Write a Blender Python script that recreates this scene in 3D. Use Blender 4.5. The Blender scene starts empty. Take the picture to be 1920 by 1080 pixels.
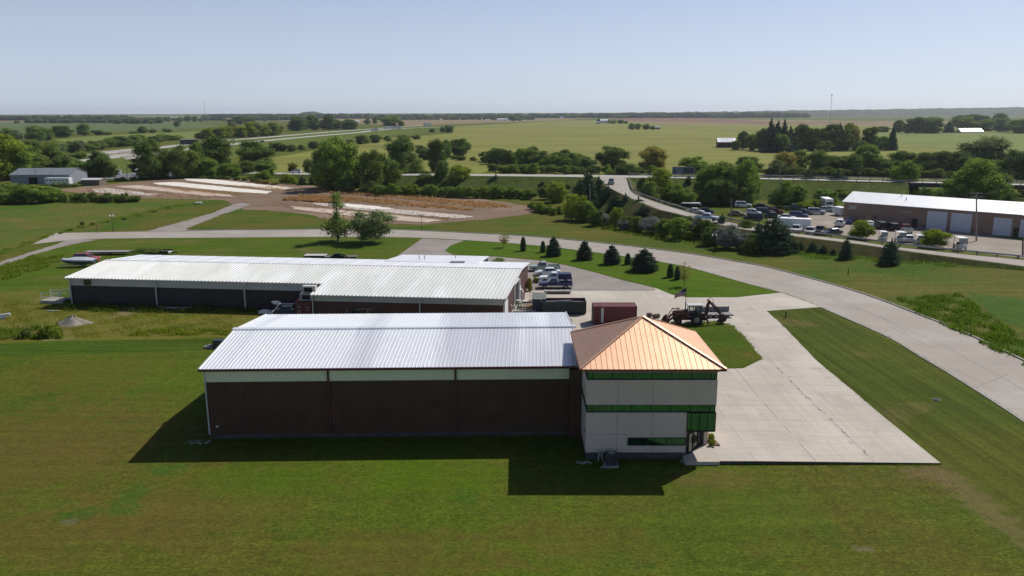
import bpy, bmesh, math, random
import numpy as np
from mathutils import Vector, Matrix
from mathutils.geometry import tessellate_polygon
C = bpy.context.scene.collection
R = math.radians
sc = bpy.context.scene

# ---------------------------------------------------------------- camera, world, sun, exposure
FPX, PITCH, YAW, ROLL, H = 1493.0, .2172, -.0078, -.003, 29.0     # metres, radians, 1920 px wide photograph
cy_, sy_ = math.cos(YAW), math.sin(YAW)
FW = Vector((sy_*math.cos(PITCH), cy_*math.cos(PITCH), -math.sin(PITCH)))
RT = Vector((cy_, -sy_, 0)); UP = RT.cross(FW)
cam_d = bpy.data.cameras.new('camera'); cam = bpy.data.objects.new('camera', cam_d); C.objects.link(cam)
cam_d.sensor_width = 36; cam_d.lens = 36*FPX/1920; cam_d.clip_start = .5; cam_d.clip_end = 60000
cr_, sr_ = math.cos(ROLL), math.sin(ROLL)
rx = RT*cr_ + UP*sr_; uy = UP*cr_ - RT*sr_
M4 = Matrix((rx, uy, -FW)).transposed().to_4x4(); M4.translation = (0, 0, H)
cam.matrix_world = M4
sc.camera = cam
SUN_AZ, SUN_EL = 46.7, 46.2          # azimuth clockwise from +Y
w = bpy.data.worlds.new('World'); sc.world = w; w.use_nodes = True
nt = w.node_tree; bg = nt.nodes['Background']
sky = nt.nodes.new('ShaderNodeTexSky'); sky.sky_type = 'NISHITA'; sky.sun_disc = False
sky.sun_elevation = R(SUN_EL); sky.sun_rotation = R(SUN_AZ)
sky.air_density = .55; sky.dust_density = .9; sky.ozone_density = 3.0; sky.altitude = 100
veil = nt.nodes.new('ShaderNodeMix'); veil.data_type = 'RGBA'      # summer haze low in the sky
wtc = nt.nodes.new('ShaderNodeTexCoord'); wsx = nt.nodes.new('ShaderNodeSeparateXYZ'); wmr = nt.nodes.new('ShaderNodeMapRange'); wmr.interpolation_type = 'SMOOTHSTEP'
nt.links.new(wtc.outputs['Generated'], wsx.inputs[0]); nt.links.new(wsx.outputs[2], wmr.inputs[0])
wmr.inputs[1].default_value = -.05; wmr.inputs[2].default_value = .40; wmr.inputs[3].default_value = .68; wmr.inputs[4].default_value = 0
nt.links.new(wmr.outputs[0], veil.inputs[0])
veil.inputs[7].default_value = (7.1, 7.9, 9.3, 1); nt.links.new(sky.outputs[0], veil.inputs[6])
nt.links.new(veil.outputs[2], bg.inputs[0]); bg.inputs[1].default_value = .092
sd = bpy.data.lights.new('sun', 'SUN'); sd.energy = 4.0; sd.angle = R(.53); sd.color = (1, .955, .88)
so = bpy.data.objects.new('sun', sd); C.objects.link(so)
sv = Vector((math.sin(R(SUN_AZ))*math.cos(R(SUN_EL)), math.cos(R(SUN_AZ))*math.cos(R(SUN_EL)), math.sin(R(SUN_EL))))
so.rotation_euler = sv.to_track_quat('Z', 'Y').to_euler()
sc.view_settings.view_transform = 'Standard'; sc.view_settings.look = 'None'
sc.view_settings.exposure = 0.06; sc.view_settings.gamma = 1
sc.render.engine = 'CYCLES'
sc.cycles.max_bounces = 6; sc.cycles.diffuse_bounces = 2; sc.cycles.glossy_bounces = 3
sc.cycles.transparent_max_bounces = 4; sc.cycles.volume_bounces = 0

# ---------------------------------------------------------------- survey: photo bearings to points on the ground
def ray(px, py):
    u, v = px-960, py-540
    a = cr_*u+sr_*v; b = -sr_*u+cr_*v
    return FW*FPX + RT*a - UP*b
def P(px, py, z=0.0):                 # where the bearing meets height z
    d = ray(px, py); return Vector((0, 0, H)) + d*((z-H)/d.z)
def F(px, py, y):                     # where the bearing meets the vertical plane Y = y
    d = ray(px, py); return Vector((0, 0, H)) + d*(y/d.y)

# ---------------------------------------------------------------- materials
MATS = {}
def lk(t, a, b): t.links.new(a, b)
def mat(name, col, rough=.7, metal=0.0, var=.25, scale=3.0, col2=None, spec=.5, bump=0.0, bscale=30, tint=False,
        stretch=(1, 1, 1), layers=None, lines=None, object_space=False, emit=0):
    """procedural principled material: two-scale noise between col and col2; layers = extra (colour, scale, low, high)"""
    if name in MATS: return MATS[name]
    m = bpy.data.materials.new(name); m.use_nodes = True; t = m.node_tree; n = t.nodes
    b = n['Principled BSDF']; b.inputs['Roughness'].default_value = rough; b.inputs['Metallic'].default_value = metal
    b.inputs['Specular IOR Level'].default_value = spec
    if col2 is None: col2 = tuple(c*(1-var) for c in col)
    tc = n.new('ShaderNodeTexCoord'); geo = n.new('ShaderNodeNewGeometry')
    mp = n.new('ShaderNodeMapping'); mp.inputs['Scale'].default_value = stretch
    lk(t, (tc.outputs['Object'] if object_space else geo.outputs['Position']), mp.inputs[0])
    def noise(s, d=5, dist=0):
        q = n.new('ShaderNodeTexNoise'); q.inputs['Scale'].default_value = s; q.inputs['Detail'].default_value = d
        q.inputs['Distortion'].default_value = dist; lk(t, mp.outputs[0], q.inputs['Vector']); return q.outputs[0]
    def ramp(src, a, c_):
        q = n.new('ShaderNodeMapRange'); q.inputs[1].default_value = a; q.inputs[2].default_value = c_; q.clamp = True
        lk(t, src, q.inputs[0]); return q.outputs[0]
    def mix(f, a, c_, kind='MIX'):
        q = n.new('ShaderNodeMix'); q.data_type = 'RGBA'; q.blend_type = kind
        if isinstance(f, float): q.inputs[0].default_value = f
        else: lk(t, f, q.inputs[0])
        for i, v in ((6, a), (7, c_)):
            if isinstance(v, tuple): q.inputs[i].default_value = (*v[:3], 1)
            else: lk(t, v, q.inputs[i])
        return q.outputs[2]
    out = mix(ramp(noise(scale), .35, .65), tuple(col), tuple(col2))
    for (lc, ls, lo, hi) in (layers or ()):
        out = mix(ramp(noise(ls, 6, .4), lo, hi), out, tuple(lc))
    for (ang, ls, ws, amp) in (lines or ()):     # streaks: direction, length scale, cross scale, strength (mowing swaths, grain)
            m2 = n.new('ShaderNodeMapping'); m2.inputs['Rotation'].default_value = (0, 0, -R(ang)); lk(t, geo.outputs['Position'], m2.inputs[0])
            m3 = n.new('ShaderNodeMapping'); m3.inputs['Scale'].default_value = (ls, ws, 1); lk(t, m2.outputs[0], m3.inputs[0])
            q = n.new('ShaderNodeTexNoise'); q.inputs['Scale'].default_value = 1; q.inputs['Detail'].default_value = 3; lk(t, m3.outputs[0], q.inputs['Vector'])
            r_ = n.new('ShaderNodeMapRange'); r_.inputs[1].default_value = .3; r_.inputs[2].default_value = .7; r_.inputs[3].default_value = 1-amp; r_.inputs[4].default_value = 1+amp; lk(t, q.outputs[0], r_.inputs[0])
            cc = n.new('ShaderNodeCombineColor'); [lk(t, r_.outputs[0], cc.inputs[k]) for k in range(3)]
            out = mix(1.0, out, cc.outputs[0], 'MULTIPLY')
    if tint:
        oi = n.new('ShaderNodeObjectInfo'); out = mix(1.0, out, oi.outputs['Color'], 'MULTIPLY')
    lk(t, out, b.inputs['Base Color'])
    if bump:
        bp = n.new('ShaderNodeBump'); bp.inputs['Strength'].default_value = bump; bp.inputs['Distance'].default_value = .12
        lk(t, noise(bscale, 4), bp.inputs['Height']); lk(t, bp.outputs[0], b.inputs['Normal'])
    if emit:
        b.inputs['Emission Color'].default_value = (*col[:3], 1); b.inputs['Emission Strength'].default_value = emit
    MATS[name] = m; return m

def grass(name, a, b, lines=None, fine=9.0, layers=None, bump=.5):
    grain = [(0, fine*1.6, fine*2.2, .30), (20, fine*.5, fine*.6, .16), (0, .22, .5, .07)]
    return mat(name, a, .95, col2=b, scale=.06, spec=.05, layers=layers, lines=(lines or [])+grain, bump=bump, bscale=fine*.6)
G_LAWN = grass('lawn_grass', (.066, .098, .009), (.086, .094, .013), fine=2.6, lines=[(94, .02, .35, .07)],
               layers=[((.040, .094, .009), .12, .58, .72), ((.100, .088, .018), .05, .54, .72), ((.070, .112, .008), .03, .5, .66), ((.092, .084, .016), .3, .6, .78)])
G_BACK = grass('back_grass', (.062, .108, .008), (.088, .110, .014), fine=2.6, lines=[(3, .03, .7, .16)], layers=[((.12, .115, .03), .08, .56, .7)])
G_VERGE = grass('verge_grass', (.078, .090, .012), (.055, .076, .010), fine=4, lines=[(93.5, .02, .9, .24), (93.5, .05, 2.4, .12)], layers=[((.13, .11, .04), .10, .58, .72)])
G_NORTH = grass('north_verge_grass', (.080, .100, .012), (.105, .102, .02), fine=1.8, lines=[(3, .02, .5, .16)], layers=[((.055, .098, .010), .05, .5, .62)])
G_STRIP = grass('unmown_strip_grass', (.048, .086, .008), (.062, .090, .010), fine=3.5, lines=[(1, .04, 1.6, .28)])
G_ROUGH = grass('rough_grass', (.100, .118, .014), (.140, .125, .026), fine=2.2, layers=[((.20, .16, .085), .09, .56, .68), ((.06, .10, .008), .06, .58, .7)], bump=.8)
G_BRIGHT = grass('bright_grass', (.058, .118, .005), (.080, .118, .008), fine=2.6, lines=[(-25, .05, .8, .18)], layers=[((.12, .11, .02), .15, .62, .74)])
G_ISLAND = grass('island_grass', (.052, .092, .005), (.085, .092, .010), fine=3.4, lines=[(-20, .06, .9, .14)], layers=[((.11, .085, .02), .2, .6, .75)])
G_WORN = grass('worn_grass', (.100, .098, .028), (.070, .096, .012), fine=3, lines=[(92, .06, 2.2, .22)])
G_SOY = grass('soy_crop', (.078, .118, .015), (.125, .118, .028), fine=1.3, lines=[(20, .05, .5, .12)], layers=[((.05, .115, .016), .02, .48, .62), ((.17, .13, .055), .12, .58, .74)])
G_SOY2 = grass('soy_crop_green', (.052, .10, .014), (.070, .112, .018), fine=1.8)
G_FAR = mat('far_field', (.200, .210, .040), .95, col2=(.170, .180, .038), scale=.006, spec=.1, stretch=(1, 2.2, 1),
            layers=[((.225, .205, .065), .015, .5, .75), ((.14, .155, .032), .05, .6, .85)], lines=[(0, .25, .7, .14), (2, .006, .05, .14), (3, .004, .012, .10)])
G_FARG = mat('far_green_field', (.085, .135, .04), .95, col2=(.11, .14, .05), scale=.01, spec=.1, layers=[((.13, .145, .055), .02, .55, .7)])
G_FARY = mat('far_yellow_green_field', (.175, .205, .045), .95, col2=(.15, .18, .045), scale=.01, spec=.1, layers=[((.12, .15, .04), .3, .5, .8)])
G_FART = mat('far_tan_field', (.25, .175, .10), .95, col2=(.20, .16, .085), scale=.004, spec=.1, layers=[((.16, .16, .06), .003, .58, .7)])
G_FARR = mat('far_red_field', (.20, .095, .062), .95, col2=(.17, .10, .06), scale=.01, spec=.1)
M_BASE = grass('prairie_grass', (.090, .118, .016), (.118, .118, .022), fine=1.0, layers=[((.07, .1, .012), .02, .5, .65)])
M_ROAD = mat('road_concrete', (.36, .315, .27), .85, col2=(.32, .28, .245), scale=.25, spec=.3, bump=.1, bscale=8,
             layers=[((.30, .268, .24), 1.4, .6, .85), ((.41, .375, .335), .06, .5, .7), ((.24, .21, .19), 5.0, .68, .8)], lines=[(0, 3, 3, .08), (0, .5, .5, .05)])
M_CONC = mat('slab_concrete', (.47, .42, .355), .8, col2=(.42, .375, .315), scale=.18, spec=.3, bump=.08, bscale=8,
             layers=[((.52, .47, .40), .09, .5, .65), ((.38, .335, .28), .9, .6, .85), ((.38, .31, .235), .35, .64, .78), ((.34, .30, .255), .16, .62, .80)], lines=[(0, .12, 2.5, .06), (90, .05, 1.6, .05), (0, 5, 5, .06)])
M_GRAV = mat('gravel', (.25, .225, .205), .95, col2=(.31, .275, .245), scale=.2, spec=.2, bump=.4, bscale=6,
             layers=[((.16, .14, .13), 3.5, .58, .8), ((.36, .32, .285), 5.0, .6, .8)])
M_DIRT = mat('dirt_ground', (.175, .115, .080), .95, col2=(.215, .15, .105), scale=.12, spec=.15, bump=.4, bscale=3,
             layers=[((.27, .18, .12), .05, .5, .7), ((.12, .13, .03), .5, .6, .75)])
M_LOT = mat('lot_gravel', (.33, .285, .235), .95, col2=(.28, .24, .20), scale=.1, spec=.2, layers=[((.40, .355, .30), .06, .5, .7), ((.2, .17, .14), 1.5, .6, .8)])
M_WHITE_BED = mat('dried_lime', (.80, .755, .68), .9, col2=(.70, .65, .57), scale=.3, spec=.2, layers=[((.42, .33, .26), .5, .66, .78)])
M_PINK_BED = mat('dried_pinkish_lime', (.58, .46, .38), .9, col2=(.44, .34, .27), scale=.3, spec=.2, layers=[((.28, .2, .15), .6, .58, .75)])
M_CHUNK_BED = mat('broken_lime', (.72, .66, .60), .9, col2=(.25, .185, .14), scale=1.1, spec=.2, bump=1, bscale=1)
M_KERB = mat('kerb_concrete', (.40, .375, .335), .85, var=.2, scale=1)
M_STEELROOF = mat('galvanised_roof_metal', (.76, .77, .80), .42, .45, col2=(.68, .69, .72), scale=.22, stretch=(1.6, .12, .3), spec=.5,
                  layers=[((.95, .96, .97), .05, .50, .56), ((.62, .63, .66), 1.5, .64, .85)])
M_WHITEROOF = mat('white_roof_metal', (.74, .74, .71), .5, .15, col2=(.66, .66, .63), scale=.35, stretch=(1.2, .3, 1), layers=[((.80, .80, .78), .12, .55, .63)])
M_WHITEMEM = mat('white_membrane', (.93, .93, .94), .42, .25, var=.05, scale=.5)
M_GREYROOF = mat('grey_blue_roof', (.23, .26, .29), .6, .2, var=.15, scale=.4)
M_COPPER = mat('copper_roof_metal', (.82, .53, .36), .53, .88, col2=(.77, .485, .325), scale=.9, layers=[((.87, .56, .38), 3.5, .55, .8)])
M_MAROON = mat('maroon_trim', (.085, .022, .030), .5, 0, var=.2)
M_BROWN = mat('brown_cladding', (.080, .038, .022), .6, 0, var=.25, scale=.6)
M_BROWN2 = mat('maroon_brown_cladding', (.105, .045, .042), .6, 0, var=.2, scale=.6)
M_NAVYW = mat('dark_slate_cladding', (.040, .026, .028), .6, 0, var=.2, scale=.6)
M_CREAM = mat('pale_green_band', (.78, .82, .58), .6, 0, var=.08, scale=.4)
M_GREYB = mat('pale_grey_band', (.58, .56, .55), .6, 0, var=.1, scale=.4)
M_EIFS = mat('stucco_panel', (.66, .56, .47), .9, 0, var=.08, scale=.5, bump=.15, bscale=14)
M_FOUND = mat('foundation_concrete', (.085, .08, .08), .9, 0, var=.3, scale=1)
M_GLASS = mat('green_tinted_glass', (.14, .34, .66), .05, 1.0, col2=(.10, .26, .50), scale=1.2)
M_FRAME = mat('dark_window_frame', (.012, .022, .016), .5, .2, var=.1)
M_DGLASS = mat('dark_glass', (.02, .025, .03), .08, 0, var=.1, spec=.9)
M_TRIM = mat('light_trim', (.55, .55, .52), .6, 0, var=.1)
M_WHITE = mat('white_paint', (.74, .75, .76), .45, 0, var=.08)
M_DOORG = mat('pale_grey_door', (.55, .57, .64), .5, 0, var=.06)
M_BLACK = mat('black_rubber', (.016, .016, .017), .8, 0, var=.2)
M_DARK = mat('dark_interior', (.018, .015, .016), .8, 0, var=.2)
M_STEEL = mat('dull_steel', (.34, .34, .35), .5, .6, var=.25, scale=2)
M_CHROME = mat('bright_metal', (.65, .65, .66), .25, .9, var=.1)
M_WOOD = mat('pole_wood', (.19, .155, .125), .9, 0, var=.35, scale=2)
M_PLY = mat('raw_timber', (.42, .30, .18), .85, 0, var=.3, scale=2)
M_CPAINT = mat('car_paint', (1, 1, 1), .28, .15, var=.02, tint=True)
M_TPAINT = mat('painted_metal', (1, 1, 1), .55, 0, var=.18, scale=1.5, tint=True)
M_LAMP = mat('lamp_globe', (.85, .85, .83), .25, 0, var=.03)
M_RED = mat('red_paint', (.30, .035, .03), .5, 0, var=.2)
M_LIGHTC = mat('headlamp_glass', (.7, .72, .74), .15, .2, var=.05)
M_TAIL = mat('tail_lamp_red', (.4, .02, .02), .3, 0, var=.05)
M_BARK = mat('bark', (.12, .095, .075), .95, 0, var=.35, scale=2, object_space=True)
M_ROCK = mat('sand_heap', (.29, .27, .22), .95, 0, var=.25, scale=.9, bump=.6, bscale=3)
M_BRICK = mat('brown_brick', (.29, .19, .145), .85, 0, col2=(.24, .16, .125), scale=.5, layers=[((.34, .23, .17), 1.8, .55, .75)])

def foliage(name, a, b, trans=.22):
    m = bpy.data.materials.new(name); m.use_nodes = True; t = m.node_tree; n = t.nodes
    n.remove(n['Principled BSDF']); o = n['Material Output']
    geo = n.new('ShaderNodeNewGeometry'); oi = n.new('ShaderNodeObjectInfo'); tc = n.new('ShaderNodeTexCoord')
    ns = n.new('ShaderNodeTexNoise'); ns.inputs['Scale'].default_value = 5; lk(t, tc.outputs['Object'], ns.inputs['Vector'])
    ad = n.new('ShaderNodeMath'); ad.operation = 'ADD'; lk(t, geo.outputs['Random Per Island'], ad.inputs[0]); lk(t, ns.outputs[0], ad.inputs[1])
    mr = n.new('ShaderNodeMapRange'); mr.inputs[1].default_value = .35; mr.inputs[2].default_value = 1.25; lk(t, ad.outputs[0], mr.inputs[0])
    mx = n.new('ShaderNodeMix'); mx.data_type = 'RGBA'; lk(t, mr.outputs[0], mx.inputs[0])
    mx.inputs[6].default_value = (*a, 1); mx.inputs[7].default_value = (*b, 1)
    mu = n.new('ShaderNodeMix'); mu.data_type = 'RGBA'; mu.blend_type = 'MULTIPLY'; mu.inputs[0].default_value = 1
    lk(t, mx.outputs[2], mu.inputs[6]); lk(t, oi.outputs['Color'], mu.inputs[7])
    d = n.new('ShaderNodeBsdfDiffuse'); tr = n.new('ShaderNodeBsdfTranslucent'); ms = n.new('ShaderNodeMixShader'); ms.inputs[0].default_value = trans
    lk(t, mu.outputs[2], d.inputs[0]); lk(t, mu.outputs[2], tr.inputs[0]); lk(t, d.outputs[0], ms.inputs[1]); lk(t, tr.outputs[0], ms.inputs[2]); lk(t, ms.outputs[0], o.inputs[0])
    MATS[name] = m; return m
M_LEAF = foliage('leaves', (.072, .115, .026), (.290, .360, .092), .42)
M_NEEDLE = foliage('needles', (.036, .060, .030), (.110, .140, .080), .18)
M_DRY = foliage('dry_stalks', (.36, .23, .11), (.60, .42, .20), .5)
M_WEED = foliage('weed_leaves', (.11, .17, .012), (.27, .32, .045), .5)

# ---------------------------------------------------------------- mesh helpers
class MB:
    def __init__(s): s.v = []; s.f = []; s.m = []; s.T = Matrix.Identity(4)
    def add(s, vs, fs, mi=0):
        o = len(s.v); s.v += [tuple(s.T @ Vector(v)) for v in vs]
        for f in fs: s.f.append(tuple(i+o for i in f)); s.m.append(mi)
        return s
    def box(s, x0, y0, z0, x1, y1, z1, mi=0):
        return s.add([(x0, y0, z0), (x1, y0, z0), (x1, y1, z0), (x0, y1, z0), (x0, y0, z1), (x1, y0, z1), (x1, y1, z1), (x0, y1, z1)],
                     [(3, 2, 1, 0), (4, 5, 6, 7), (0, 1, 5, 4), (1, 2, 6, 5), (2, 3, 7, 6), (3, 0, 4, 7)], mi)
    def prism(s, poly, z0, z1, mi=0):        # poly: xy points ccw; z0/z1 numbers or lists
        n = len(poly); a = z0 if isinstance(z0, (list, tuple)) else [z0]*n; b = z1 if isinstance(z1, (list, tuple)) else [z1]*n
        vs = [(p[0], p[1], a[i]) for i, p in enumerate(poly)]+[(p[0], p[1], b[i]) for i, p in enumerate(poly)]
        return s.add(vs, [tuple(range(n-1, -1, -1)), tuple(range(n, 2*n))]+[(i, (i+1) % n, n+(i+1) % n, n+i) for i in range(n)], mi)
    def side(s, prof, y0, y1, mi=0):         # profile in xz extruded along y
        n = len(prof); vs = [(p[0], y0, p[1]) for p in prof]+[(p[0], y1, p[1]) for p in prof]
        return s.add(vs, [tuple(range(n)), tuple(range(2*n-1, n-1, -1))]+[(i, n+i, n+(i+1) % n, (i+1) % n) for i in range(n)], mi)
    def tube(s, a, b, r, r2=None, n=6, mi=0):
        a = Vector(a); b = Vector(b); r2 = r if r2 is None else r2
        d = (b-a).normalized(); u = d.orthogonal().normalized(); w_ = d.cross(u)
        vs = []
        for c, q in ((a, r), (b, r2)):
            for i in range(n):
                t = 2*math.pi*i/n; vs.append(tuple(c+u*(q*math.cos(t))+w_*(q*math.sin(t))))
        return s.add(vs, [tuple(range(n-1, -1, -1)), tuple(range(n, 2*n))]+[(i, (i+1) % n, n+(i+1) % n, n+i) for i in range(n)], mi)
    def bar(s, a, b, w_, h, mi=0):           # rectangular bar between two points
        a = Vector(a); b = Vector(b); d = (b-a).normalized(); u = d.cross(Vector((0, 0, 1)))
        u = Vector((1, 0, 0)) if u.length < 1e-4 else u.normalized(); k = u.cross(d)
        vs = [tuple(p+u*(sx*w_/2)+k*(sz*h/2)) for p in (a, b) for sx, sz in ((-1, -1), (1, -1), (1, 1), (-1, 1))]
        return s.add(vs, [(0, 1, 2, 3), (7, 6, 5, 4), (0, 4, 5, 1), (1, 5, 6, 2), (2, 6, 7, 3), (3, 7, 4, 0)], mi)
    def slab(s, q, th, mi=0):                # quad/polygon in space with thickness downwards
        n = len(q); q = [Vector(p) for p in q]
        vs = [tuple(p) for p in q]+[tuple(p-Vector((0, 0, th))) for p in q]
        return s.add(vs, [tuple(range(n)), tuple(range(2*n-1, n-1, -1))]+[(i, n+i, n+(i+1) % n, (i+1) % n) for i in range(n)], mi)
    def ball(s, c, r, seg=8, rings=5, mi=0, sz=1):
        vs = [(c[0], c[1], c[2]-r*sz)]; fs = []
        for j in range(1, rings):
            a = -math.pi/2+math.pi*j/rings
            for i in range(seg): t = 2*math.pi*i/seg; vs.append((c[0]+r*math.cos(a)*math.cos(t), c[1]+r*math.cos(a)*math.sin(t), c[2]+r*sz*math.sin(a)))
        vs.append((c[0], c[1], c[2]+r*sz)); L = len(vs)-1
        for i in range(seg):
            fs.append((0, 1+(i+1) % seg, 1+i)); fs.append((L, L-seg+i, L-seg+(i+1) % seg))
            for j in range(rings-2): a = 1+j*seg; fs.append((a+i, a+(i+1) % seg, a+seg+(i+1) % seg, a+seg+i))
        return s.add(vs, fs, mi)
    def build(s, name, m, parent=None, smooth=False, **props):
        me = bpy.data.meshes.new(name); me.from_pydata(s.v, [], s.f)
        ms = m if isinstance(m, (list, tuple)) else [m]
        for q in ms: me.materials.append(q)
        if len(ms) > 1: me.polygons.foreach_set('material_index', s.m)
        if smooth: me.polygons.foreach_set('use_smooth', [True]*len(me.polygons))
        bm = bmesh.new(); bm.from_mesh(me); bmesh.ops.recalc_face_normals(bm, faces=bm.faces) if props.pop('fix', True) else None; bm.to_mesh(me); bm.free()
        o = bpy.data.objects.new(name, me); C.objects.link(o)
        if parent: o.parent = parent
        for k, v in props.items():
            if v: o[k] = v
        return o
def thing(name, label, cat, loc=(0, 0, 0), rz=0, group=None, scale=None):
    o = bpy.data.objects.new(name, None); C.objects.link(o); o.location = loc; o.rotation_euler = (0, 0, rz); o.empty_display_size = .3
    o['label'] = label; o['category'] = cat
    if group: o['group'] = group
    if scale: o.scale = scale
    return o
def copy_tree(root, loc, rz, label, group=None, color=None, scale=None):
    r = root.copy(); C.objects.link(r); r.location = loc; r.rotation_euler = (0, 0, rz); r['label'] = label
    if group: r['group'] = group
    if scale: r.scale = scale
    if color: r.color = (*color, 1)
    for ch in list(root.children):
        c = ch.copy(); C.objects.link(c); c.parent = r
        if color: c.color = (*color, 1)
        for g in ch.children:
            d = g.copy(); C.objects.link(d); d.parent = c
            if color: d.color = (*color, 1)
    return r
def poly_obj(name, pts3, m, kind='structure', **kw):
    tris = tessellate_polygon([[Vector((p[0], p[1], 0)) for p in pts3]])
    me = bpy.data.meshes.new(name); me.from_pydata([tuple(p) for p in pts3], [], [tuple(t) for t in tris]); me.materials.append(m)
    bm = bmesh.new(); bm.from_mesh(me)
    for f in bm.faces:
        f.normal_update()
        if f.normal.z < 0: f.normal_flip()
    bm.to_mesh(me); bm.free()
    o = bpy.data.objects.new(name, me); C.objects.link(o); o['kind'] = kind
    for k, v in kw.items(): o[k] = v
    return o
def smooth_pts(pts, sub=5):
    out = []
    n = len(pts)
    for i in range(n-1):
        p0 = Vector(pts[max(i-1, 0)]); p1 = Vector(pts[i]); p2 = Vector(pts[i+1]); p3 = Vector(pts[min(i+2, n-1)])
        for k in range(sub):
            t = k/sub
            out.append(.5*((2*p1)+(p2-p0)*t+(2*p0-5*p1+4*p2-p3)*t*t+(3*p1-p0-3*p2+p3)*t**3))
    out.append(Vector(pts[-1])); return out
rnd = random.Random(7)
def sheet(name, px, z, m, rough=0, **kw):
    pts = [P(a, b, z) for a, b in px]
    if rough:
        out = []
        for i, p in enumerate(pts):
            q = pts[(i+1) % len(pts)]; k = max(1, min(14, int((q-p).length/(rough*3))))
            for j in range(k): v = p.lerp(q, j/k); v = v+Vector((rnd.uniform(-1, 1), rnd.uniform(-1, 1), 0))*rough*.8; v.z = z; out.append(v)
        pts = out
    return poly_obj(name, pts, m, **kw)

# ================================================================ GROUND
def patch(m, c, rx_, ry_, col, amt, seed=0, nscale=.5):
    """a worn or weedy patch of its own colour, with a ragged outline, at a fixed place on the ground"""
    t = m.node_tree; n = t.nodes; b = n['Principled BSDF']; src = b.inputs['Base Color'].links[0].from_socket
    geo = n.new('ShaderNodeNewGeometry'); mp = n.new('ShaderNodeMapping'); mp.vector_type = 'TEXTURE'; mp.inputs['Location'].default_value = (c[0], c[1], 0); mp.inputs['Scale'].default_value = (rx_, ry_, 1)
    lk(t, geo.outputs['Position'], mp.inputs[0]); ln = n.new('ShaderNodeVectorMath'); ln.operation = 'LENGTH'; mz = n.new('ShaderNodeVectorMath'); mz.operation = 'MULTIPLY'; mz.inputs[1].default_value = (1, 1, 0)
    lk(t, mp.outputs[0], mz.inputs[0]); lk(t, mz.outputs[0], ln.inputs[0])
    ns = n.new('ShaderNodeTexNoise'); ns.inputs['Scale'].default_value = nscale; ns.inputs['Detail'].default_value = 6; lk(t, geo.outputs['Position'], ns.inputs['Vector'])
    ma = n.new('ShaderNodeMath'); ma.operation = 'MULTIPLY_ADD'; ma.inputs[1].default_value = 2.4; ma.inputs[2].default_value = -1.2; lk(t, ns.outputs[0], ma.inputs[0])
    ad = n.new('ShaderNodeMath'); ad.operation = 'ADD'; lk(t, ln.outputs['Value'], ad.inputs[0]); lk(t, ma.outputs[0], ad.inputs[1])
    mr = n.new('ShaderNodeMapRange'); mr.inputs[1].default_value = .45; mr.inputs[2].default_value = 1.15; mr.inputs[3].default_value = amt; mr.inputs[4].default_value = 0; lk(t, ad.outputs[0], mr.inputs[0])
    mx = n.new('ShaderNodeMix'); mx.data_type = 'RGBA'; lk(t, mr.outputs[0], mx.inputs[0]); lk(t, src, mx.inputs[6]); mx.inputs[7].default_value = (*col, 1); lk(t, mx.outputs[2], b.inputs['Base Color'])
DRYC = (.112, .084, .020)
for px_, py_, a_, c_, co, am in ((60, 840, 11, 14, DRYC, .65), (330, 960, 9, 6, DRYC, .5), (60, 1010, 8, 5, DRYC, .55), (760, 1040, 9, 3.5, DRYC, .5), (1060, 1010, 6, 4, DRYC, .35), (1340, 900, 4, 1.8, (.13, .095, .03), .5), (180, 700, 10, 9, (.10, .092, .014), .5),
                              (500, 900, 7, 3.5, (.06, .112, .006), .6), (830, 890, 7, 4, (.07, .118, .006), .6), (1420, 960, 6, 4, (.075, .115, .010), .4), (250, 928, 1.3, 2.4, (.034, .098, .010), .6), (228, 958, 1.5, 1.0, (.036, .10, .012), .6), (150, 965, 1.6, 1.1, (.03, .085, .01), .6),
                              (310, 880, 1.8, 1.2, (.03, .10, .01), .6), (1620, 1028, .7, .5, (.15, .12, .07), .7), (130, 978, .7, .5, (.15, .14, .08), .6)):
    patch(G_LAWN, P(px_, py_), a_, c_, co, am, nscale=.5 if a_ > 3 else 1.2)
for m_ in (G_LAWN, G_VERGE): patch(m_, (34.9, 56), 1.5, 8, (.165, .125, .06), .55, nscale=1.1); patch(m_, (33.6, 60.5), 2.2, 1.6, (.16, .115, .06), .5, nscale=1.3)
def regrain(m, sets):
    t = m.node_tree; n = t.nodes; b = n['Principled BSDF']
    for (sx, sy_, amp) in sets:
        src = b.inputs['Base Color'].links[0].from_socket; geo = n.new('ShaderNodeNewGeometry'); mp = n.new('ShaderNodeMapping'); mp.inputs['Scale'].default_value = (sx, sy_, 1); lk(t, geo.outputs['Position'], mp.inputs[0])
        ns = n.new('ShaderNodeTexNoise'); ns.inputs['Scale'].default_value = 1; ns.inputs['Detail'].default_value = 5; lk(t, mp.outputs[0], ns.inputs['Vector'])
        mr = n.new('ShaderNodeMapRange'); mr.inputs[1].default_value = .3; mr.inputs[2].default_value = .7; mr.inputs[3].default_value = 1-amp; mr.inputs[4].default_value = 1+amp; lk(t, ns.outputs[0], mr.inputs[0])
        cc = n.new('ShaderNodeCombineColor'); [lk(t, mr.outputs[0], cc.inputs[k]) for k in range(3)]
        mx = n.new('ShaderNodeMix'); mx.data_type = 'RGBA'; mx.blend_type = 'MULTIPLY'; mx.inputs[0].default_value = 1; lk(t, src, mx.inputs[6]); lk(t, cc.outputs[0], mx.inputs[7]); lk(t, mx.outputs[2], b.inputs['Base Color'])
regrain(G_LAWN, ((3.5, 4.5, .24), (1.0, 1.3, .10), (.02, 1.0, .09)))
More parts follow.
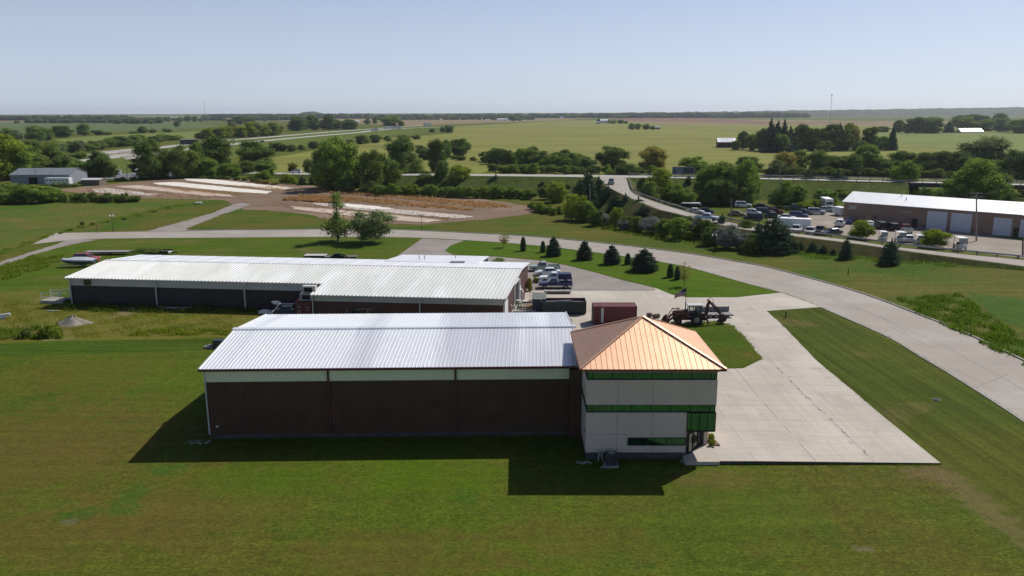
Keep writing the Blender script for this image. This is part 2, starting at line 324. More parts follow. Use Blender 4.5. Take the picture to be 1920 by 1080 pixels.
# the ground: one sheet out to the horizon
g = MB(); n_ = 24
g.add([(-30000, -300, 0), (30000, -300, 0), (30000, 32000, 0), (-30000, 32000, 0)], [(0, 1, 2, 3)]); g.build('ground', M_BASE, kind='structure')
# near lawn round the warehouse
poly_obj('front_lawn', [(-95, 20, .01), (60, 20, .01), P(1925, 795, .01), P(1800, 712, .01), P(1700, 655, .01), P(1600, 605, .01), P(1542, 577, .01), P(1440, 577, .01), P(1300, 600, .01),
                        P(1060, 640, .01), P(440, 640, .01), P(0, 648, .01), P(-420, 655, .01)], G_LAWN)
sheet('unmown_strip', [(-200, 640), (100, 637), (400, 627), (450, 618), (450, 655), (385, 656), (120, 665), (-200, 670)], .018, G_STRIP, rough=.3)
sheet('verge_lawn', [(1440, 581), (1542, 578), (1600, 606), (1700, 656), (1800, 713), (1925, 795), (2400, 1080), (1960, 1080), (1757, 867), (1647, 768), (1535, 677)], .02, G_VERGE)
sheet('rough_field', [(-300, 560), (60, 545), (120, 560), (480, 556), (590, 555), (1080, 610), (1060, 640), (420, 632), (-300, 652)], .02, G_ROUGH, rough=.5)
sheet('back_lawn', [(-150, 560), (0, 495), (60, 477), (130, 461), (190, 450), (350, 446), (600, 444), (760, 445), (790, 449), (752, 476), (745, 500), (600, 560), (120, 560)], .014, G_BACK)
sheet('east_lawn', [(870, 450), (960, 456), (1060, 466), (1160, 479), (1240, 491), (1300, 503), (1400, 531), (1465, 548), (1380, 557), (1290, 557), (1260, 552), (1228, 540),
                    (1205, 533), (1170, 525), (1120, 511), (1060, 496), (1005, 487), (930, 480), (850, 477), (834, 470), (845, 460)], .03, G_BRIGHT)
NV = [(340, 432), (360, 431), (600, 429.5), (720, 429.5), (900, 437), (1000, 443), (1100, 452), (1200, 463), (1300, 476), (1400, 493), (1440, 501), (1500, 516), (1600, 542), (1700, 577), (1800, 616), (1925, 673),
      (1925, 500), (1700, 474), (1500, 455), (1300, 430), (1060, 385), (980, 378), (900, 362), (640, 355), (460, 385), (420, 395), (365, 425)]
sheet('north_verge', NV, .012, G_NORTH)
sheet('left_crop_field', [(-300, 395), (0, 378), (120, 378), (250, 376), (330, 384), (250, 405), (180, 420), (110, 437), (50, 460), (-40, 492), (-400, 590)], .015, G_SOY, rough=.5)
sheet('left_verge', [(330, 384), (420, 372), (440, 384), (395, 402), (340, 416), (270, 434), (150, 436), (110, 437), (180, 420), (250, 405)], .016, G_NORTH, rough=.4)
sheet('farm_track_verge', [(-100, 540), (-40, 492), (50, 461), (110, 438), (150, 447), (60, 470), (0, 495), (-80, 530)], .013, G_NORTH)
sheet('right_crop_field', [(1810, 548), (1925, 562), (2100, 580), (2100, 640), (1925, 620), (1860, 590)], .022, G_SOY2, rough=.5)

# distant fields
sheet('far_field', [(780, 241), (1060, 226), (1400, 224), (1925, 230), (2400, 235), (2400, 345), (1925, 345), (1440, 334), (1150, 329), (960, 328), (740, 327), (480, 322), (480, 300), (620, 278), (700, 262), (850, 250)], .06, G_FAR)
sheet('far_yellow_field', [(1640, 247), (1925, 250), (2300, 254), (2300, 310), (1925, 290), (1780, 280), (1690, 268), (1640, 262)], .12, G_FARY)
sheet('far_tan_field', [(1390, 234), (1640, 236), (1925, 240), (1925, 229), (1500, 226), (1180, 223), (1170, 228), (1245, 233)], .14, G_FART)
sheet('far_red_field', [(1170, 226), (1380, 229.5), (1440, 231), (1440, 228.5), (1390, 225), (1300, 221), (1120, 219.5)], .3, G_FARR)
sheet('far_red_strip', [(1385, 232), (1500, 231.3), (1640, 230), (1640, 228.4), (1500, 229)], .4, G_FARR)
sheet('far_left_green_field', [(-400, 262), (0, 250), (160, 249), (330, 243), (420, 236), (330, 228), (100, 228), (-400, 233)], .06, G_FARG)
sheet('far_left_tan_field', [(-400, 233), (0, 229), (240, 228), (330, 227), (400, 226), (480, 222), (480, 219), (200, 219), (-400, 221)], .2, G_FART)
sheet('far_left_yellow_field', [(100, 262), (160, 256), (250, 251), (380, 246), (385, 262), (260, 266), (130, 268)], .1, G_FARY)
sheet('far_middle_tan_field', [(480, 221), (700, 217.5), (1150, 218.5), (1100, 222), (1050, 226), (760, 236), (640, 230), (560, 228), (480, 226)], .22, G_FART)
# drying-bed ground
sheet('dirt_ground', [(100, 356), (180, 348), (290, 338), (345, 334), (440, 335), (560, 346), (620, 351), (700, 359), (830, 367), (900, 373), (1000, 386), (1050, 390), (990, 400), (940, 408), (880, 414), (790, 422),
                      (700, 418), (620, 410), (560, 400), (460, 392), (440, 386), (425, 375), (330, 373), (240, 371), (150, 362)], .03, M_DIRT, rough=1.2)
for nm, px, mt_ in (('white_bed', [(346, 335), (400, 336), (520, 349), (575, 354), (568, 357), (520, 355), (400, 344), (350, 338)], M_WHITE_BED),
                    ('white_bed', [(285, 343), (330, 341), (420, 350), (510, 359), (500, 363), (430, 359), (330, 349), (290, 345)], M_WHITE_BED),
                    ('pale_bed', [(215, 349), (260, 347), (340, 355), (430, 365), (440, 369), (380, 367), (300, 358), (225, 351)], M_PINK_BED),
                    ('pale_bed', [(172, 354), (200, 352), (240, 357), (300, 364), (290, 367), (220, 364), (180, 360)], M_CHUNK_BED),
                    ('pale_bed', [(585, 380), (640, 382), (720, 390), (880, 404), (890, 407), (860, 409), (760, 402), (650, 391), (600, 385)], M_CHUNK_BED),
                    ('white_bed', [(628, 380), (690, 385), (740, 391), (700, 392), (640, 386)], M_WHITE_BED),
                    ('pink_bed', [(545, 386), (640, 394), (720, 401), (830, 413), (800, 417), (720, 412), (640, 403), (550, 392)], M_PINK_BED)):
    BZ = BZ+.012 if 'BZ' in globals() else .06; sheet(nm, px, BZ, mt_, rough=.6)
# roads
UPE = [(105, 437), (150, 436), (270, 434), (350, 432.5), (600, 430), (720, 430), (900, 438), (1000, 444), (1100, 453), (1200, 464), (1300, 477), (1400, 494), (1440, 501.5), (1500, 517), (1615, 550), (1740, 597), (1800, 621), (1905, 670), (2050, 745)]
LOE = [(60, 458), (150, 449), (270, 446.5), (350, 446), (600, 444), (760, 445), (870, 450), (960, 456), (1060, 466), (1160, 479), (1240, 491), (1300, 503), (1400, 531), (1465, 548), (1542, 577), (1660, 629), (1730, 670), (1800, 712), (1925, 793), (2100, 920)]
U3 = smooth_pts([P(a, b, .04) for a, b in UPE]); L3 = smooth_pts([P(a, b, .04) for a, b in LOE])
poly_obj('road', U3+L3[::-1], M_ROAD)
def strip(pts, w0, w1, z0, z1, left=True):
    """box section following a polyline"""
    b = MB(); n = len(pts); secs = []
    for i, p in enumerate(pts):
        d = (pts[min(i+1, n-1)]-pts[max(i-1, 0)]); d.z = 0; d.normalize(); nn = Vector((-d.y, d.x, 0))*(1 if left else -1)
        a = p+nn*w0; c = p+nn*w1; secs.append([(a.x, a.y, z0), (a.x, a.y, z1), (c.x, c.y, z1), (c.x, c.y, z0)])
    vs = [v for s_ in secs for v in s_]; fs = []
    for i in range(n-1):
        for k in range(4): fs.append((4*i+k, 4*i+(k+1) % 4, 4*i+4+(k+1) % 4, 4*i+4+k))
    fs += [(0, 1, 2, 3), (4*n-4, 4*n-3, 4*n-2, 4*n-1)]; return b.add(vs, fs)
strip(smooth_pts([P(a, b, .04) for a, b in UPE[3:]]), 0, .22, -.05, .19).build('kerb', M_KERB, kind='structure')
strip(smooth_pts([P(a, b, .04) for a, b in LOE[14:]]), 0, .2, -.05, .10, False).build('kerb', M_KERB, kind='structure')
strip(smooth_pts([P(a, b, .04) for a, b in LOE[6:14]]), 0, .2, -.05, .09, False).build('kerb', M_KERB, kind='structure')
sheet('side_lane', [(268, 435), (340, 416), (400, 399), (432, 385), (448, 380), (470, 382), (455, 390), (410, 404), (375, 419), (352, 428), (352, 435)], .05, M_GRAV, rough=.5)
sheet('farm_track', [(-200, 590), (-40, 505), (0, 491), (60, 472), (100, 460), (130, 449), (185, 449), (130, 459), (60, 478), (10, 497), (-60, 525), (-200, 610)], .05, M_GRAV, rough=.3)
# yard slabs
sheet('gravel_lot', [(742, 500), (745, 480), (792, 447), (870, 451), (845, 460), (834, 470), (850, 478), (930, 481), (1005, 488), (1060, 497), (1120, 512), (1170, 526), (1205, 534), (1228, 540), (1228, 545), (960, 545), (900, 500)], .055, M_GRAV)
def az(p): return .045+max(0, min(1, (76-p[1])/14))*(.27-.17*max(0, min(1, (p[0]-20)/15)))
yd = [Vector((16.4, 76, 0)), Vector((35.5, 76, 0)), Vector((35.55, 82, 0)), Vector((35.5, 90.5, 0)), Vector((36.8, 108, 0)), Vector((37.0, 115.2, 0)), P(1542, 576), P(1465, 549), P(1380, 558), P(1290, 558), P(1260, 553), P(1228, 540), P(1065, 538.5), P(985, 538), P(940, 560), P(930, 625), P(1066, 640), Vector((16.4, 80, 0))]
poly_obj('concrete_yard', [(p.x, p.y, .045) for p in yd], M_CONC)
b = MB(); XS = [16.4, 18, 20, 25, 30, 35.45]; YS = [62.36, 65, 68, 72, 76]
b.add([(x, y, az((x, y))) for y in YS for x in XS], [(j*6+i, j*6+i+1, j*6+i+7, j*6+i+6) for j in range(4) for i in range(5)]); b.build('concrete_apron', M_CONC, kind='structure')
b = MB()
for i in range(5): b.add([(XS[i], 62.36, -.1), (XS[i+1], 62.36, -.1), (XS[i+1], 62.36, az((XS[i+1], 62))), (XS[i], 62.36, az((XS[i], 62)))], [(0, 1, 2, 3)])
for i in range(4): b.add([(35.45, YS[i], -.1), (35.45, YS[i+1], -.1), (35.45, YS[i+1], az((35.45, YS[i+1]))), (35.45, YS[i], az((35.45, YS[i])))], [(0, 1, 2, 3)])
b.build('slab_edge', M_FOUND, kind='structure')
sheet('island_lawn', [(1262, 611), (1300, 606), (1347, 601), (1373, 611), (1400, 637), (1429, 673), (1393, 690), (1340, 691), (1300, 680), (1270, 640)], .075, G_ISLAND)
# joints sawn into the slab
M_JOINT = mat('joint_filler', (.23, .205, .18), .9)
b = MB()
def joint(p, q, w_=.02):
    p = Vector((*p, 0)); q = Vector((*q, 0)); n_ = max(1, int((q-p).length/2)); d = (q-p).normalized(); nn = Vector((-d.y, d.x, 0))*w_
    for i in range(n_):
        a = p.lerp(q, i/n_); c = p.lerp(q, (i+1)/n_)
        if rnd.random() < .12: continue
        b.add([(a.x-nn.x, a.y-nn.y, az(a)+.006), (c.x-nn.x, c.y-nn.y, az(c)+.006), (c.x+nn.x, c.y+nn.y, az(c)+.006), (a.x+nn.x, a.y+nn.y, az(a)+.006)], [(0, 1, 2, 3)])
for x, w_ in ((20, .014), (25, .03), (30, .018)): joint((x, 62.5), (x, 113), w_)
joint((27.5, 62.5), (27.5, 88), .012)
for y in (68, 72, 76.1, 82, 88, 94, 100, 106, 112): joint((17 if y < 80 else 27, y), (35.3, y), .012)
for k in range(40): x = 30+rnd.gauss(0, .12); y = rnd.uniform(63, 88); joint((x, y), (x+rnd.uniform(-.1, .1), y+.5), rnd.uniform(.02, .06))
b.build('slab_joints', M_JOINT, kind='structure')
# tar-filled cracks in the curved road
M_TAR = mat('tar_crack', (.15, .135, .125), .85)
b = MB()
def crack(pts, w_=.05, z=.046):
    q = smooth_pts([P(a, c, z) for a, c in pts], 6)
    q = [p+Vector((rnd.uniform(-.12, .12), rnd.uniform(-.12, .12), 0)) for p in q]
    for i in range(len(q)-1):
        d = (q[i+1]-q[i]).normalized(); nn = Vector((-d.y, d.x, 0))*w_/2
        b.add([tuple(q[i]-nn), tuple(q[i+1]-nn), tuple(q[i+1]+nn), tuple(q[i]+nn)], [(0, 1, 2, 3)])
crack([(1250, 484), (1400, 514), (1530, 548), (1640, 590), (1750, 640), (1850, 692), (1925, 735)], .06)
crack([(1668, 612), (1700, 628), (1735, 645)]); crack([(1600, 575), (1660, 600), (1700, 622)]); crack([(1700, 640), (1760, 655)]); crack([(1830, 727), (1890, 700)]); crack([(1520, 556), (1560, 548)])
crack([(900, 447), (1060, 459), (1200, 476)], .05); crack([(1780, 690), (1850, 720)], .05); crack([(1560, 560), (1580, 572)], .05)
b.build('road_cracks', M_TAR, kind='structure')
# right-hand lot
sheet('parking_lot', [(1500, 400), (1560, 392), (1590, 402), (1930, 452), (2050, 470), (2050, 500), (1925, 484), (1800, 470), (1640, 450), (1490, 434), (1440, 424), (1440, 410)], .03, M_LOT)
sheet('lot_grass', [(1240, 372), (1440, 368), (1560, 388), (1500, 400), (1440, 410), (1440, 424), (1340, 412), (1260, 398)], .02, G_NORTH)

# ---------------------------------------------------------------- raised roads with banks
M_BANK = grass('bank_grass', (.075, .078, .022), (.095, .085, .035), fine=1.4, layers=[((.05, .08, .015), .15, .5, .65)])
M_BANKG = grass('bank_green_grass', (.085, .115, .024), (.10, .12, .03), fine=.6)
M_HWY = mat('highway_concrete', (.42, .40, .36), .85, col2=(.37, .35, .315), scale=.05, layers=[((.31, .29, .265), .4, .6, .85)])
def raised(name, A, B, m, bankm=M_BANK, bank=True, slope=2.0, sides=(1, 1), kerb=0):
    n = len(A); b = MB()
    b.add([tuple(p) for p in A]+[tuple(p) for p in B], [(i, i+1, n+i+1, n+i) for i in range(n-1)]); b.build(name, m, kind='structure', fix=False)
    if bank:
        for S, O, on in ((A, B, sides[0]), (B, A, sides[1])):
            if not on: continue
            vs = []
            for p, q in zip(S, O):
                d = Vector((p.x-q.x, p.y-q.y, 0)).normalized()
                vs += [(p.x-d.x*.3, p.y-d.y*.3, p.z-.06), (p.x+d.x*.9, p.y+d.y*.9, p.z-.03), (p.x+d.x*(.9+slope*p.z), p.y+d.y*(.9+slope*p.z), -.08)]
            fs = []
            for i in range(n-1):
                for k in (0, 1): fs.append((3*i+k, 3*i+k+1, 3*i+4+k, 3*i+3+k))
            q = MB().add(vs, fs); q.build('embankment', bankm, kind='structure')
def centre(pts, width, sub=4):
    q = smooth_pts([P(*p) for p in pts], sub); n = len(q); A = []; B = []
    for i, p in enumerate(q):
        d = (q[min(i+1, n-1)]-q[max(i-1, 0)]); d.z = 0; d.normalize(); nn = Vector((-d.y, d.x, 0))*width/2
        A.append(p+nn); B.append(p-nn)
    return A, B
RU = [(1172, 331, 6.03), (1176, 340, 6.0), (1185, 359, 5.7), (1225, 377, 5.0), (1282, 395, 4.4), (1305, 401, 4.2), (1345, 411, 3.9), (1400, 423, 3.3), (1477, 436, 2.7), (1600, 451, 2.1), (1690, 464, 1.7), (1815, 477, 1.1), (1920, 487.5, .7), (2050, 505, .3)]
RL = [(1120, 331, 6.03), (1132, 342, 6.0), (1147, 354, 5.7), (1192, 375, 5.2), (1235, 392, 4.6), (1260, 398, 4.4), (1307, 410, 3.9), (1380, 427, 3.3), (1478, 441, 2.7), (1600, 456, 2.1), (1690, 469, 1.7), (1772, 480, 1.2), (1920, 499, .6), (2050, 518, .25)]
RA = smooth_pts([P(*p) for p in RU], 4); RB = smooth_pts([P(*p) for p in RL], 4)
raised('ramp_road', RA, RB, M_ROAD, slope=1.7)
A, B = centre([(150, 303, .15), (225, 310, .15), (345, 319, .4), (480, 324, 1.0), (600, 326, 2.2), (740, 327, 3.5), (960, 328.5, 5.2), (1150, 330.5, 6.0), (1440, 334, 6.0), (1700, 340, 6.0)], 10)
raised('state_road', A, B, M_HWY, M_BANKG)
A, B = centre([(1700, 340, 6.0), (1850, 343, 6.0), (1990, 347, 6.0)], 10); raised('state_road', A, B, M_HWY, bank=False)
br = thing('road_bridge', 'low concrete bridge deck with steel girder carrying the state road, far right', 'bridge', tuple(P(1700, 340, 6.0)))
o0 = br.location
def rel(p): return Vector(p)-o0
b = MB()
for S in (A, B):
    b = MB()
    for i in range(len(A)-1): b.bar(rel(S[i]-Vector((0, 0, .75))), rel(S[i+1]-Vector((0, 0, .75))), .35, 1.3)
    b.build('girder', mat('dark_girder', (.06, .055, .06), .8), br)
for k in (1, 4, 7):
    b = MB()
    for S in (A, B): b.tube(rel((S[k].x, S[k].y, -.1)), rel((S[k].x, S[k].y, 4.9)), .5, n=8)
    b.bar(rel((A[k].x, A[k].y, 4.9)), rel((B[k].x, B[k].y, 4.9)), .9, .8); b.build('pier', M_KERB, br)
# interstate: two carriageways
far_w = [(60, 299, 6.3), (107, 295, 6.4), (160, 291, 6.5), (205, 287, 6.5)]
far_b = [(205, 287, 6.5), (245, 283, 6.5), (285, 278.5, 6.5)]
far_e = [(285, 278.5, 6.5), (347, 271, 6.5), (425, 263, 6.5), (480, 259, 6.5), (580, 250.5, 6.5), (655, 244.5, 6.5), (700, 241.5, 6.5), (760, 237, 6.5), (800, 234.5, 6.0)]
nr_w = [(90, 306.5, 6.3), (155, 301, 6.4), (206, 295.5, 6.5)]
nr_b = [(206, 295.5, 6.5), (245, 291, 6.5), (285, 287.5, 6.5)]
nr_e = [(285, 287.5, 6.5), (362, 279, 6.5), (425, 271.5, 6.5), (480, 265.5, 6.5), (580, 256, 6.5), (675, 248, 6.5), (705, 244.5, 6.5), (760, 240.5, 6.5), (830, 238, 6.3)]
for s_ in (far_w, far_e, nr_w, nr_e): A, B = centre(s_, 12); raised('interstate', A, B, M_HWY, M_BANKG)
for s_, lb in ((far_b, 'concrete interstate bridge deck, the farther of the pair'), (nr_b, 'concrete interstate bridge on round piers, the nearer of the pair')):
    A, B = centre(s_, 12)
    br = thing('interstate_bridge', lb, 'bridge', tuple(P(*s_[0])), group='interstate bridges over the state road'); o0 = br.location
    b = MB(); n = len(A)
    for i in range(n-1):
        b.slab([rel(A[i]), rel(A[i+1]), rel(B[i+1]), rel(B[i])], .5)
    b.build('deck', M_HWY, br)
    for S in (A, B):
        b = MB()
        for i in range(n-1): b.bar(rel(S[i]+Vector((0, 0, .4))), rel(S[i+1]+Vector((0, 0, .4))), .3, .85); b.bar(rel(S[i]-Vector((0, 0, .95))), rel(S[i+1]-Vector((0, 0, .95))), .4, .9)
        b.build('parapet', M_KERB, br)
    for k in (1, 4, 7):
        if k < n:
            b = MB(); M = (A[k]+B[k])/2
            for t in (.1, .5, .9): q = A[k].lerp(B[k], t); b.tube(rel((q.x, q.y, -.1)), rel((q.x, q.y, 5.1)), .55, n=8)
            b.bar(rel((A[k].x, A[k].y, 5.0)), rel((B[k].x, B[k].y, 5.0)), 1, .8); b.build('pier', M_KERB, br)
def guardrail(pts, label, off=.7, group='guard rails', post=4.0):
    n = len(pts); o = thing('guardrail', label, 'guard rail', tuple(pts[0]), group=group); o0_ = Vector(pts[0])
    b = MB()
    for i in range(n-1): b.bar(pts[i]-o0_+Vector((0, 0, .62)), pts[i+1]-o0_+Vector((0, 0, .62)), .08, .34)
    b.build('rail_beam', M_STEEL, o)
    pm = None; acc = 0; k = 0
    for i in range(n-1):
        L = (pts[i+1]-pts[i]).length; s_ = acc
        while s_ < L and k < 95:
            p = pts[i].lerp(pts[i+1], s_/L)-o0_
            if pm is None: po = MB().box(-.08, -.1, -.5, .08, .1, .75).build('post', M_WOOD, o); pm = po.data
            else: po = bpy.data.objects.new('post', pm); C.objects.link(po); po.parent = o
            po.location = p; s_ += post; k += 1
        acc = s_-L
off = []
for p, q in zip(RA, RB): d = Vector((p.x-q.x, p.y-q.y, 0)).normalized(); off.append(p+d*.6)
guardrail(off[4:], 'long steel guard rail curving along the ramp road beside the car lot', post=3.5)
A, B = centre([(1176, 331, 6.0), (1440, 334, 6.0), (1700, 340, 6.0), (1850, 343, 6.0), (1990, 347, 6.0)], 10.6)
guardrail(A, 'steel guard rail on the far side of the state road bridge', post=4); guardrail([p for p in B if p.x > 40], 'steel guard rail on the near side of the state road bridge', post=4)
A, B = centre([(240, 308, .2), (345, 317, .4), (420, 320, .6)], 11); guardrail(B, 'steel guard rail on the state road below the left sheds', post=4)

# ================================================================ BUILDINGS
def ribbed(b, e0, e1, r1, r0, n, w_=.05, h=.035, ext=True):
    """ribs up a slope from eave e0-e1 to ridge r0-r1"""
    e0, e1, r1, r0 = map(Vector, (e0, e1, r1, r0)); nrm = (e1-e0).cross(r0-e0).normalized()
    if nrm.z < 0: nrm = -nrm
    for i in range(n+1):
        t = i/n; a = e0.lerp(e1, t); c = r0.lerp(r1, t); u = (e1-e0).normalized()*w_/2
        b.add([tuple(a-u*1.6), tuple(a+u*1.6), tuple(a+u*.8+nrm*h), tuple(a-u*.8+nrm*h), tuple(c-u*1.6), tuple(c+u*1.6), tuple(c+u*.8+nrm*h), tuple(c-u*.8+nrm*h)],
              [(0, 1, 2, 3), (5, 4, 7, 6), (1, 5, 6, 2), (2, 6, 7, 3), (3, 7, 4, 0)])
def roof_slope(name, e0, e1, r1, r0, n, m, parent, th=.10, **k):
    b = MB(); b.slab([e0, e1, r1, r0], th); ribbed(b, e0, e1, r1, r0, n, **k); return b.build(name, m, parent)
def vee(b, a, c, z0, z1, n, depth=.03, mi=0):
    """ribbed cladding between two ground points"""
    a = Vector(a); c = Vector(c); d = (c-a); L = d.length; d.normalize(); nn = Vector((d.y, -d.x, 0))
    for i in range(n):
        p = a+d*(L*(i+.5)/n); q = p+nn*depth
        u = d*.035
        b.add([(p.x-u.x*1.5, p.y-u.y*1.5, z0), (p.x+u.x*1.5, p.y+u.y*1.5, z0), (q.x+u.x, q.y+u.y, z0), (q.x-u.x, q.y-u.y, z0),
               (p.x-u.x*1.5, p.y-u.y*1.5, z1), (p.x+u.x*1.5, p.y+u.y*1.5, z1), (q.x+u.x, q.y+u.y, z1), (q.x-u.x, q.y-u.y, z1)],
              [(1, 5, 6, 2), (2, 6, 7, 3), (3, 7, 4, 0)], mi)

# ---- main warehouse
eNL, eNR = P(373.7, 692.3, 6.83), P(1080, 686, 6.83); rL, rR = P(441.5, 617.4, 7.9), P(1073.5, 612.5, 7.9); eFL, eFR = P(499.8, 589.6, 6.83), P(1060.3, 585.4, 6.83)
wh = thing('warehouse', 'long brown warehouse with pale band and silver ribbed gable roof in the foreground', 'warehouse', (-11, 78, 0)); ow = Vector(wh.location)
rl = lambda p: Vector(p)-ow
def inset(p, dx, dy): return Vector((p.x+dx, p.y+dy, 0))
wNL, wNR, wFR, wFL = inset(eNL, .28, .35), inset(eNR, -.2, .35), inset(eFR, -.2, -.35), inset(eFL, .28, -.35)
def wallring(name, pts, z0, z1, m, par, orig, thick=0, ribs=0, fix=True):
    b = MB(); n = len(pts)
    vs = [tuple(Vector((p.x, p.y, z))-orig) for z in (z0, z1) for p in pts]
    b.add(vs, [(i, (i+1) % n, n+(i+1) % n, n+i) for i in range(n)])
    if ribs:
        for i in range(n):
            a, c = pts[i], pts[(i+1) % n]; k = int((c-a).length/ribs)
            vee(b, Vector((a.x, a.y, 0))-Vector((orig.x, orig.y, 0)), Vector((c.x, c.y, 0))-Vector((orig.x, orig.y, 0)), z0-orig.z, z1-orig.z, k)
    return b.build(name, m, par)
ring = [wNL, wNR, wFR, wFL]
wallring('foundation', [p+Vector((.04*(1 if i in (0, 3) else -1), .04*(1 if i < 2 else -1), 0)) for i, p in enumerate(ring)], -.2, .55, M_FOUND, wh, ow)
wallring('wall', ring, .5, 5.55, M_BROWN, wh, ow, ribs=.3)
wallring('upper_band', [p+Vector((-.012 if i in (0, 3) else .012, -.012 if i < 2 else .012, 0)) for i, p in enumerate(ring)], 5.5, 6.74, M_CREAM, wh, ow, ribs=.3)
b = MB()
for a, f_, r_ in ((wNL, wFL, rL), (wNR, wFR, rR)):
    b.add([tuple(rl((a.x, a.y, 6.72))), tuple(rl((f_.x, f_.y, 6.72))), tuple(rl((a.x, r_.y, 7.78)))], [(0, 1, 2)])
b.build('gable_end', M_CREAM, wh)
roof_slope('roof', rl(eNL), rl(eNR), rl(rR), rl(rL), 96, M_STEELROOF, wh); roof_slope('roof', rl(eFL), rl(eFR), rl(rR), rl(rL), 96, M_STEELROOF, wh)
b = MB(); b.bar(rl(rL)+Vector((-.25, 0, .04)), rl(rR)+Vector((.35, 0, .04)), .55, .16); b.build('ridge_cap', M_STEELROOF, wh)
b = MB(); b.bar(rl(eNL)+Vector((-.08, -.06, -.1)), rl(eNR)+Vector((.0, -.06, -.1)), .16, .2); b.build('gutter', M_MAROON, wh)
b = MB()
for e, r_, f_, sx in ((eNL, rL, eFL, -1), (eNR, rR, eFR, 1)):
    b.bar(rl(e)+Vector((sx*.05, -.05, -.02)), rl(r_)+Vector((sx*.05, 0, -.02)), .1, .2); b.bar(rl(r_)+Vector((sx*.05, 0, -.02)), rl(f_)+Vector((sx*.05, 0.05, -.02)), .1, .2)
b.build('rake_trim', M_TRIM, wh)
for px_, m_ in ((614.5, M_MAROON), (853.5, M_MAROON), (1083.5, M_MAROON)):
    q = F(px_, 700, 67.75); b = MB(); b.box(-.09, -.14, .55, .09, -.0, 6.65); o = b.build('downspout', m_, wh); t = (q.x-wNL.x)/(wNR.x-wNL.x); o.location = rl((q.x, wNL.y+(wNR.y-wNL.y)*min(t, 1)-.02, 0))
b = MB(); b.box(-.05, -.05, .5, .07, .05, 6.7); o = b.build('corner_trim', M_TRIM, wh); o.location = rl((wNL.x-.02, wNL.y-.02, 0))
b = MB().box(-.12, -.06, 0, .12, 0, .1); o = b.build('wall_light', M_LAMP, wh); o.location = rl((wNL.x+.75, wNL.y-.04, 1.25))

b = MB(); b.box(4.6-ow.x, 67.9-ow.y, -.1, 5.95-ow.x, 86-ow.y, 6.5); b.build('link_wall', M_BROWN, wh)
# ---- office tower
tw = thing('office_tower', 'square three storey stucco office block with copper coloured pyramid roof', 'office building', (11, 68.2, 0)); ot = Vector(tw.location)
tl = lambda x, y, z: Vector((x, y, z))-ot
X0, X1, Y0, Y1 = 5.72, 16.62, 63.2, 73.4
CX = 14.2                                            # where the chamfered ground floor starts
def wbox(name, x0, y0, z0, x1, y1, z1, m, **k):
    b = MB(); b.box(x0-ot.x, y0-ot.y, z0, x1-ot.x, y1-ot.y, z1); return b.build(name, m, tw, **k)
# solid bands of wall
wbox('wall', X0, Y0, 5.0, X1, Y1, 7.18, M_EIFS)
wbox('wall', X0, Y0, 7.86, X1, Y1, 8.30, M_EIFS)
b = MB(); b.prism([(X0-ot.x, Y0-ot.y), (CX-ot.x, Y0-ot.y), (CX-ot.x, Y0+.75-ot.y), (16.3-ot.x, 66.1-ot.y), (X1-ot.x, 66.1-ot.y), (X1-ot.x, Y1-ot.y), (X0-ot.x, Y1-ot.y)], .72, 2.66)
b.build('wall', M_EIFS, tw)
b = MB(); b.prism([(X0-ot.x, Y0-ot.y), (CX-ot.x, Y0-ot.y), (CX-ot.x, Y0+2.9-ot.y), (X1-ot.x, Y0+2.9-ot.y), (X1-ot.x, Y1-ot.y), (X0-ot.x, Y1-ot.y)], 2.66, 4.3); b.build('wall', M_EIFS, tw)
b = MB(); b.prism([(X0+.08-ot.x, Y0+.08-ot.y), (CX-.1-ot.x, Y0+.08-ot.y), (16.25-ot.x, 66.2-ot.y), (X1-.08-ot.x, 66.2-ot.y), (X1-.08-ot.x, Y1-ot.y), (X0+.08-ot.x, Y1-ot.y)], -.3, .72); b.build('foundation', M_FOUND, tw)
# joints in the stucco
b = MB()
for x in (8.35, 11.3): b.box(x-.012-ot.x, Y0-.004-ot.y, .74, x+.012-ot.x, Y0+.01-ot.y, 4.28); b.box(x-.012-ot.x, Y0-.004-ot.y, 5.02, x+.012-ot.x, Y0+.01-ot.y, 7.16)
b.box(X0-ot.x, Y0-.004-ot.y, 2.34, 9.2-ot.x, Y0+.01-ot.y, 2.36); b.build('panel_joint', M_FOUND, tw)
def ribbon(x0, x1, z0, z1, mull, y, ends=True):
    f_ = MB(); f_.box(x0-ot.x, y-.02-ot.y, z0, x1-ot.x, y+.06-ot.y, z0+.07); f_.box(x0-ot.x, y-.02-ot.y, z1-.06, x1-ot.x, y+.06-ot.y, z1)
    xs = sorted([x0+.03, x1-.03]+list(mull))
    for x in xs: f_.box(x-.03-ot.x, y-.025-ot.y, z0+.07, x+.03-ot.x, y+.055-ot.y, z1-.06)
    fo = f_.build('window_frame', M_FRAME, tw)
    for a, c in zip(xs[:-1], xs[1:]):
        q = MB(); q.box(a+.035-ot.x, y+.02-ot.y, z0+.075, c-.035-ot.x, y+.045-ot.y, z1-.065); q.build('pane', M_GLASS, fo)
mx_ = [F(p, 765, 63.3).x for p in (1110.5, 1147.3, 1184, 1220.5, 1257.5, 1294.5, 1331)]
wbox('recess_lining', X0+.15, Y0+.18, 7.18, X1-.15, Y1-.15, 7.86, M_FRAME); wbox('recess_lining', X0+.15, Y0+.18, 4.3, X1-.15, Y1-.15, 5.0, M_FRAME)
ribbon(X0+.04, X1-.04, 7.18, 7.86, mx_, Y0+.1); ribbon(X0+.04, X1-.04, 4.3, 5.0, mx_, Y0+.1)
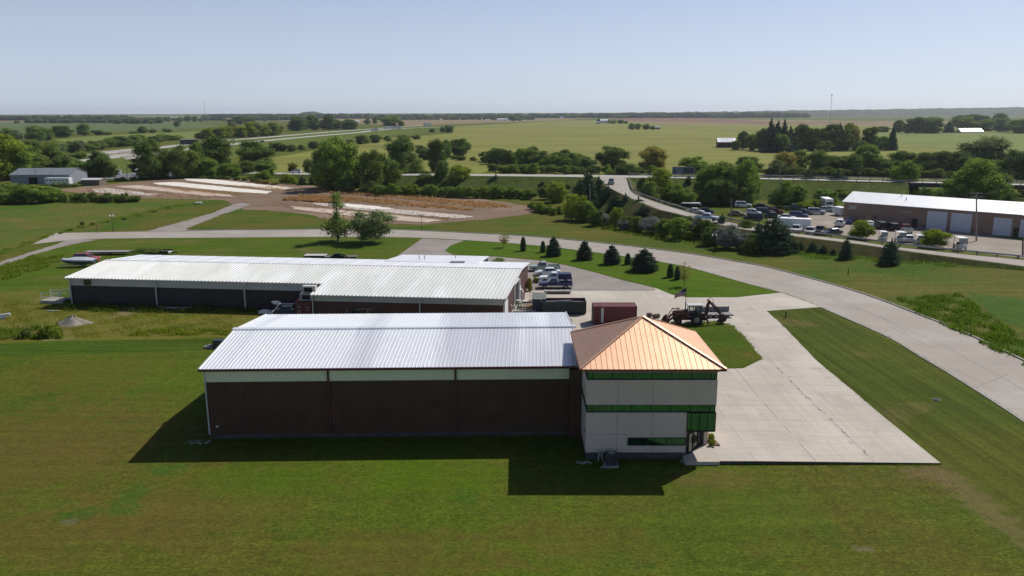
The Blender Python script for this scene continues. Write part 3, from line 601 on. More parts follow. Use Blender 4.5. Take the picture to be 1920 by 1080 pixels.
# side ribbons (left and right)
for xx, sgn in ((X0+.06, -1), (X1-.06, 1)):
    for z0, z1 in ((4.3, 5.0), (7.18, 7.86)):
        f_ = MB()
        for z in (z0, z1-.06): f_.box(xx-.03-ot.x, Y0+.18-ot.y, z, xx+.03-ot.x, Y1-.3-ot.y, z+.06)
        ys = [Y0+.2+i*(Y1-Y0-.5)/6 for i in range(7)]
        for y in ys: f_.box(xx-.035-ot.x, y-.03-ot.y, z0+.06, xx+.035-ot.x, y+.03-ot.y, z1-.06)
        fo = f_.build('window_frame', M_FRAME, tw)
        for a, c in zip(ys[:-1], ys[1:]): q = MB(); q.box(xx-.012-ot.x, a+.035-ot.y, z0+.065, xx+.012-ot.x, c-.035-ot.y, z1-.065); q.build('pane', M_GLASS, fo)
# low window
wbox('recess_lining', 9.3, Y0-.003, 1.36, 14.15, Y0+.02, 2.06, M_FRAME)
ribbon(9.27, CX-.02, 1.36, 2.08, [F(p, 827, 63.2).x for p in (1213.3, 1250)], Y0-.05)
# glazed corner bay, overhanging the entrance
bx = [F(p, 790, 63.2).x for p in (1296, 1311.3, 1326.3)]
ribbon(CX, X1+.02, 2.64, 4.3, bx, Y0-.02)
f_ = MB()
for z in (2.64, 4.24): f_.box(X1-.03-ot.x, Y0+.08-ot.y, z, X1+.04-ot.x, Y0+2.9-ot.y, z+.06)
ys = [Y0+.1, Y0+1, Y0+1.95, Y0+2.87]
for y in ys: f_.box(X1-.03-ot.x, y-.03-ot.y, 2.7, X1+.04-ot.x, y+.03-ot.y, 4.24)
fo = f_.build('window_frame', M_FRAME, tw)
for a, c in zip(ys[:-1], ys[1:]): q = MB(); q.box(X1-.01-ot.x, a+.035-ot.y, 2.705, X1+.015-ot.x, c-.035-ot.y, 4.235); q.build('pane', M_GLASS, fo)
b = MB(); b.box(CX-ot.x, Y0+.03-ot.y, 2.56, X1-ot.x, Y0+2.9-ot.y, 2.64); b.build('bay_floor', M_FRAME, tw)
wbox('bay_back', CX+.02, Y0+.9, 2.66, X1-.5, Y0+1.0, 4.28, M_DARK)
# entrance glazing on the chamfer
ea, eb = Vector((CX+.32, 63.75, 0))-ot, Vector((16.32, 66.05, 0))-ot; ed = (eb-ea).normalized(); en = Vector((ed.y, -ed.x, 0))
L_ = (Vector((eb.x, eb.y, 0))-Vector((ea.x, ea.y, 0))).length; ea.z = 0; eb.z = 0; ed = (eb-ea).normalized(); en = Vector((ed.y, -ed.x, 0))
f_ = MB()
for t in (0, .3, .62, .9, 1): q = ea+ed*(L_*t); f_.bar(q+en*.06+Vector((0, 0, .3)), q+en*.06+Vector((0, 0, 2.56)), .07, .07)
for z in (.33, 2.1, 2.52): f_.bar(ea+en*.05+Vector((0, 0, z)), eb+en*.05+Vector((0, 0, z)), .06, .06)
fo = f_.build('entrance_frame', M_FRAME, tw)
for a, c in ((0, .3), (.3, .62), (.62, .9)):
    q = MB(); p0 = ea+ed*(L_*a+.05); p1 = ea+ed*(L_*c-.05); q.add([tuple(p0+Vector((0, 0, .36))+en*.03), tuple(p1+Vector((0, 0, .36))+en*.03), tuple(p1+Vector((0, 0, 2.07))+en*.03), tuple(p0+Vector((0, 0, 2.07))+en*.03)], [(0, 1, 2, 3)])
    q.build('door' if a == .3 else 'pane', M_DGLASS, fo)
wbox('column', 16.32, 65.7, .3, X1, 66.2, 2.66, M_EIFS)
wbox('step_pad', 14.0, 62.2, -.1, 16.9, 65.8, .33, M_CONC)
# pyramid roof
tE = [Vector((5.09, 62.36, 8.4)), Vector((17.05, 62.36, 8.4)), Vector((17.03, 73.95, 8.4)), Vector((5.07, 73.75, 8.4))]; AP = Vector((11.02, 68.2, 11.35))
tE = [p-ot for p in tE]; AP = AP-ot
b = MB()
for i in range(4):
    e0, e1 = tE[i], tE[(i+1) % 4]; b.add([tuple(e0), tuple(e1), tuple(AP)], [(0, 1, 2)])
    mid = (e0+e1)/2; nrm = (e1-e0).cross(AP-e0).normalized(); L = (e1-e0).length; u = (e1-e0).normalized(); up = (AP-mid); k = int(L/.455)
    for j in range(1, k):
        s_ = -L/2+j*L/k; fr_ = 1-abs(s_)/(L/2)
        a = mid+u*s_; c = a+up*fr_*.985
        b.add([tuple(a-u*.022), tuple(a+u*.022), tuple(a+u*.016+nrm*.03), tuple(a-u*.016+nrm*.03), tuple(c-u*.022), tuple(c+u*.022), tuple(c+u*.016+nrm*.03), tuple(c-u*.016+nrm*.03)],
              [(0, 1, 2, 3), (5, 4, 7, 6), (1, 5, 6, 2), (2, 6, 7, 3), (3, 7, 4, 0)])
b.build('roof', M_COPPER, tw)
b = MB()
for e in tE: b.bar(e+Vector((0, 0, .05)), AP+Vector((0, 0, .05)), .2, .07)
b.build('hip_cap', M_COPPER, tw)
b = MB()
for i in range(4): b.bar(tE[i]+Vector((0, 0, -.09)), tE[(i+1) % 4]+Vector((0, 0, -.09)), .12, .17)
b.build('gutter', mat('copper_brown_trim', (.22, .075, .045), .5, .3), tw)
b = MB(); b.add([tuple(p+Vector((0, 0, -.12))) for p in tE], [(3, 2, 1, 0)]); b.build('soffit', mat('tan_soffit', (.42, .25, .16), .7), tw)
b = MB(); b.box(X0-.04-ot.x, Y0-.04-ot.y, 7.9, X1+.04-ot.x, Y1-ot.y, 8.25); b.build('fascia_band', mat('tan_soffit', ()), tw)
b = MB(); b.box(X0-.14-ot.x, Y0+.5-ot.y, 2.3, X0-.002-ot.x, Y0+.75-ot.y, 2.6); b.build('wall_light', M_STEEL, tw)
# utilities at its foot
q = P(1144, 866); ac = thing('air_conditioner', 'dark air conditioning cabinet on a pad at the foot of the office tower', 'air conditioner', (q.x, 62.25, 0))
MB().box(-.45, -.4, .12, .45, .4, 1.12).build('cabinet', mat('dark_grey_metal', (.06, .065, .07), .5, .3), ac); MB().box(-.6, -.55, -.05, .6, .5, .12).build('pad', M_KERB, ac)
b = MB(); b.tube((0, 0, 1.12), (0, 0, 1.17), .32, n=16); b.build('fan_grille', M_STEEL, ac)
q = P(1121, 862); gm = thing('gas_meter', 'small grey gas meter with pipes against the office tower wall', 'meter', (q.x, 63.0, 0))
b = MB(); b.tube((0, 0, 0), (0, 0, 1.1), .04); b.tube((.35, 0, 0), (.35, 0, .9), .04); b.tube((0, 0, .9), (.35, 0, .9), .04); b.build('pipe', M_TRIM, gm); MB().box(.06, -.12, .45, .3, .1, .8).build('meter_body', M_STEEL, gm)
for px_, py_, s_, lb in ((372, 830, 1.0, 'pale splash stones on the grass at the warehouse left corner'), (1092, 868, .6, 'pale rubble patch at the left foot of the office tower'),
                         (1140, 876, .6, 'pale rubble patch in front of the air conditioner'), (1290, 866, .55, 'pale stones beside the entrance step')):
    q = P(px_, py_); b = MB()
    for k in range(26): a = rnd.uniform(0, 6.28); r_ = rnd.uniform(0, 1)**.6; b.ball((math.cos(a)*r_*1.3*s_, math.sin(a)*r_*.5*s_, .03), rnd.uniform(.05, .14), 5, 3, sz=.6)
    o = b.build('splash_stones', M_KERB); o.location = q; o['label'] = lb; o['category'] = 'stones'; o['group'] = 'stone patches beside the buildings'
q = P(1336, 832); o = thing('planting_bed', 'narrow mulch bed edged with steel beside the entrance', 'planting bed', (q.x, 67, .3))
MB().prism([(-.7, -1.2), (.4, -1.4), (-.2, 3), (-.9, 3)], -.1, .06).build('mulch', mat('mulch', (.20, .135, .09), .95), o)

# ---- long shed with wing (left back)
sh = thing('long_shed', 'long low white-roofed shed with slate walls and a front wing behind the warehouse', 'shed', (-35, 122, 0)); osd = Vector(sh.location)
sl = lambda p: Vector(p)-osd
NL = Vector((-69.84, 119.59, 4.3)); X1_ = Vector((-28.9, 115.0, 4.3)); RLs = Vector((-68.48, 129.8, 5.2)); FLs = Vector((-67.25, 140.0, 4.3))
FRs = Vector((1.95, 131.9, 4.3)); RRs = Vector((.6, 122.1, 5.15)); WL = Vector((-29.45, 109.8, 3.82)); WR = Vector((-1.8, 107.0, 3.82)); RX = Vector((-27.7, 125.35, 5.2))
XM = WL.lerp(RX, .34)
roof_slope('roof', sl(NL), sl(X1_), sl(RX), sl(RLs), 74, M_WHITEROOF, sh, w_=.12, h=.09); roof_slope('roof', sl(WL), sl(WR), sl(RRs), sl(RX), 50, M_WHITEROOF, sh, w_=.12, h=.09)
roof_slope('roof', sl(FLs), sl(FRs), sl(RRs), sl(RLs), 20, M_WHITEMEM, sh)
b = MB(); b.bar(sl(RLs)+Vector((0, 0, .03)), sl(RRs)+Vector((0, 0, .03)), .5, .1); b.build('ridge_cap', M_WHITEMEM, sh)
def seg(name, a, c, z0, z1, m, ribs=0, off_=0, par=sh, og=None):
    og = osd if og is None else og
    a = Vector((a[0], a[1], 0)); c = Vector((c[0], c[1], 0)); d = (c-a).normalized(); nn = Vector((d.y, -d.x, 0))*off_
    a = a+nn-og; c = c+nn-og; b = MB(); b.add([(a.x, a.y, z0), (c.x, c.y, z0), (c.x, c.y, z1), (a.x, a.y, z1)], [(0, 1, 2, 3)])
    if ribs: vee(b, a, c, z0, z1, int((c-a).length/ribs), .025)
    return b.build(name, m, par)
i3 = lambda p, dx, dy: (p.x+dx, p.y+dy)
wNL2, wX1, wWL, wWR, wFR2, wFL2 = i3(NL, .45, .4), i3(X1_, -.2, .4), i3(WL, .35, .35), i3(WR, -.3, .35), i3(FRs, -.3, -.4), i3(FLs, .45, -.4)
seg('wall', wNL2, wX1, -.1, 3.05, M_NAVYW, .35); seg('upper_band', wNL2, wX1, 3.05, 4.22, M_GREYB, .35, .004)
seg('wall', wWL, wWR, -.1, 2.85, M_BROWN2, .35); seg('upper_band', wWL, wWR, 2.85, 3.76, M_GREYB, .35, .004)
seg('wall', (wX1[0]+.4, wX1[1]+.3), wWL, -.1, 3.78, M_NAVYW)
def gable(name, pts, m, par, og): b = MB(); b.add([tuple(Vector(p)-og) for p in pts], [tuple(range(len(pts)))]); return b.build(name, m, par)
gable('wall', [(wWR[0], wWR[1], -.1), (wFR2[0], wFR2[1], -.1), (wFR2[0], wFR2[1], 4.2), (RRs.x-.3, RRs.y, 5.02), (wWR[0], wWR[1], 3.72)], M_BROWN2, sh, osd)
gable('wall', [(wNL2[0], wNL2[1], -.1), (wFL2[0], wFL2[1], -.1), (wFL2[0], wFL2[1], 4.2), (RLs.x+.45, RLs.y, 5.08), (wNL2[0], wNL2[1], 4.2)], M_NAVYW, sh, osd)
seg('wall', wFR2, wFL2, -.1, 4.2, M_NAVYW)
b = MB(); b.bar(sl(NL)+Vector((0, -.03, -.08)), sl(X1_)+Vector((0, -.03, -.08)), .1, .12); b.bar(sl(WL)+Vector((0, -.03, -.08)), sl(WR)+Vector((0, -.03, -.08)), .1, .12); b.build('gutter', M_GREYB, sh)
b = MB()
for e, r_ in ((WR, RRs), (RRs, FRs)): b.bar(sl(e)+Vector((.06, 0, -.05)), sl(r_)+Vector((.06, 0, -.05)), .08, .2)
b.build('rake_trim', M_WHITE, sh)
for px_, py_, yy in ((131, 545, 119.5), (291, 545, 117.8), (457, 545, 115.9), (585.5, 570, 109.6), (786.5, 575, 107.9), (945.5, 575, 106.8)):
    q = F(px_, py_, yy); b = MB(); b.box(-.09, -.16, 0, .09, -.03, 4.15 if px_ < 500 else 3.7); o = b.build('downspout', M_TRIM, sh)
    o.location = sl((q.x, q.y+.3, 0))
q = F(162, 528, 119.2); b = MB(); b.box(-.5, -.1, -.45, .5, 0, .45); o = b.build('window', M_DGLASS, sh); o.location = sl((q.x, q.y+.2, 3.62))
dirw = (Vector((wFR2[0], wFR2[1], 0))-Vector((wWR[0], wWR[1], 0))); LW = dirw.length; dirw.normalize(); nw = Vector((dirw.y, -dirw.x, 0))
def onwall(name, s0, s1, z0, z1, m, o_=.03, lab=None):
    a = Vector((wWR[0], wWR[1], 0))-osd+dirw*s0; c = Vector((wWR[0], wWR[1], 0))-osd+dirw*s1; b = MB()
    q = [a, c, c+nw*o_, a+nw*o_]; b.prism([(p.x, p.y) for p in q], z0, z1); return b.build(name, m, sh)
onwall('door', 1.0, 4.0, 0, 2.9, M_WHITE, .05); onwall('door_opening', 9.6, 13.2, 0, 3.7, M_DARK, .04); onwall('door_jamb', 9.2, 9.6, 0, 3.85, M_TRIM, .2)  # the opening is a dark panel, the unlit inside painted on the wall
onwall('door_jamb', 13.2, 13.6, 0, 3.85, M_WHITE, .35); onwall('door_head', 9.2, 13.6, 3.7, 3.9, M_WHITE, .25); onwall('side_door', 15.3, 16.4, 0, 2.2, M_WHITE, .05)
# annex
b = MB(); an = thing('annex', 'flat white roofed annex joined to the back of the long shed', 'annex', (-13, 135, 0)); oa = Vector(an.location)
q = [P(719, 489, 4.6), P(755, 477.5, 4.6), P(917, 480.5, 4.6), P(897, 494, 4.6)]
b.prism([(p.x-oa.x, p.y-oa.y) for p in (q[0], q[3], q[2], q[1])], 4.45, 4.62); b.build('roof', M_WHITEMEM, an)
b = MB(); b.prism([(p.x-oa.x+(.2 if k in (0, 3) else -.2), p.y-oa.y+(-.2 if k in (2, 3) else .2)) for k, p in enumerate((q[0], q[3], q[2], q[1]))], -.1, 4.45); b.build('wall', M_NAVYW, an)
for px_, py_ in ((786, 486), (796, 486), (854, 484)):
    p = P(px_, py_, 4.62); b = MB(); b.tube((0, 0, 0), (0, 0, .7), .07); o = b.build('vent_pipe', M_STEEL, an); o.location = Vector((p.x, p.y, 4.6))-oa
p = P(858, 491, 4.7); b = MB(); b.box(-1.2, -.5, 0, 1.2, .5, .16); o = b.build('roof_hatch', M_STEEL, an); o.location = Vector((p.x, p.y, 4.62))-oa

# ---- garage row on the right
A0 = P(1580, 415); B0 = P(1890, 443); gd = (B0-A0).normalized(); gn = Vector((-gd.y, gd.x, 0)); GL = 58
gr = thing('garage_row', 'long brown brick garage building with white roof and pale roller doors', 'garage building', tuple(A0), math.atan2(gd.y, gd.x))
b = MB()
pts = [(0, -.1), (0, 5.45), (6.5, 7.45), (13, 5.45), (13, -.1)]
b.add([(0, y, z) for y, z in pts]+[(GL, y, z) for y, z in pts], [(0, 1, 2, 3, 4), (9, 8, 7, 6, 5), (0, 5, 6, 1), (3, 8, 9, 4)]); b.build('wall', M_BRICK, gr)
for s_ in ((0, 6.5), (13, 6.5)):
    y0 = -.5 if s_[0] == 0 else 13.5
    b = MB(); b.slab([(-.4, y0, 5.38), (41.5, y0, 5.38), (41.5, 6.5, 7.6), (-.4, 6.5, 7.6)], .12); b.slab([(41.5, y0, 5.30), (GL, y0, 5.30), (GL, 6.5, 7.5), (41.5, 6.5, 7.5)], .12)
    ribbed(b, (-.4, y0, 5.38), (GL, y0, 5.38), (GL, 6.5, 7.6), (-.4, 6.5, 7.6), 60, w_=.04, h=.02); b.build('roof', M_WHITEMEM, gr)
b = MB(); b.box(-.3, -.12, 5.1, GL, -.02, 5.32); b.build('fascia', mat('dark_brown_trim', (.05, .035, .03), .6), gr)
for s0, s1, zt in ((20.9, 25.5, 4.55), (26.4, 31.0, 4.55), (35.7, 39.5, 4.2), (41.2, 45.5, 4.2), (48, 52, 4.2)):
    b = MB(); b.box(s0, -.06, 0, s1, -.01, zt)
    for z in (.9, 1.8, 2.7, 3.6): b.box(s0, -.075, z, s1, -.06, z+.03)
    o = b.build('roller_door', M_DOORG, gr); MB().box((s0+s1)/2-.12, -.09, 1.7, (s0+s1)/2+.12, -.076, 1.8).build('handle', M_STEEL, o)
MB().box(17.4, -.05, 0, 18.8, -.01, 2.3).build('door', M_DARK, gr); MB().box(40, -.05, 0, 41, -.01, 2.2).build('door', M_DARK, gr); MB().box(7.9, -.06, 1.6, 8.8, -.01, 2.6).build('window', M_DGLASS, gr)
MB().box(6.1, -.07, .9, 7.4, -.01, 2.4).build('notice_board', M_PLY, gr)
def letter_sign(s0, z0, w_, h_, strokes, mm):
    o = MB().box(s0, -.10, z0, s0+w_, -.02, z0+h_).build('sign', mm, gr); b = MB()
    for (x0, a, x1, c) in strokes: b.box(s0+x0*w_, -.12, z0+a*h_, s0+x1*w_, -.101, z0+c*h_)
    b.build('lettering', mat('sign_lettering', (.30, .25, .23), .7), o)
letter_sign(1.4, 3.5, 1.9, 1.0, [(.12, .2, .17, .8), (.24, .2, .29, .8), (.36, .3, .41, .8), (.36, .2, .48, .3), (.55, .2, .6, .8), (.66, .7, .8, .8), (.70, .2, .75, .7), (.85, .2, .9, .8)], mat('sign_cream', (.52, .50, .46), .7))
letter_sign(15.2, 3.5, 2.2, .62, [(.1, .35, .25, .65), (.3, .35, .5, .65), (.56, .35, .7, .65), (.76, .35, .9, .65)], mat('sign_tan', (.42, .36, .30), .7))
b = MB(); b.tube((14.5, 3.4, 6.3), (14.5, 3.4, 7.2), .12); b.tube((12.6, 5.5, 7.0), (12.6, 5.5, 8.1), .1); b.build('flue', M_STEEL, gr)
for s_ in (20.6, 26.1, 31.4, 45.9): MB().tube((s_, -.5, 0), (s_, -.5, 1.1), .09, n=8).build('bollard', mat('bollard_red', (.16, .04, .04), .6), gr)

# ================================================================ VEHICLES
def body_loft(b, secs, mi=0):
    """secs: (x, half width, z bottom, z shoulder, z top, top half width)"""
    n = len(secs); vs = []
    for (x, hw, zb, zs, zt, tw_) in secs:
        vs += [(x, -hw*.92, zb), (x, -hw, zb+.18), (x, -hw, zs), (x, -tw_, zt), (x, tw_, zt), (x, hw, zs), (x, hw, zb+.18), (x, hw*.92, zb)]
    fs = [tuple(range(7, -1, -1)), tuple(range(8*n-8, 8*n))]
    for i in range(n-1):
        for k in range(8): fs.append((8*i+k, 8*i+(k+1) % 8, 8*i+8+(k+1) % 8, 8*i+8+k))
    return b.add(vs, fs, mi)
def wheel(par, x, y, r, w_=.22, rim=M_STEEL):
    o = MB().tube((0, -w_/2, 0), (0, w_/2, 0), r, n=14).build('wheel', M_BLACK, par); o.location = (x, y, r)
    MB().tube((0, -w_/2-.012, 0), (0, w_/2+.012, 0), r*.58, n=10).build('rim', rim, o)
def cabin(par, xs, hw, z0, z1, inset_, paint, glass=M_DGLASS):
    """xs = base rear, base front, roof rear, roof front"""
    br, bf, rr, rf = xs; tw_ = hw-inset_
    b = MB(); vs = [(br, -hw, z0), (bf, -hw, z0), (bf, hw, z0), (br, hw, z0), (rr, -tw_, z1), (rf, -tw_, z1), (rf, tw_, z1), (rr, tw_, z1)]
    b.add(vs, [(4, 5, 6, 7), (0, 1, 5, 4), (1, 2, 6, 5), (2, 3, 7, 6), (3, 0, 4, 7)]); b.add([(rr+.08, -tw_+.08, z1+.045), (rf-.1, -tw_+.08, z1+.045), (rf-.1, tw_-.08, z1+.045), (rr+.08, tw_-.08, z1+.045)]+vs[4:], [(0, 1, 2, 3), (4, 5, 1, 0), (5, 6, 2, 1), (6, 7, 3, 2), (7, 4, 0, 3)])
    b.build('roof', paint, par)
    def lerp(p, q, t): return tuple(p[i]+(q[i]-p[i])*t for i in range(3))
    def pane(a, c, d, e, u0, u1, v0, v1, nrm, nm='window'):
        def pt(u, v): return tuple(x+nrm[i]*.012 for i, x in enumerate(lerp(lerp(a, c, u), lerp(e, d, u), v)))
        MB().add([pt(u0, v0), pt(u1, v0), pt(u1, v1), pt(u0, v1)], [(0, 1, 2, 3)]).build(nm, glass, par)
    L = bf-br; k = 2 if L > 1.9 else 1
    for s_, i0 in ((-1, 0), (1, 1)):
        a, c, d, e = (vs[0], vs[1], vs[5], vs[4]) if s_ < 0 else (vs[3], vs[2], vs[6], vs[7])
        for j in range(k): pane(a, c, d, e, .06+j*.88/k+.012, .06+(j+1)*.88/k-.012, .1, .88, (0, s_, 0))
    pane(vs[1], vs[2], vs[6], vs[5], .06, .94, .06, .9, (.9, 0, .4), 'windscreen'); pane(vs[0], vs[3], vs[7], vs[4], .1, .9, .15, .88, (-.9, 0, .4), 'rear_window')
def lights(par, L, hw, z):
    for s_ in (-1, 1):
        MB().box(L/2-.06, s_*hw*.82-.17, z, L/2+.02, s_*hw*.82+.17, z+.16).build('headlight', M_LIGHTC, par)
        MB().box(-L/2-.02, s_*hw*.84-.12, z, -L/2+.06, s_*hw*.84+.12, z+.2).build('tail_light', M_TAIL, par)
def make_sedan():
    t = thing('parked_car', 'x', 'car'); L, W = 4.7, .9; b = MB()
    body_loft(b, [(-2.35, W*.86, .35, .62, .72, .7), (-2.25, W*.95, .25, .74, .93, .74), (-1.5, W, .22, .82, 1.0, .8), (0, W, .2, .82, .98, .82), (1.0, W, .22, .80, .95, .8), (1.9, W*.97, .24, .68, .82, .72), (2.3, W*.88, .3, .55, .66, .66), (2.38, W*.8, .36, .48, .56, .6)])
    b.build('body', M_CPAINT, t, smooth=False); cabin(t, (-1.75, 1.05, -1.0, .35), W*.9, .93, 1.42, .17, M_CPAINT); lights(t, 4.7, W, .55)
    for x in (-1.38, 1.42):
        for y in (-.8, .8): wheel(t, x, y, .33)
    return t
def make_hatch():
    t = thing('parked_car', 'x', 'car'); W = .88; b = MB()
    body_loft(b, [(-2.05, W*.9, .3, .8, .95, .76), (-1.4, W, .22, .9, 1.03, .8), (.6, W, .2, .86, 1.0, .8), (1.5, W*.97, .24, .74, .88, .72), (2.0, W*.85, .3, .55, .66, .62)])
    b.build('body', M_CPAINT, t); cabin(t, (-1.95, 1.15, -1.55, .3), W*.9, .96, 1.5, .16, M_CPAINT); lights(t, 4.05, W, .6)
    for x in (-1.25, 1.28):
        for y in (-.78, .78): wheel(t, x, y, .31)
    return t
def make_suv():
    t = thing('parked_suv', 'x', 'suv'); W = .96; b = MB()
    body_loft(b, [(-2.4, W*.92, .4, .95, 1.05, .84), (-2.2, W, .32, 1.0, 1.12, .88), (.9, W, .3, 1.0, 1.12, .88), (1.8, W*.98, .34, .92, 1.05, .82), (2.35, W*.9, .4, .78, .95, .75), (2.42, W*.85, .42, .6, .7, .7)])
    b.build('body', M_CPAINT, t); cabin(t, (-2.3, 1.15, -2.05, .55), W*.92, 1.08, 1.72, .15, M_CPAINT); lights(t, 4.8, W, .78)
    b = MB(); b.bar((-1.7, -.66, 1.80), (.3, -.66, 1.80), .05, .05); b.bar((-1.7, .66, 1.80), (.3, .66, 1.80), .05, .05); b.build('roof_rail', M_STEEL, t)
    for x in (-1.42, 1.48):
        for y in (-.86, .86): wheel(t, x, y, .39, .26)
    return t
def make_pickup(rocker=M_CPAINT, crew=False):
    t = thing('parked_pickup', 'x', 'pickup truck'); W = .98; L = 5.6; b = MB(); cf = 1.15; cb = -1.0 if crew else -.45
    body_loft(b, [(cb, W, .48, 1.0, 1.12, .93), (cf, W, .48, 1.0, 1.12, .9), (2.3, W*.98, .5, .98, 1.08, .86), (2.72, W*.94, .5, .86, .98, .82), (2.8, W*.9, .52, .62, .7, .78)])
    b.build('body', M_CPAINT, t); cabin(t, (cb+.05, cf+.2, cb+.2, cf-.5), W*.93, 1.1, 1.78, .14, M_CPAINT)
    b = MB(); b.box(-2.8, -W, .5, cb-.06, -W+.1, 1.12); b.box(-2.8, W-.1, .5, cb-.06, W, 1.12); b.box(-2.8, -W+.1, .62, cb-.06, W-.1, .68); b.box(cb-.14, -W+.1, .68, cb-.06, W-.1, 1.1); b.build('bed', M_CPAINT, t)
    MB().box(-2.86, -W+.04, .5, -2.8, W-.04, 1.1).build('tailgate', M_CPAINT, t); MB().box(-2.98, -W*.9, .42, -2.86, W*.9, .6).build('bumper', M_CHROME, t); MB().box(2.78, -W*.92, .42, 2.92, W*.92, .62).build('bumper', M_CHROME, t)
    b = MB(); b.box(-2.7, -W-.012, .5, 2.7, -W+.02, .68); b.box(-2.7, W-.02, .5, 2.7, W+.012, .68); b.build('rocker_panel', rocker, t); lights(t, 5.66, W, .78)
    MB().box(2.76, -.5, .66, 2.83, .5, .9).build('grille', M_DARK, t)
    for x in (-1.75, 1.85):
        for y in (-.88, .88): wheel(t, x, y, .4, .27)
    return t
PROTO = {}
def hide_proto(t): PROTO_USED.add(t)
used = set()
MAKERS = dict(sedan=make_sedan, hatch=make_hatch, suv=make_suv, pickup=make_pickup, crew=lambda: make_pickup(crew=True))
def vehicle(kind, px, py, deg, col, label, group='vehicles parked in the car lot', z=0.0, sc_=1.0, name=None, cat=None):
    if group == 'vehicles parked in the car lot': sc_ *= 1.08
    loc = P(px, py, z)
    if kind not in PROTO:
        t = MAKERS[kind](); PROTO[kind] = t; t.location = loc; t.rotation_euler = (0, 0, R(deg)); t['label'] = label; t['group'] = group; t.scale = (sc_,)*3
        for o in [t]+list(t.children): o.color = (*col, 1)
    else: t = copy_tree(PROTO[kind], loc, R(deg), label, group, col, (sc_,)*3)
    if name: t.name = name
    if cat: t['category'] = cat
    return t
def child(t, nm): return [c for c in t.children if c.name.split('.')[0] == nm]
WHT = (.78, .79, .80); SIL = (.42, .44, .46); BLK = (.02, .02, .024); NAVY = (.025, .032, .10); DBL = (.035, .05, .12); RED = (.30, .04, .035)
YG = 'vehicles parked beside the long shed'
vehicle('pickup', 1021, 508, 180, (.34, .40, .36), 'old grey-green pickup with white cab roof, farthest beside the long shed', YG)
vehicle('sedan', 1027, 516.5, 180, WHT, 'white sedan parked between two pickups beside the long shed', YG)
t = vehicle('pickup', 1041, 529, 180, WHT, 'white pickup with a navy bed cover parked behind the navy pickup', YG)
for nm in ('bed', 'tailgate'):
    for c in child(t, nm): c.color = (*NAVY, 1)
MB().box(-2.75, -.93, 1.12, -.55, .93, 1.62).build('bed_cover', mat('navy_cover', (.025, .03, .085), .4), t)
t = vehicle('pickup', 1041, 540.5, 180, NAVY, 'navy pickup with silver lower panels, nearest beside the long shed', YG)
for c in child(t, 'rocker_panel'): c.color = (.6, .6, .62, 1)
t = vehicle('suv', 163, 491, 0, (.36, .06, .045), 'old faded red box shaped suv beside a covered boat', 'vehicles standing left of the long shed')
vehicle('suv', 556, 324.5, 180, WHT, 'white suv driving on the state road behind the drying beds', 'vehicles on the far roads', z=1.7)
vehicle('suv', 1146, 345, 262, (.16, .17, .19), 'dark grey suv coming down the ramp road from the junction', 'vehicles on the far roads', z=6.0)
vehicle('sedan', 437, 264.5, 200, WHT, 'white car driving on the interstate behind the left trees', 'vehicles on the far roads', z=6.5)
vehicle('sedan', 491, 267, 200, BLK, 'black car on the nearer interstate carriageway above the field', 'vehicles on the far roads', z=6.5)
vehicle('crew', 196, 329.5, 330, (.05, .10, .085), 'dark green pickup parked in the gravel yard by a grey tank', 'vehicles in the far left yard')
LG = 'vehicles parked in the car lot'
for a in (
    ('sedan', 1304, 400, -25, WHT, 'white sedan at the left end of the lot under the yellow-green tree'),
    ('sedan', 1323, 399.5, -20, DBL, 'dark blue sedan behind the silver pickup on the ramp'),
    ('suv', 1393, 389, -12, WHT, 'white suv with roof rails alone on the grass, nearest the dark trees'),
    ('sedan', 1428, 391, -35, BLK, 'black sedan with glinting windscreen at the back of the lot'),
    ('suv', 1434, 402, -22, (.05, .06, .09), 'dark blue-grey suv in front of the maroon car'),
    ('sedan', 1452, 400, -18, (.12, .018, .025), 'maroon sedan beside the bare patch of the lot'),
    ('sedan', 1382, 405, -22, (.33, .27, .18), 'beige sedan on the grass left of the white hatchback'),
    ('hatch', 1413, 402.5, -30, WHT, 'white hatchback on the grass beside the beige sedan'),
    ('suv', 1411, 413, 172, (.028, .026, .07), 'dark navy suv nearest the guard rail in the grass part'),
    ('crew', 1488, 394, 176, (.05, .08, .07), 'dark green crew cab pickup at the back of the lot'),
    ('sedan', 1507, 402, -38, (.06, .065, .08), 'dark sedan with bright windscreen squeezed behind the silver suv'),
    ('suv', 1530, 402, -16, (.48, .50, .53), 'long silver suv at the right end of the middle row'),
    ('sedan', 1546, 397, -25, (.40, .42, .44), 'silver sedan just behind the long silver suv'),
    ('suv', 1497, 409, -24, (.06, .06, .16), 'dark blue suv with pale bonnet beside the open gravel'),
    ('sedan', 1450, 409, -20, (.045, .04, .05), 'black sedan half hidden behind the big dark cedar'),
    ('sedan', 1475, 412, -20, WHT, 'white sedan next to the flat roofed white trailer'),
    ('sedan', 1559, 440, 196, (.07, .075, .10), 'dark sedan by the guard rail at the right end of the near row'),
    ('hatch', 1565, 398, -60, WHT, 'white hatchback beside the white box trailer by the garage wall'),
    ('sedan', 1591, 419, 70, (.05, .06, .20), 'blue sedan parked ahead of the white suv with spare wheel'),
    ('suv', 1648, 428, 86, (.03, .032, .04), 'black suv by the garage wall, left of its pair'),
    ('suv', 1671, 431, 84, (.022, .023, .035), 'black suv by the garage wall, next to the red pickup'),
    ('sedan', 1629, 425, 84, WHT, 'white sedan by the garage wall hidden by the round tree')):
    vehicle(*a[:5], a[5])
t = vehicle('suv', 1575, 424, 62, WHT, 'white suv with a spare wheel on its back door', LG)
o = MB().tube((-2.62, .1, 1.0), (-2.42, .1, 1.0), .36, n=12).build('spare_wheel', M_WHITE, t)
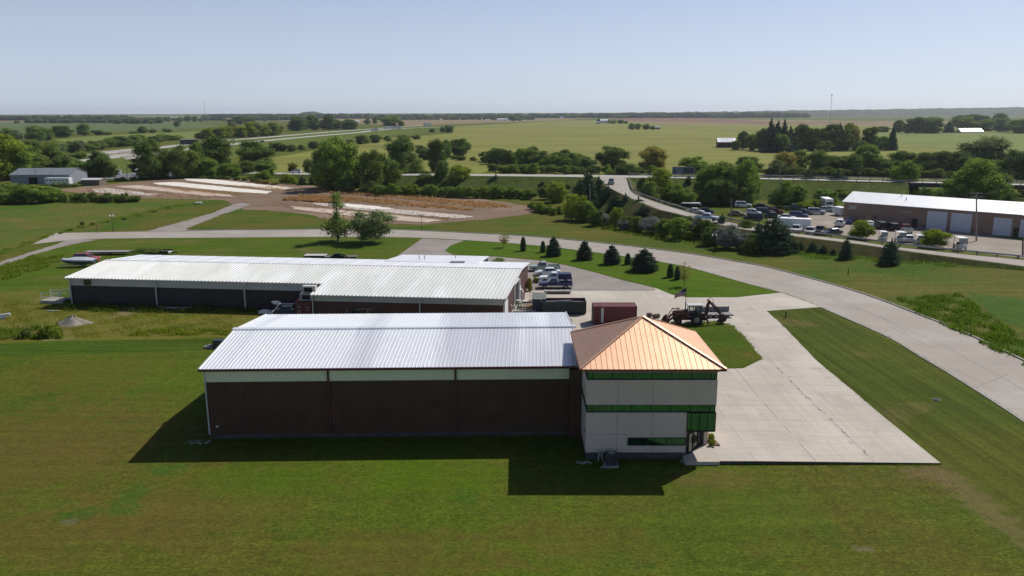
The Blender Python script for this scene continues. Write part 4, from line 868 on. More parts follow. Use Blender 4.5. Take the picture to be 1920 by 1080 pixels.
t = vehicle('crew', 1325, 413.5, -30, (.52, .55, .62), 'silver crew cab pickup driving down the ramp road', 'vehicles on the far roads', z=4.0)
t = vehicle('pickup', 1697, 435, 78, (.22, .02, .03), 'red pickup with a silver tailgate backed to the lot by the garage wall', LG)
for nm in ('tailgate', 'bed', 'rocker_panel'):
    for c in child(t, nm): c.color = (.5, .5, .5, 1)
vehicle('pickup', 1493, 436, 240, WHT, 'white pickup facing the guard rail, left one of two', LG, z=.02)
vehicle('pickup', 1519, 440, 240, WHT, 'white pickup facing the guard rail, right one of two', LG, z=.02)
vehicle('pickup', 1538, 438, 236, BLK, 'black pickup behind the scrubby bush by the guard rail', LG, z=.02)
# box-bodied vehicles and trailers
def box_vehicle(name, px, py, deg, L, W, Hh, label, cat, group, motor=False, z=0, col=M_WHITE, axle=0, win=True, z0=.45):
    t = thing(name, label, cat, P(px, py, z), R(deg), group)
    b = MB(); b.side([(-L/2, z0), (L/2-(.5 if motor else 0), z0), (L/2, z0+.1), (L/2, Hh*.62 if motor else Hh-.1), (L/2-.12, Hh), (-L/2+.08, Hh), (-L/2, Hh-.1)], -W/2, W/2); b.build('body', col, t)
    b = MB(); b.box(-L/2+.06, -W/2+.06, Hh+.001, L/2-.2, W/2-.06, Hh+.05); b.build('roof', M_WHITEMEM, t)
    for x in ([-L*.28, L*.32] if motor else [axle-.45, axle+.45] if L > 5 else [axle]):
        for y in (-W/2+.1, W/2-.1): wheel(t, x, y, .36, .24)
    if motor: MB().box(L/2+.002, -W/2+.2, Hh*.5, L/2+.03, W/2-.2, Hh*.74).build('windscreen', M_DGLASS, t); MB().box(L/2, -W/2+.3, z0+.1, L/2+.04, W/2-.3, z0+.4).build('grille', M_DARK, t)
    else: b = MB(); b.bar((L/2, -.5, .5), (L/2+1.1, 0, .5), .08, .1); b.bar((L/2, .5, .5), (L/2+1.1, 0, .5), .08, .1); b.build('drawbar', M_BLACK, t)
    if win:
        for s_ in (-1, 1):
            n = max(2, int(L/1.6))
            for j in range(n):
                x = -L/2+L*(j+.5)/n
                MB().box(x-.3, s_*(W/2+.002)-.008, Hh*.55, x+.3, s_*(W/2+.002)+.008, Hh*.75).build('window', M_DGLASS, t)
    b = MB(); b.box(-L/2-.015, -W/2+.1, z0+.1, -L/2-.001, W/2-.1, Hh-.2); b.build('rear_door', M_TRIM, t)
    return t
box_vehicle('motorhome', 1549, 391, 262, 7.2, 2.4, 3.2, 'white motorhome facing the camera at the back of the lot', 'motorhome', LG, True)
box_vehicle('enclosed_trailer', 1490, 431, 158, 7.4, 2.5, 2.9, 'long flat roofed white trailer behind the big dark cedar', 'trailer', LG, axle=-.3, win=False)
box_vehicle('enclosed_trailer', 1574, 404, 100, 4.2, 2.1, 2.4, 'white box trailer parked at the left corner of the garage building', 'trailer', LG, win=False)
box_vehicle('travel_trailer', 111, 347, -4, 10.5, 2.5, 3.0, 'long white travel trailer with a row of small windows by the grey shed', 'trailer', 'trailers in the far left yard', axle=-.5)
box_vehicle('cargo_truck', 702, 246, 205, 9, 2.6, 3.8, 'white box truck, leftmost of the white trucks on the interstate', 'truck', 'trucks on the interstate', True, z=6.5)
box_vehicle('cargo_truck', 731, 242.5, 205, 15, 2.6, 4, 'long white truck in the middle of the interstate traffic', 'truck', 'trucks on the interstate', True, z=6.5)
box_vehicle('cargo_truck', 743, 242, 205, 14, 2.6, 4, 'white truck right behind the long white one on the interstate', 'truck', 'trucks on the interstate', True, z=6.5)
box_vehicle('cargo_truck', 355, 272, 205, 12, 2.6, 4, 'dark box truck on the interstate behind the left trees', 'truck', 'trucks on the interstate', True, z=6.5, col=mat('dark_navy_paint', (.04, .045, .07), .5), win=False)
box_vehicle('cargo_truck', 801, 237.5, 205, 12, 3.0, 6, 'small bright truck farthest right along the interstate', 'truck', 'trucks on the interstate', True, z=6.4)
# utility carts behind the guard rail
def cart(px, py, deg, label, s_=1):
    t = thing('utility_cart', label, 'cart', P(px, py, .03), R(deg), 'white utility carts along the guard rail', (s_,)*3)
    b = MB(); b.side([(-1.2, .3), (1.2, .3), (1.3, .7), (.9, .85), (-1.2, .85)], -.62, .62); b.build('body', M_WHITE, t)
    b = MB(); b.slab([(-1.25, -.7, 1.95), (.9, -.7, 1.95), (.9, .7, 1.95), (-1.25, .7, 1.95)], .07); b.build('roof', M_WHITE, t)
    b = MB()
    for x in (-1.15, .8):
        for y in (-.62, .62): b.bar((x, y, .85), (x, y, 1.9), .05, .05)
    b.bar((-1.15, -.62, 1.3), (-1.15, .62, 1.3), .05, .06); b.build('frame', M_FRAME, t)
    MB().box(-1.2, -.56, .9, -1.17, .56, 1.88).build('rear_panel', mat('milky_panel', (.50, .50, .56), .4, layers=[((.25, .24, .30), 2.2, .5, .65)]), t)
    MB().box(-.5, -.55, .85, .1, .55, 1.1).build('seat', M_DARK, t)
    for x in (-.8, .85):
        for y in (-.56, .56): wheel(t, x, y, .24, .16)
cart(1655, 450, 80, 'small white cart with a dark framed back panel, leftmost of the cart row', 1.05)
cart(1687, 454, 84, 'white cart standing next to the small white van by the guard rail', 1.25)
cart(1723, 457, 80, 'white cart half hidden behind the right round tree', 1.05)
cart(1799, 467, 82, 'tall white cart standing alone right of the round trees', 1.35)
vehicle('hatch', 1701, 453, 80, WHT, 'small white van like hatchback behind the cart row', LG)
# flat trailers, boat, pontoon
def flat_trailer(px, py, deg, L, label, group, mdeck=M_WOOD, side=0.0):
    t = thing('flat_trailer', label, 'trailer', P(px, py), R(deg), group)
    b = MB(); b.box(-L/2, -1.15, .62, L/2, 1.15, .7); b.build('deck', mdeck, t)
    b = MB(); b.box(-L/2, -1.22, .48, L/2, -1.15, .72+side); b.box(-L/2, 1.15, .48, L/2, 1.22, .72+side); b.bar((L/2, -.6, .55), (L/2+1.5, 0, .5), .1, .12); b.bar((L/2, .6, .55), (L/2+1.5, 0, .5), .1, .12); b.build('frame', M_BLACK, t)
    for x in (-.9, .1):
        for y in (-1.05, 1.05): wheel(t, x, y, .36)
    return t
SG = 'trailers standing behind the long shed'
flat_trailer(203, 477, 2, 9.2, 'long dark flatbed trailer with a grey deck behind the red suv', SG, mat('grey_planks', (.30, .28, .29), .9))
flat_trailer(640, 486.5, 183, 6.5, 'low dark trailer with machinery behind the middle of the long shed', SG, M_WOOD)
t = thing('scrap_machine', 'black machine loaded on the low trailer behind the shed', 'machine', P(634, 484, .7), 0)
b = MB(); b.box(-1.4, -.5, 0, 1.3, .5, .5); b.box(-.7, -.4, .5, .5, .4, .95); b.bar((.5, 0, .9), (1.9, 0, .3), .15, .15); b.build('body', M_BLACK, t); wheel(t, -1, .5, .32); wheel(t, 1, .5, .32)
flat_trailer(592, 484, 0, 4.4, 'small pale trailer left of the low dark one behind the shed', SG, M_TRIM)
flat_trailer(305, 478, 0, 3.6, 'short pale trailer peeping over the left end of the shed roof', SG, M_WHITE, .3)
# boat on trailer
t = thing('motor_boat', 'white and blue motor boat under a pale cover beside the red suv', 'boat', P(148, 500), R(188))
b = MB(); sec = [(-3.0, 1.0, .55, 1.35), (-1.5, 1.08, .5, 1.4), (.5, 1.02, .5, 1.45), (1.8, .75, .62, 1.5), (2.7, .35, .9, 1.55), (3.15, .04, 1.35, 1.58)]
vs = []
for x, hw, zb, zt in sec: vs += [(x, -hw, zt), (x, -hw*.9, (zb+zt)/2), (x, 0, zb), (x, hw*.9, (zb+zt)/2), (x, hw, zt)]
fs = [(0, 1, 2, 3, 4)]
for i in range(5):
    for k in range(4): fs.append((5*i+k, 5*i+k+1, 5*i+6+k, 5*i+5+k))
b.add(vs, fs); b.build('hull', mat('navy_hull', (.05, .06, .12), .3), t)
b = MB(); vs = []
for x, hw, zb, zt in sec: vs += [(x, -hw*1.02, zt-.2), (x, -hw*.98, zt+.02), (x, 0, zt+(.5 if -2 < x < 1 else .2)), (x, hw*.98, zt+.02), (x, hw*1.02, zt-.2)]
fs = [(0, 1, 2, 3, 4), (25, 26, 27, 28, 29)]
for i in range(5):
    for k in range(4): fs.append((5*i+k, 5*i+k+1, 5*i+6+k, 5*i+5+k))
b.add(vs, fs); b.build('cover', mat('pale_tarp', (.58, .60, .66), .7, var=.15), t)
b = MB(); b.bar((-2.6, -.6, .42), (3.6, 0, .42), .1, .1); b.bar((-2.6, .6, .42), (3.6, 0, .42), .1, .1); b.build('trailer_frame', M_STEEL, t); wheel(t, -.8, -.95, .3); wheel(t, -.8, .95, .3)
t = thing('covered_boat', 'pale flat covered boat on a trailer at the left edge of the lot', 'boat', P(1296, 391, .02), R(-8), LG)
b = MB(); b.side([(-3, .6), (2.4, .6), (3.1, 1.2), (-3, 1.2)], -1.1, 1.1); b.build('hull', M_BLACK, t); b = MB(); b.slab([(-3.1, -1.25, 1.75), (2.6, -1.2, 1.8), (2.6, 1.2, 1.8), (-3.1, 1.25, 1.75)], .12); b.build('cover', mat('pale_tarp', ()), t)
b = MB(); [b.bar((x, y, 1.2), (x, y, 1.7), .06, .06) for x in (-2.8, 2.3) for y in (-1, 1)]; b.build('frame', M_STEEL, t); wheel(t, -.6, -1, .33); wheel(t, -.6, 1, .33)
# jet-ski shaped scrap etc. by the shed wing
def scrap(name, px, py, label, cat, boxes, z=0, rz=0, group='junk heaped left of the shed wing', big=1.0):
    t = thing(name, label, cat, P(px, py, z), R(rz), group, (big,)*3)
    for nm, (a, m_) in boxes.items():
        b = MB()
        for q in a:
            if len(q) == 6: b.box(*q)
            else: b.bar(q[0], q[1], q[2], q[2])
        b.build(nm, m_, t)
    return t
scrap('watercraft', 500, 588, 'small white overturned boat on the weeds left of the shed wing', 'boat', dict(hull=([(-1.1, -.4, .1, .9, .4, .45), (-.7, -.25, .45, .3, .25, .62)], M_WHITE), cradle=([((-1, -.5, .06), (1, .5, .06), .1)], M_BLACK)))
scrap('metal_shelving', 519, 593, 'tilted white metal shelving frame in the junk heap', 'shelving', dict(frame=([((-.9, 0, .2), (.6, 0, 1.9), .09), ((-.9, .7, .2), (.6, .7, 1.9), .09), ((-.5, 0, .7), (-.5, .7, .7), .08), ((0, 0, 1.2), (0, .7, 1.2), .08), ((.5, 0, 1.8), (.5, .7, 1.8), .08)], M_WHITE), panel=([(-.9, 0, .05, .9, .7, .2)], M_TRIM)), rz=10)
scrap('satellite_dish_frame', 520, 588, 'white curved fitting on a post above the junk heap', 'fitting', dict(head=([(-.5, -.2, 1.5, .4, .2, 1.9), (-.7, -.15, 1.65, -.4, .15, 1.85)], M_WHITE), post=([((0, 0, 0), (0, 0, 1.5), .1)], M_STEEL)))
scrap('ladder', 538, 588, 'white ladder lying across dark junk beside the red container', 'ladder', dict(rail=([((-1.6, -.2, 1.5), (1.3, -.2, 1.5), .07), ((-1.6, .2, 1.5), (1.3, .2, 1.5), .07)], M_WHITE), rung=([((-1.4+k*.3, -.2, 1.5), (-1.4+k*.3, .2, 1.5), .05) for k in range(9)], M_WHITE)))
scrap('tarp_pile', 541, 591, 'dark blue tarpaulin pile under the white ladder', 'pile', dict(tarp=([(-1.5, -.8, 0, 1.4, .8, 1.05), (-.9, -.5, 1.05, .6, .6, 1.42), (-.2, -.7, 0, 1.9, .3, .8)], mat('dark_blue_tarp', (.03, .04, .07), .6)), rock=([(-2, -1, 0, -1.5, -.6, .35), (-1.2, -1.1, 0, -.8, -.8, .25)], M_TRIM)))
# containers
def container(name, px, py, deg, L, label, door_end=True, m_=M_RED, group='red shipping containers'):
    t = thing(name, label, 'shipping container', P(px, py, .05), R(deg), group); W, Hh = 2.44, 2.6; b = MB()
    b.box(-L/2+.05, -W/2+.04, .12, L/2-.05, W/2-.04, Hh-.05)
    n = int(L/.28)
    for i in range(n):
        x = -L/2+.15+(L-.3)*(i+.5)/n
        for s_ in (-1, 1): b.add([(x-.09, s_*(W/2-.04), .2), (x+.09, s_*(W/2-.04), .2), (x+.05, s_*W/2, .2), (x-.05, s_*W/2, .2), (x-.09, s_*(W/2-.04), Hh-.15), (x+.09, s_*(W/2-.04), Hh-.15), (x+.05, s_*W/2, Hh-.15), (x-.05, s_*W/2, Hh-.15)], [(1, 5, 6, 2), (2, 6, 7, 3), (3, 7, 4, 0)])
        b.box(x-.06, -W/2+.12, Hh-.05, x+.06, W/2-.12, Hh-.025)
    b.build('shell', m_, t)
    b = MB()
    for x in (-L/2, L/2-.14):
        for y in (-W/2-.01, W/2-.13): b.box(x, y, 0, x+.14, y+.14, Hh)
    for y in (-W/2-.01, W/2-.1): b.box(-L/2+.14, y, Hh-.12, L/2-.14, y+.11, Hh); b.box(-L/2+.14, y, 0, L/2-.14, y+.11, .15)
    for x in (-L/2, L/2-.11):
        for z in (0, Hh-.12): b.box(x, -W/2+.13, z, x+.11, W/2-.13, z+.12)
    b.build('frame', m_, t)
    b = MB()
    for y in (-.85, -.35, .35, .85): b.tube((-L/2-.03, y, .15), (-L/2-.03, y, Hh-.15), .03, n=6)
    b.build('lock_rod', M_STEEL, t); b = MB()
    for y, z, w_ in ((-.6, 1.7, .4), (.6, 1.8, .5), (-.6, 1.3, .3), (.6, 1.2, .35), (.6, .8, .3)): b.box(-L/2+.03, y-w_/2, z, -L/2+.04, y+w_/2, z+.09)
    b.build('door_marking', M_TRIM, t); return t
rp = mat('weathered_red_container', (.125, .024, .026), .55, 0, col2=(.13, .018, .022), scale=.9, layers=[((.24, .10, .09), 1.2, .68, .8)])
c1 = P(1111, 611, .05); c2 = P(1190, 611, .05); t = container('shipping_container', 1151, 604.5, 0, 6.06, 'red shipping container with pink faded roof behind the office tower', m_=rp)
o = MB().box(-1.95, -1.235, .3, -1.6, -1.222, 2.4).build('white_panel', M_TRIM, t); MB().box(-2.5, -.95, 2.575, -1.9, -.5, 2.59).build('roof_stain', M_DARK, t)
t = container('shipping_container', 569, 575, 84, 6.06, 'maroon shipping container standing end on against the shed wing', m_=rp); t.rotation_euler[2] = R(84); q = P(569, 566, 2.6); t.location = (q.x+.2, q.y+3.0, .02); CB = t.location.copy()
for px_, z, lb in ((572, 2.65, 'pale grey cooling unit, lower of two stacked on the maroon container'), (578, 3.75, 'pale grey cooling unit, upper of two stacked on the maroon container')):
    p = CB; t = thing('cooling_unit', lb, 'cooling unit', (p.x+(.1 if z < 3 else .5), p.y-1.9, z), 0, 'cooling units stacked on the maroon container')
    MB().box(-.95, -.5, 0, .95, .5, 1.0).build('cabinet', M_TRIM, t); MB().box(-.7, -.52, .15, .5, -.501, .8).build('grille', M_DARK, t)
# roll-off dumpster & blue bin
t = thing('roll_off_dumpster', 'long dark green open top waste container with maroon inner wall', 'waste container', P(1056, 586, .05), R(0))
b = MB(); L, W, Hh = 6.6, 2.5, 1.9; b.box(-L/2, -W/2, .2, L/2, -W/2+.08, Hh); b.box(-L/2, -W/2, .2, -L/2+.08, W/2, Hh); b.box(L/2-.08, -W/2, .2, L/2, W/2, Hh); b.box(-L/2, -W/2, .15, L/2, W/2, .22)
for i in range(16): x = -L/2+.2+i*.413; b.box(x, -W/2-.07, .25, x+.1, -W/2, Hh-.1)
b.box(-L/2, -W/2-.08, Hh-.1, L/2, -W/2+.1, Hh+.02); b.build('shell', mat('dark_green_paint', (.022, .038, .036), .55), t)
b = MB(); b.box(-L/2, W/2-.08, .2, L/2, W/2, Hh+.05); b.build('rear_wall', mat('maroon_rust', (.10, .028, .025), .7), t)
b = MB(); b.box(-2.4, -.9, .22, 2.6, .9, 1.2); b.bar((-2.6, -.3, 1.75), (1.2, .3, 1.8), .25, .1); b.bar((-.3, .5, 1.6), (2.9, -.2, 1.7), .2, .1); b.build('scrap_load', M_STEEL, t)
t = thing('dumpster', 'dark blue waste bin with weathered striped lid beside the long container', 'waste bin', P(1011, 582, .05), R(-4))
b = MB(); b.side([(-.95, .1), (.95, .1), (1.0, 1.9), (-1.0, 1.9)], -.95, .95); b.build('bin', mat('dark_blue_paint', (.025, .035, .095), .5), t)
b = MB()
for k in range(5): b.slab([(-1.05, -.95+k*.4, 1.96+k*.12), (1.05, -.95+k*.4, 1.96+k*.12), (1.05, -.6+k*.4, 2.06+k*.12), (-1.05, -.6+k*.4, 2.06+k*.12)], .06)
b.build('lid', mat('weathered_lid', (.26, .28, .27), .7, var=.5, scale=3), t)
# things by the shed door
t = thing('concrete_barrier', 'low concrete block bench with red lower edge standing in the yard', 'barrier', P(1045, 550, .05), 0)
MB().box(-2.1, -.35, 0, 2.1, .35, .25).build('base', mat('dull_red_block', (.17, .08, .07), .9), t); MB().box(-2.2, -.42, .25, 2.2, .42, .5).build('slab', M_KERB, t)
b = MB(); [b.box(x, -.2, .5, x+.3, .2, .53) for x in (-1.9, -.9, .4, 1.5)]; b.build('paint_mark', M_WHITE, t)
scrap('hand_truck', 997, 563, 'small orange brown hand truck standing near the shed door', 'hand truck', dict(frame=([((-.25, 0, .2), (-.25, 0, 1.3), .06), ((.25, 0, .2), (.25, 0, 1.3), .06), ((-.25, 0, 1.3), (.25, 0, 1.3), .06), ((-.25, 0, .7), (.25, 0, .7), .06)], M_WOOD), plate=([(-.35, -.35, .04, .35, .05, .12)], M_WOOD)), z=.05, group='clutter by the shed door')
scrap('barrel_post', 983, 565, 'thin dark red post standing near the shed door', 'post', dict(post=([(-.06, -.06, 0, .06, .06, 1.2), (-.12, -.12, 1.2, .12, .12, 1.3)], M_RED)), z=.05, group='clutter by the shed door')
scrap('shrink_wrapped_load', 976, 561, 'pale wrapped load leaning at the shed wall', 'wrapped load', dict(wrap=([(-.6, -.5, 0, .5, .5, 1.3), (-.4, -.35, 1.3, .35, .35, 1.6)], M_TRIM)), z=.05, group='clutter by the shed door')
scrap('garden_table', 971, 572, 'small white slatted table by the shed wall', 'table', dict(top=([(-.5, -.3, .75, .5, .3, .8)], M_WHITE), leg=([(-.45, -.25, 0, -.38, -.18, .75), (.38, -.25, 0, .45, -.18, .75), (-.45, .18, 0, -.38, .25, .75), (.38, .18, 0, .45, .25, .75)], M_WHITE)), z=.05, group='clutter by the shed door')
t = scrap('pallet_cage', 972, 586, 'white wire cage with square mesh beside the warehouse ridge', 'cage', dict(frame=([((-1+k*.4, -.6, 0), (-1+k*.4, -.6, 1.1), .06) for k in range(6)]+[((-1, -.6, z), (1, -.6, z), .06) for z in (.05, .4, .75, 1.1)]+[((-1+k*.4, -.6, 1.1), (-1+k*.4, .6, 1.1), .06) for k in range(6)], M_WHITE)), z=.05, group='clutter by the shed door')
scrap('timber_stack', 994, 579, 'stack of raw timber and boards beside the blue waste bin', 'timber', dict(board=([(-1.3, -.7, 0, 1.2, .5, .55), (-1.6, -.2, .55, .3, .2, .62)], M_PLY), beam=([((-1.4, .6, .65), (1.3, .1, .7), .14), ((-1.2, -.8, .2), (1.8, -.9, .15), .16)], M_TRIM)), z=.05, group='clutter by the shed door')
scrap('long_board', 1000, 585, 'long pale curved board lying behind the warehouse ridge', 'board', dict(board=([((-3, -.1, .1), (2.2, .3, .22), .2)], M_TRIM)), z=.05, group='clutter by the shed door')
scrap('machine_crate', 989, 574, 'brown crate with a folded tarpaulin beside the timber stack', 'crate', dict(crate=([(-.9, -.6, 0, .8, .6, .8)], mat('brown_crate', (.13, .08, .055), .9)), cloth=([(-.8, -.5, .8, .1, .5, .86)], M_TRIM)), z=.05, group='clutter by the shed door')
for px_, lb in ((704, 'pale wooden sawhorse frame standing against the shed wing'), (716, 'dark metal stand right of the pale sawhorse')):
    m_ = M_PLY if px_ == 704 else M_STEEL
    scrap('sawhorse', px_, 602, lb, 'sawhorse', dict(top=([(-.85, -.3, 1.3, .85, .3, 1.4)] if px_ == 704 else [(-.25, -.3, 1.0, .25, .3, 1.1)], m_), leg=([((x, y, 0), (x*.85, y, 1.3 if px_ == 704 else 1.0), .1) for x in ((-.8, .8) if px_ == 704 else (-.2, .2)) for y in (-.3, .3)], m_)), group='things standing against the shed wing', big=1.35)
scrap('barrel_pair', 636, 600, 'two pale buckets on the ground against the shed wing', 'buckets', dict(bucket=([(-.6, -.2, 0, -.2, .2, .5), (.1, -.2, 0, .5, .2, .5)], M_TRIM)), group='things standing against the shed wing', big=2.0)
scrap('bent_sheet', 648, 599, 'bent pale metal sheet leaning near the buckets', 'metal sheet', dict(sheet=([((-.8, 0, .7), (.9, 0, .2), .18)], M_TRIM)), group='things standing against the shed wing', big=2.0)
scrap('machine_cluster', 672, 601, 'dark old machine with pipes against the shed wing', 'machine', dict(frame=([(-.9, -.4, 0, .9, .4, .8), (-.5, -.3, .8, .4, .3, 1.15)], M_DARK), pipe=([((-.9, -.45, .2), (-.9, -.45, 1.2), .08), ((-.2, -.45, 1.1), (.8, -.45, 1.2), .06), ((.9, -.45, .3), (.9, -.45, 1.1), .06)], M_STEEL)), group='things standing against the shed wing', big=1.6)
scrap('steel_beam', 334, 581, 'long pale steel beam lying in the weeds along the shed wall', 'beam', dict(beam=([((-3.2, .2, .35), (2.1, -.1, .3), .28), ((.8, .4, .3), (3.6, -.1, .25), .2)], M_STEEL)), group='things lying in the grass')
scrap('white_plank', 100, 584, 'short white plank lying in the grass below the ramp railing', 'plank', dict(plank=([((-.9, 0, .1), (.9, 0, .08), .14)], M_TRIM)), group='things lying in the grass')
scrap('white_boat_tip', 4, 598, 'tapering white hull end lying in the rough grass at the left edge', 'boat hull', dict(hull=([((-3, -1.2, .35), (1.0, .4, .6), .35), ((-3, -1.5, .1), (.4, .1, .2), .3)], M_WHITE)), group='things lying in the grass')
scrap('generator_box', 408, 651, 'small dark equipment box at the left edge of the warehouse roof', 'equipment box', dict(box=([(-.4, -.5, 0, 1.2, .5, 1.0)], mat('dark_grey_metal', ())), pad=([(-1.6, -.6, 0, -.45, .2, .22), (-1.2, -.3, .22, -.7, .1, .36)], M_STEEL)), group='things lying in the grass')
scrap('drone_pad', 372, 383, 'small white table with splayed legs standing on the north verge', 'table', dict(top=([(-1, -.6, .5, 1, .6, .7)], M_WHITE), leg=([((x*.9, y, .5), (x*1.4, y, 0), .1) for x in (-1, 1) for y in (-.5, .5)], M_STEEL)), group='things lying in the grass')
# railing ramp at the shed's left end
t = thing('ramp_railing', 'white tubular railing round a small concrete ramp at the shed left end', 'railing', P(113, 566), R(-6))
MB().box(-2.4, -1.2, -.1, 1.2, 1.2, .45).build('ramp', M_KERB, t); b = MB()
for y in (-1.1, 1.1):
    for z in (1.0, 1.6): b.tube((-2.3, y, z), (1.3, y, z+.3), .05)
    for x in (-2.3, .9): b.tube((x, y, .3), (x, y, 1.7+(.3 if x > 0 else 0)), .05)
b.build('rail', M_WHITE, t)
# sand heap
b = MB(); n = 22; vs = []; fs = []
for j in range(9):
    r_ = j/8
    for i in range(n): a = 6.283*i/n; k = 1+.12*math.sin(3*a)+.08*math.sin(5*a+1); vs.append((math.cos(a)*2.5*r_*k, math.sin(a)*1.7*r_*k, max(-.05, 1.25*(1-r_)**1.15*(1+.1*math.sin(4*a+j)))))
for j in range(8):
    for i in range(n): fs.append((j*n+i, j*n+(i+1) % n, (j+1)*n+(i+1) % n, (j+1)*n+i))
b.add(vs, fs); o = b.build('sand_heap', M_ROCK, smooth=True); o.location = P(137, 607); o['label'] = 'grey cone of sand on the rough grass left of the long shed'; o['category'] = 'sand heap'

# ---- backhoe loader
bh = thing('backhoe_loader', 'weathered dark red backhoe loader with white cab roof parked on the slab edge', 'backhoe', P(1296, 606, .05), R(178))
MR = mat('weathered_machine_red', (.115, .035, .026), .7, 0, col2=(.08, .03, .022), scale=2, layers=[((.17, .075, .05), 3, .6, .75)])
b = MB(); b.box(-1.6, -.45, .55, 2.6, .45, 1.05); b.side([(.55, 1.0), (2.6, .95), (2.65, 1.6), (2.3, 1.75), (.55, 1.95)], -.5, .5); b.build('chassis', MR, bh)
for s_ in (-1, 1):
    o = MB().tube((0, -.25, 0), (0, .25, 0), .78, n=18).build('rear_wheel', M_BLACK, bh); o.location = (-.55, s_*.98, .78); MB().tube((0, -.27, 0), (0, .27, 0), .4, n=12).build('rim', M_STEEL, o)
    o = MB().tube((0, -.17, 0), (0, .17, 0), .48, n=16).build('front_wheel', M_BLACK, bh); o.location = (1.95, s_*.85, .48); MB().tube((0, -.19, 0), (0, .19, 0), .27, n=10).build('rim', MR, o)
    b = MB(); b.side([(-1.4, 1.3), (.3, 1.3), (.2, 1.62), (-1.3, 1.66)], s_*.72-.2, s_*.72+.2); b.build('fender', M_BLACK, bh)
    b = MB(); b.bar((.7, s_*.72, 1.75), (2.3, s_*.72, 1.35), .14, .28); b.bar((2.3, s_*.72, 1.35), (3.35, s_*.72, .45), .14, .26); b.bar((1.5, s_*.72, 1.9), (2.6, s_*.72, 1.9), .12, .12); b.bar((2.5, s_*.72, 2.05), (3.2, s_*.72, .9), .1, .1); b.build('loader_arm', MR, bh)
    b = MB(); b.bar((-1.75, s_*.5, 1.2), (-2.1, s_*1.35, .5), .2, .2); b.box(-2.3, s_*1.35-.22, .32, -1.9, s_*1.35+.22, .45); b.build('stabiliser', MR, bh)
b = MB(); b.side([(3.2, .2), (4.05, .1), (4.12, .18), (3.5, .35), (3.4, 1.0), (3.28, 1.0)], -1.15, 1.15)
for s_ in (-1.15, 1.11): b.side([(3.25, .2), (4.05, .12), (3.7, .75), (3.35, 1.0)], s_, s_+.04)
b.build('front_bucket', MR, bh)
b = MB()
for x, y in ((.5, .62), (-1.25, .62), (-.35, .66)):
    for s_ in (-1, 1): b.bar((x, s_*y, 1.3), (x*.9-.03, s_*(y-.06), 2.62), .09, .09)
for z in (1.32, 2.55): b.bar((.5, -.62, z), (.5, .62, z), .08, .08); b.bar((-1.25, -.62, z), (-1.25, .62, z), .08, .08)
for s_ in (-1, 1): b.bar((-1.25, s_*.62, 1.35), (.5, s_*.62, 1.35), .08, .1); b.bar((-1.15, s_*.56, 2.55), (.45, s_*.56, 2.55), .08, .1)
b.build('cab_frame', M_BLACK, bh)
b = MB(); b.slab([(-1.4, -.75, 2.78), (.68, -.72, 2.74), (.68, .72, 2.74), (-1.4, .75, 2.78)], .16); b.build('cab_roof', M_TRIM, bh)
clear = bpy.data.materials.new('clear_cab_glass'); clear.use_nodes = True; q = clear.node_tree.nodes['Principled BSDF']; q.inputs['Alpha'].default_value = .28; q.inputs['Base Color'].default_value = (.2, .26, .25, 1); q.inputs['Roughness'].default_value = .08
for nm, v in (('cab_window', [(-1.2, -.6, 1.4), (.45, -.6, 1.4), (.42, -.55, 2.5), (-1.13, -.55, 2.5)]), ('cab_window', [(-1.2, .6, 1.4), (.45, .6, 1.4), (.42, .55, 2.5), (-1.13, .55, 2.5)]), ('windscreen', [(.48, -.55, 1.4), (.48, .55, 1.4), (.43, .5, 2.5), (.43, -.5, 2.5)])):
    MB().add(v, [(0, 1, 2, 3)]).build(nm, clear, bh)
b = MB(); b.box(-.6, -.28, 1.1, -.05, .28, 1.45); b.box(-.68, -.28, 1.45, -.5, .28, 2.0); b.build('seat', M_BLACK, bh); b = MB(); b.bar((.4, 0, 1.2), (.1, 0, 1.75), .07, .07); b.build('steering_column', M_BLACK, bh)
MB().tube((1.9, -.3, 1.7), (1.9, -.3, 2.3), .05).build('exhaust', M_BLACK, bh)
b = MB(); b.box(-2.0, -.4, .5, -1.6, .4, 1.4); b.side([(-1.75, 1.1), (-2.2, 1.2), (-2.35, 2.5), (-2.55, 3.25), (-2.3, 3.4), (-1.95, 2.6)], -.17, .17); b.bar((-1.9, 0, 1.6), (-2.2, 0, 2.5), .12, .12); b.build('boom', MR, bh)
b = MB(); b.bar((-2.2, 0, 3.35), (-4.25, 0, 1.0), .26, .3); b.bar((-2.75, 0, 3.1), (-3.9, 0, 1.75), .12, .12); b.bar((-3.8, 0, 1.7), (-4.4, 0, 1.4), .1, .1); b.build('dipper_arm', MR, bh)
b = MB(); b.side([(-4.05, 1.15), (-4.5, 1.35), (-4.9, .95), (-4.75, .45), (-4.2, .15), (-3.55, .3), (-3.8, .5)], -.35, .35); b.build('digging_bucket', mat('rusty_dark_steel', (.05, .03, .028), .8), bh)
b = MB(); q0 = None
for k in range(8):
    a = math.pi*k/7; p = Vector((-2.55-.45*math.cos(a)+.1, .12, 3.2+.5*math.sin(a)))
    if q0 is not None: b.tube(q0, p, .035, n=5)
    q0 = p
b.build('hose', M_BLACK, bh)
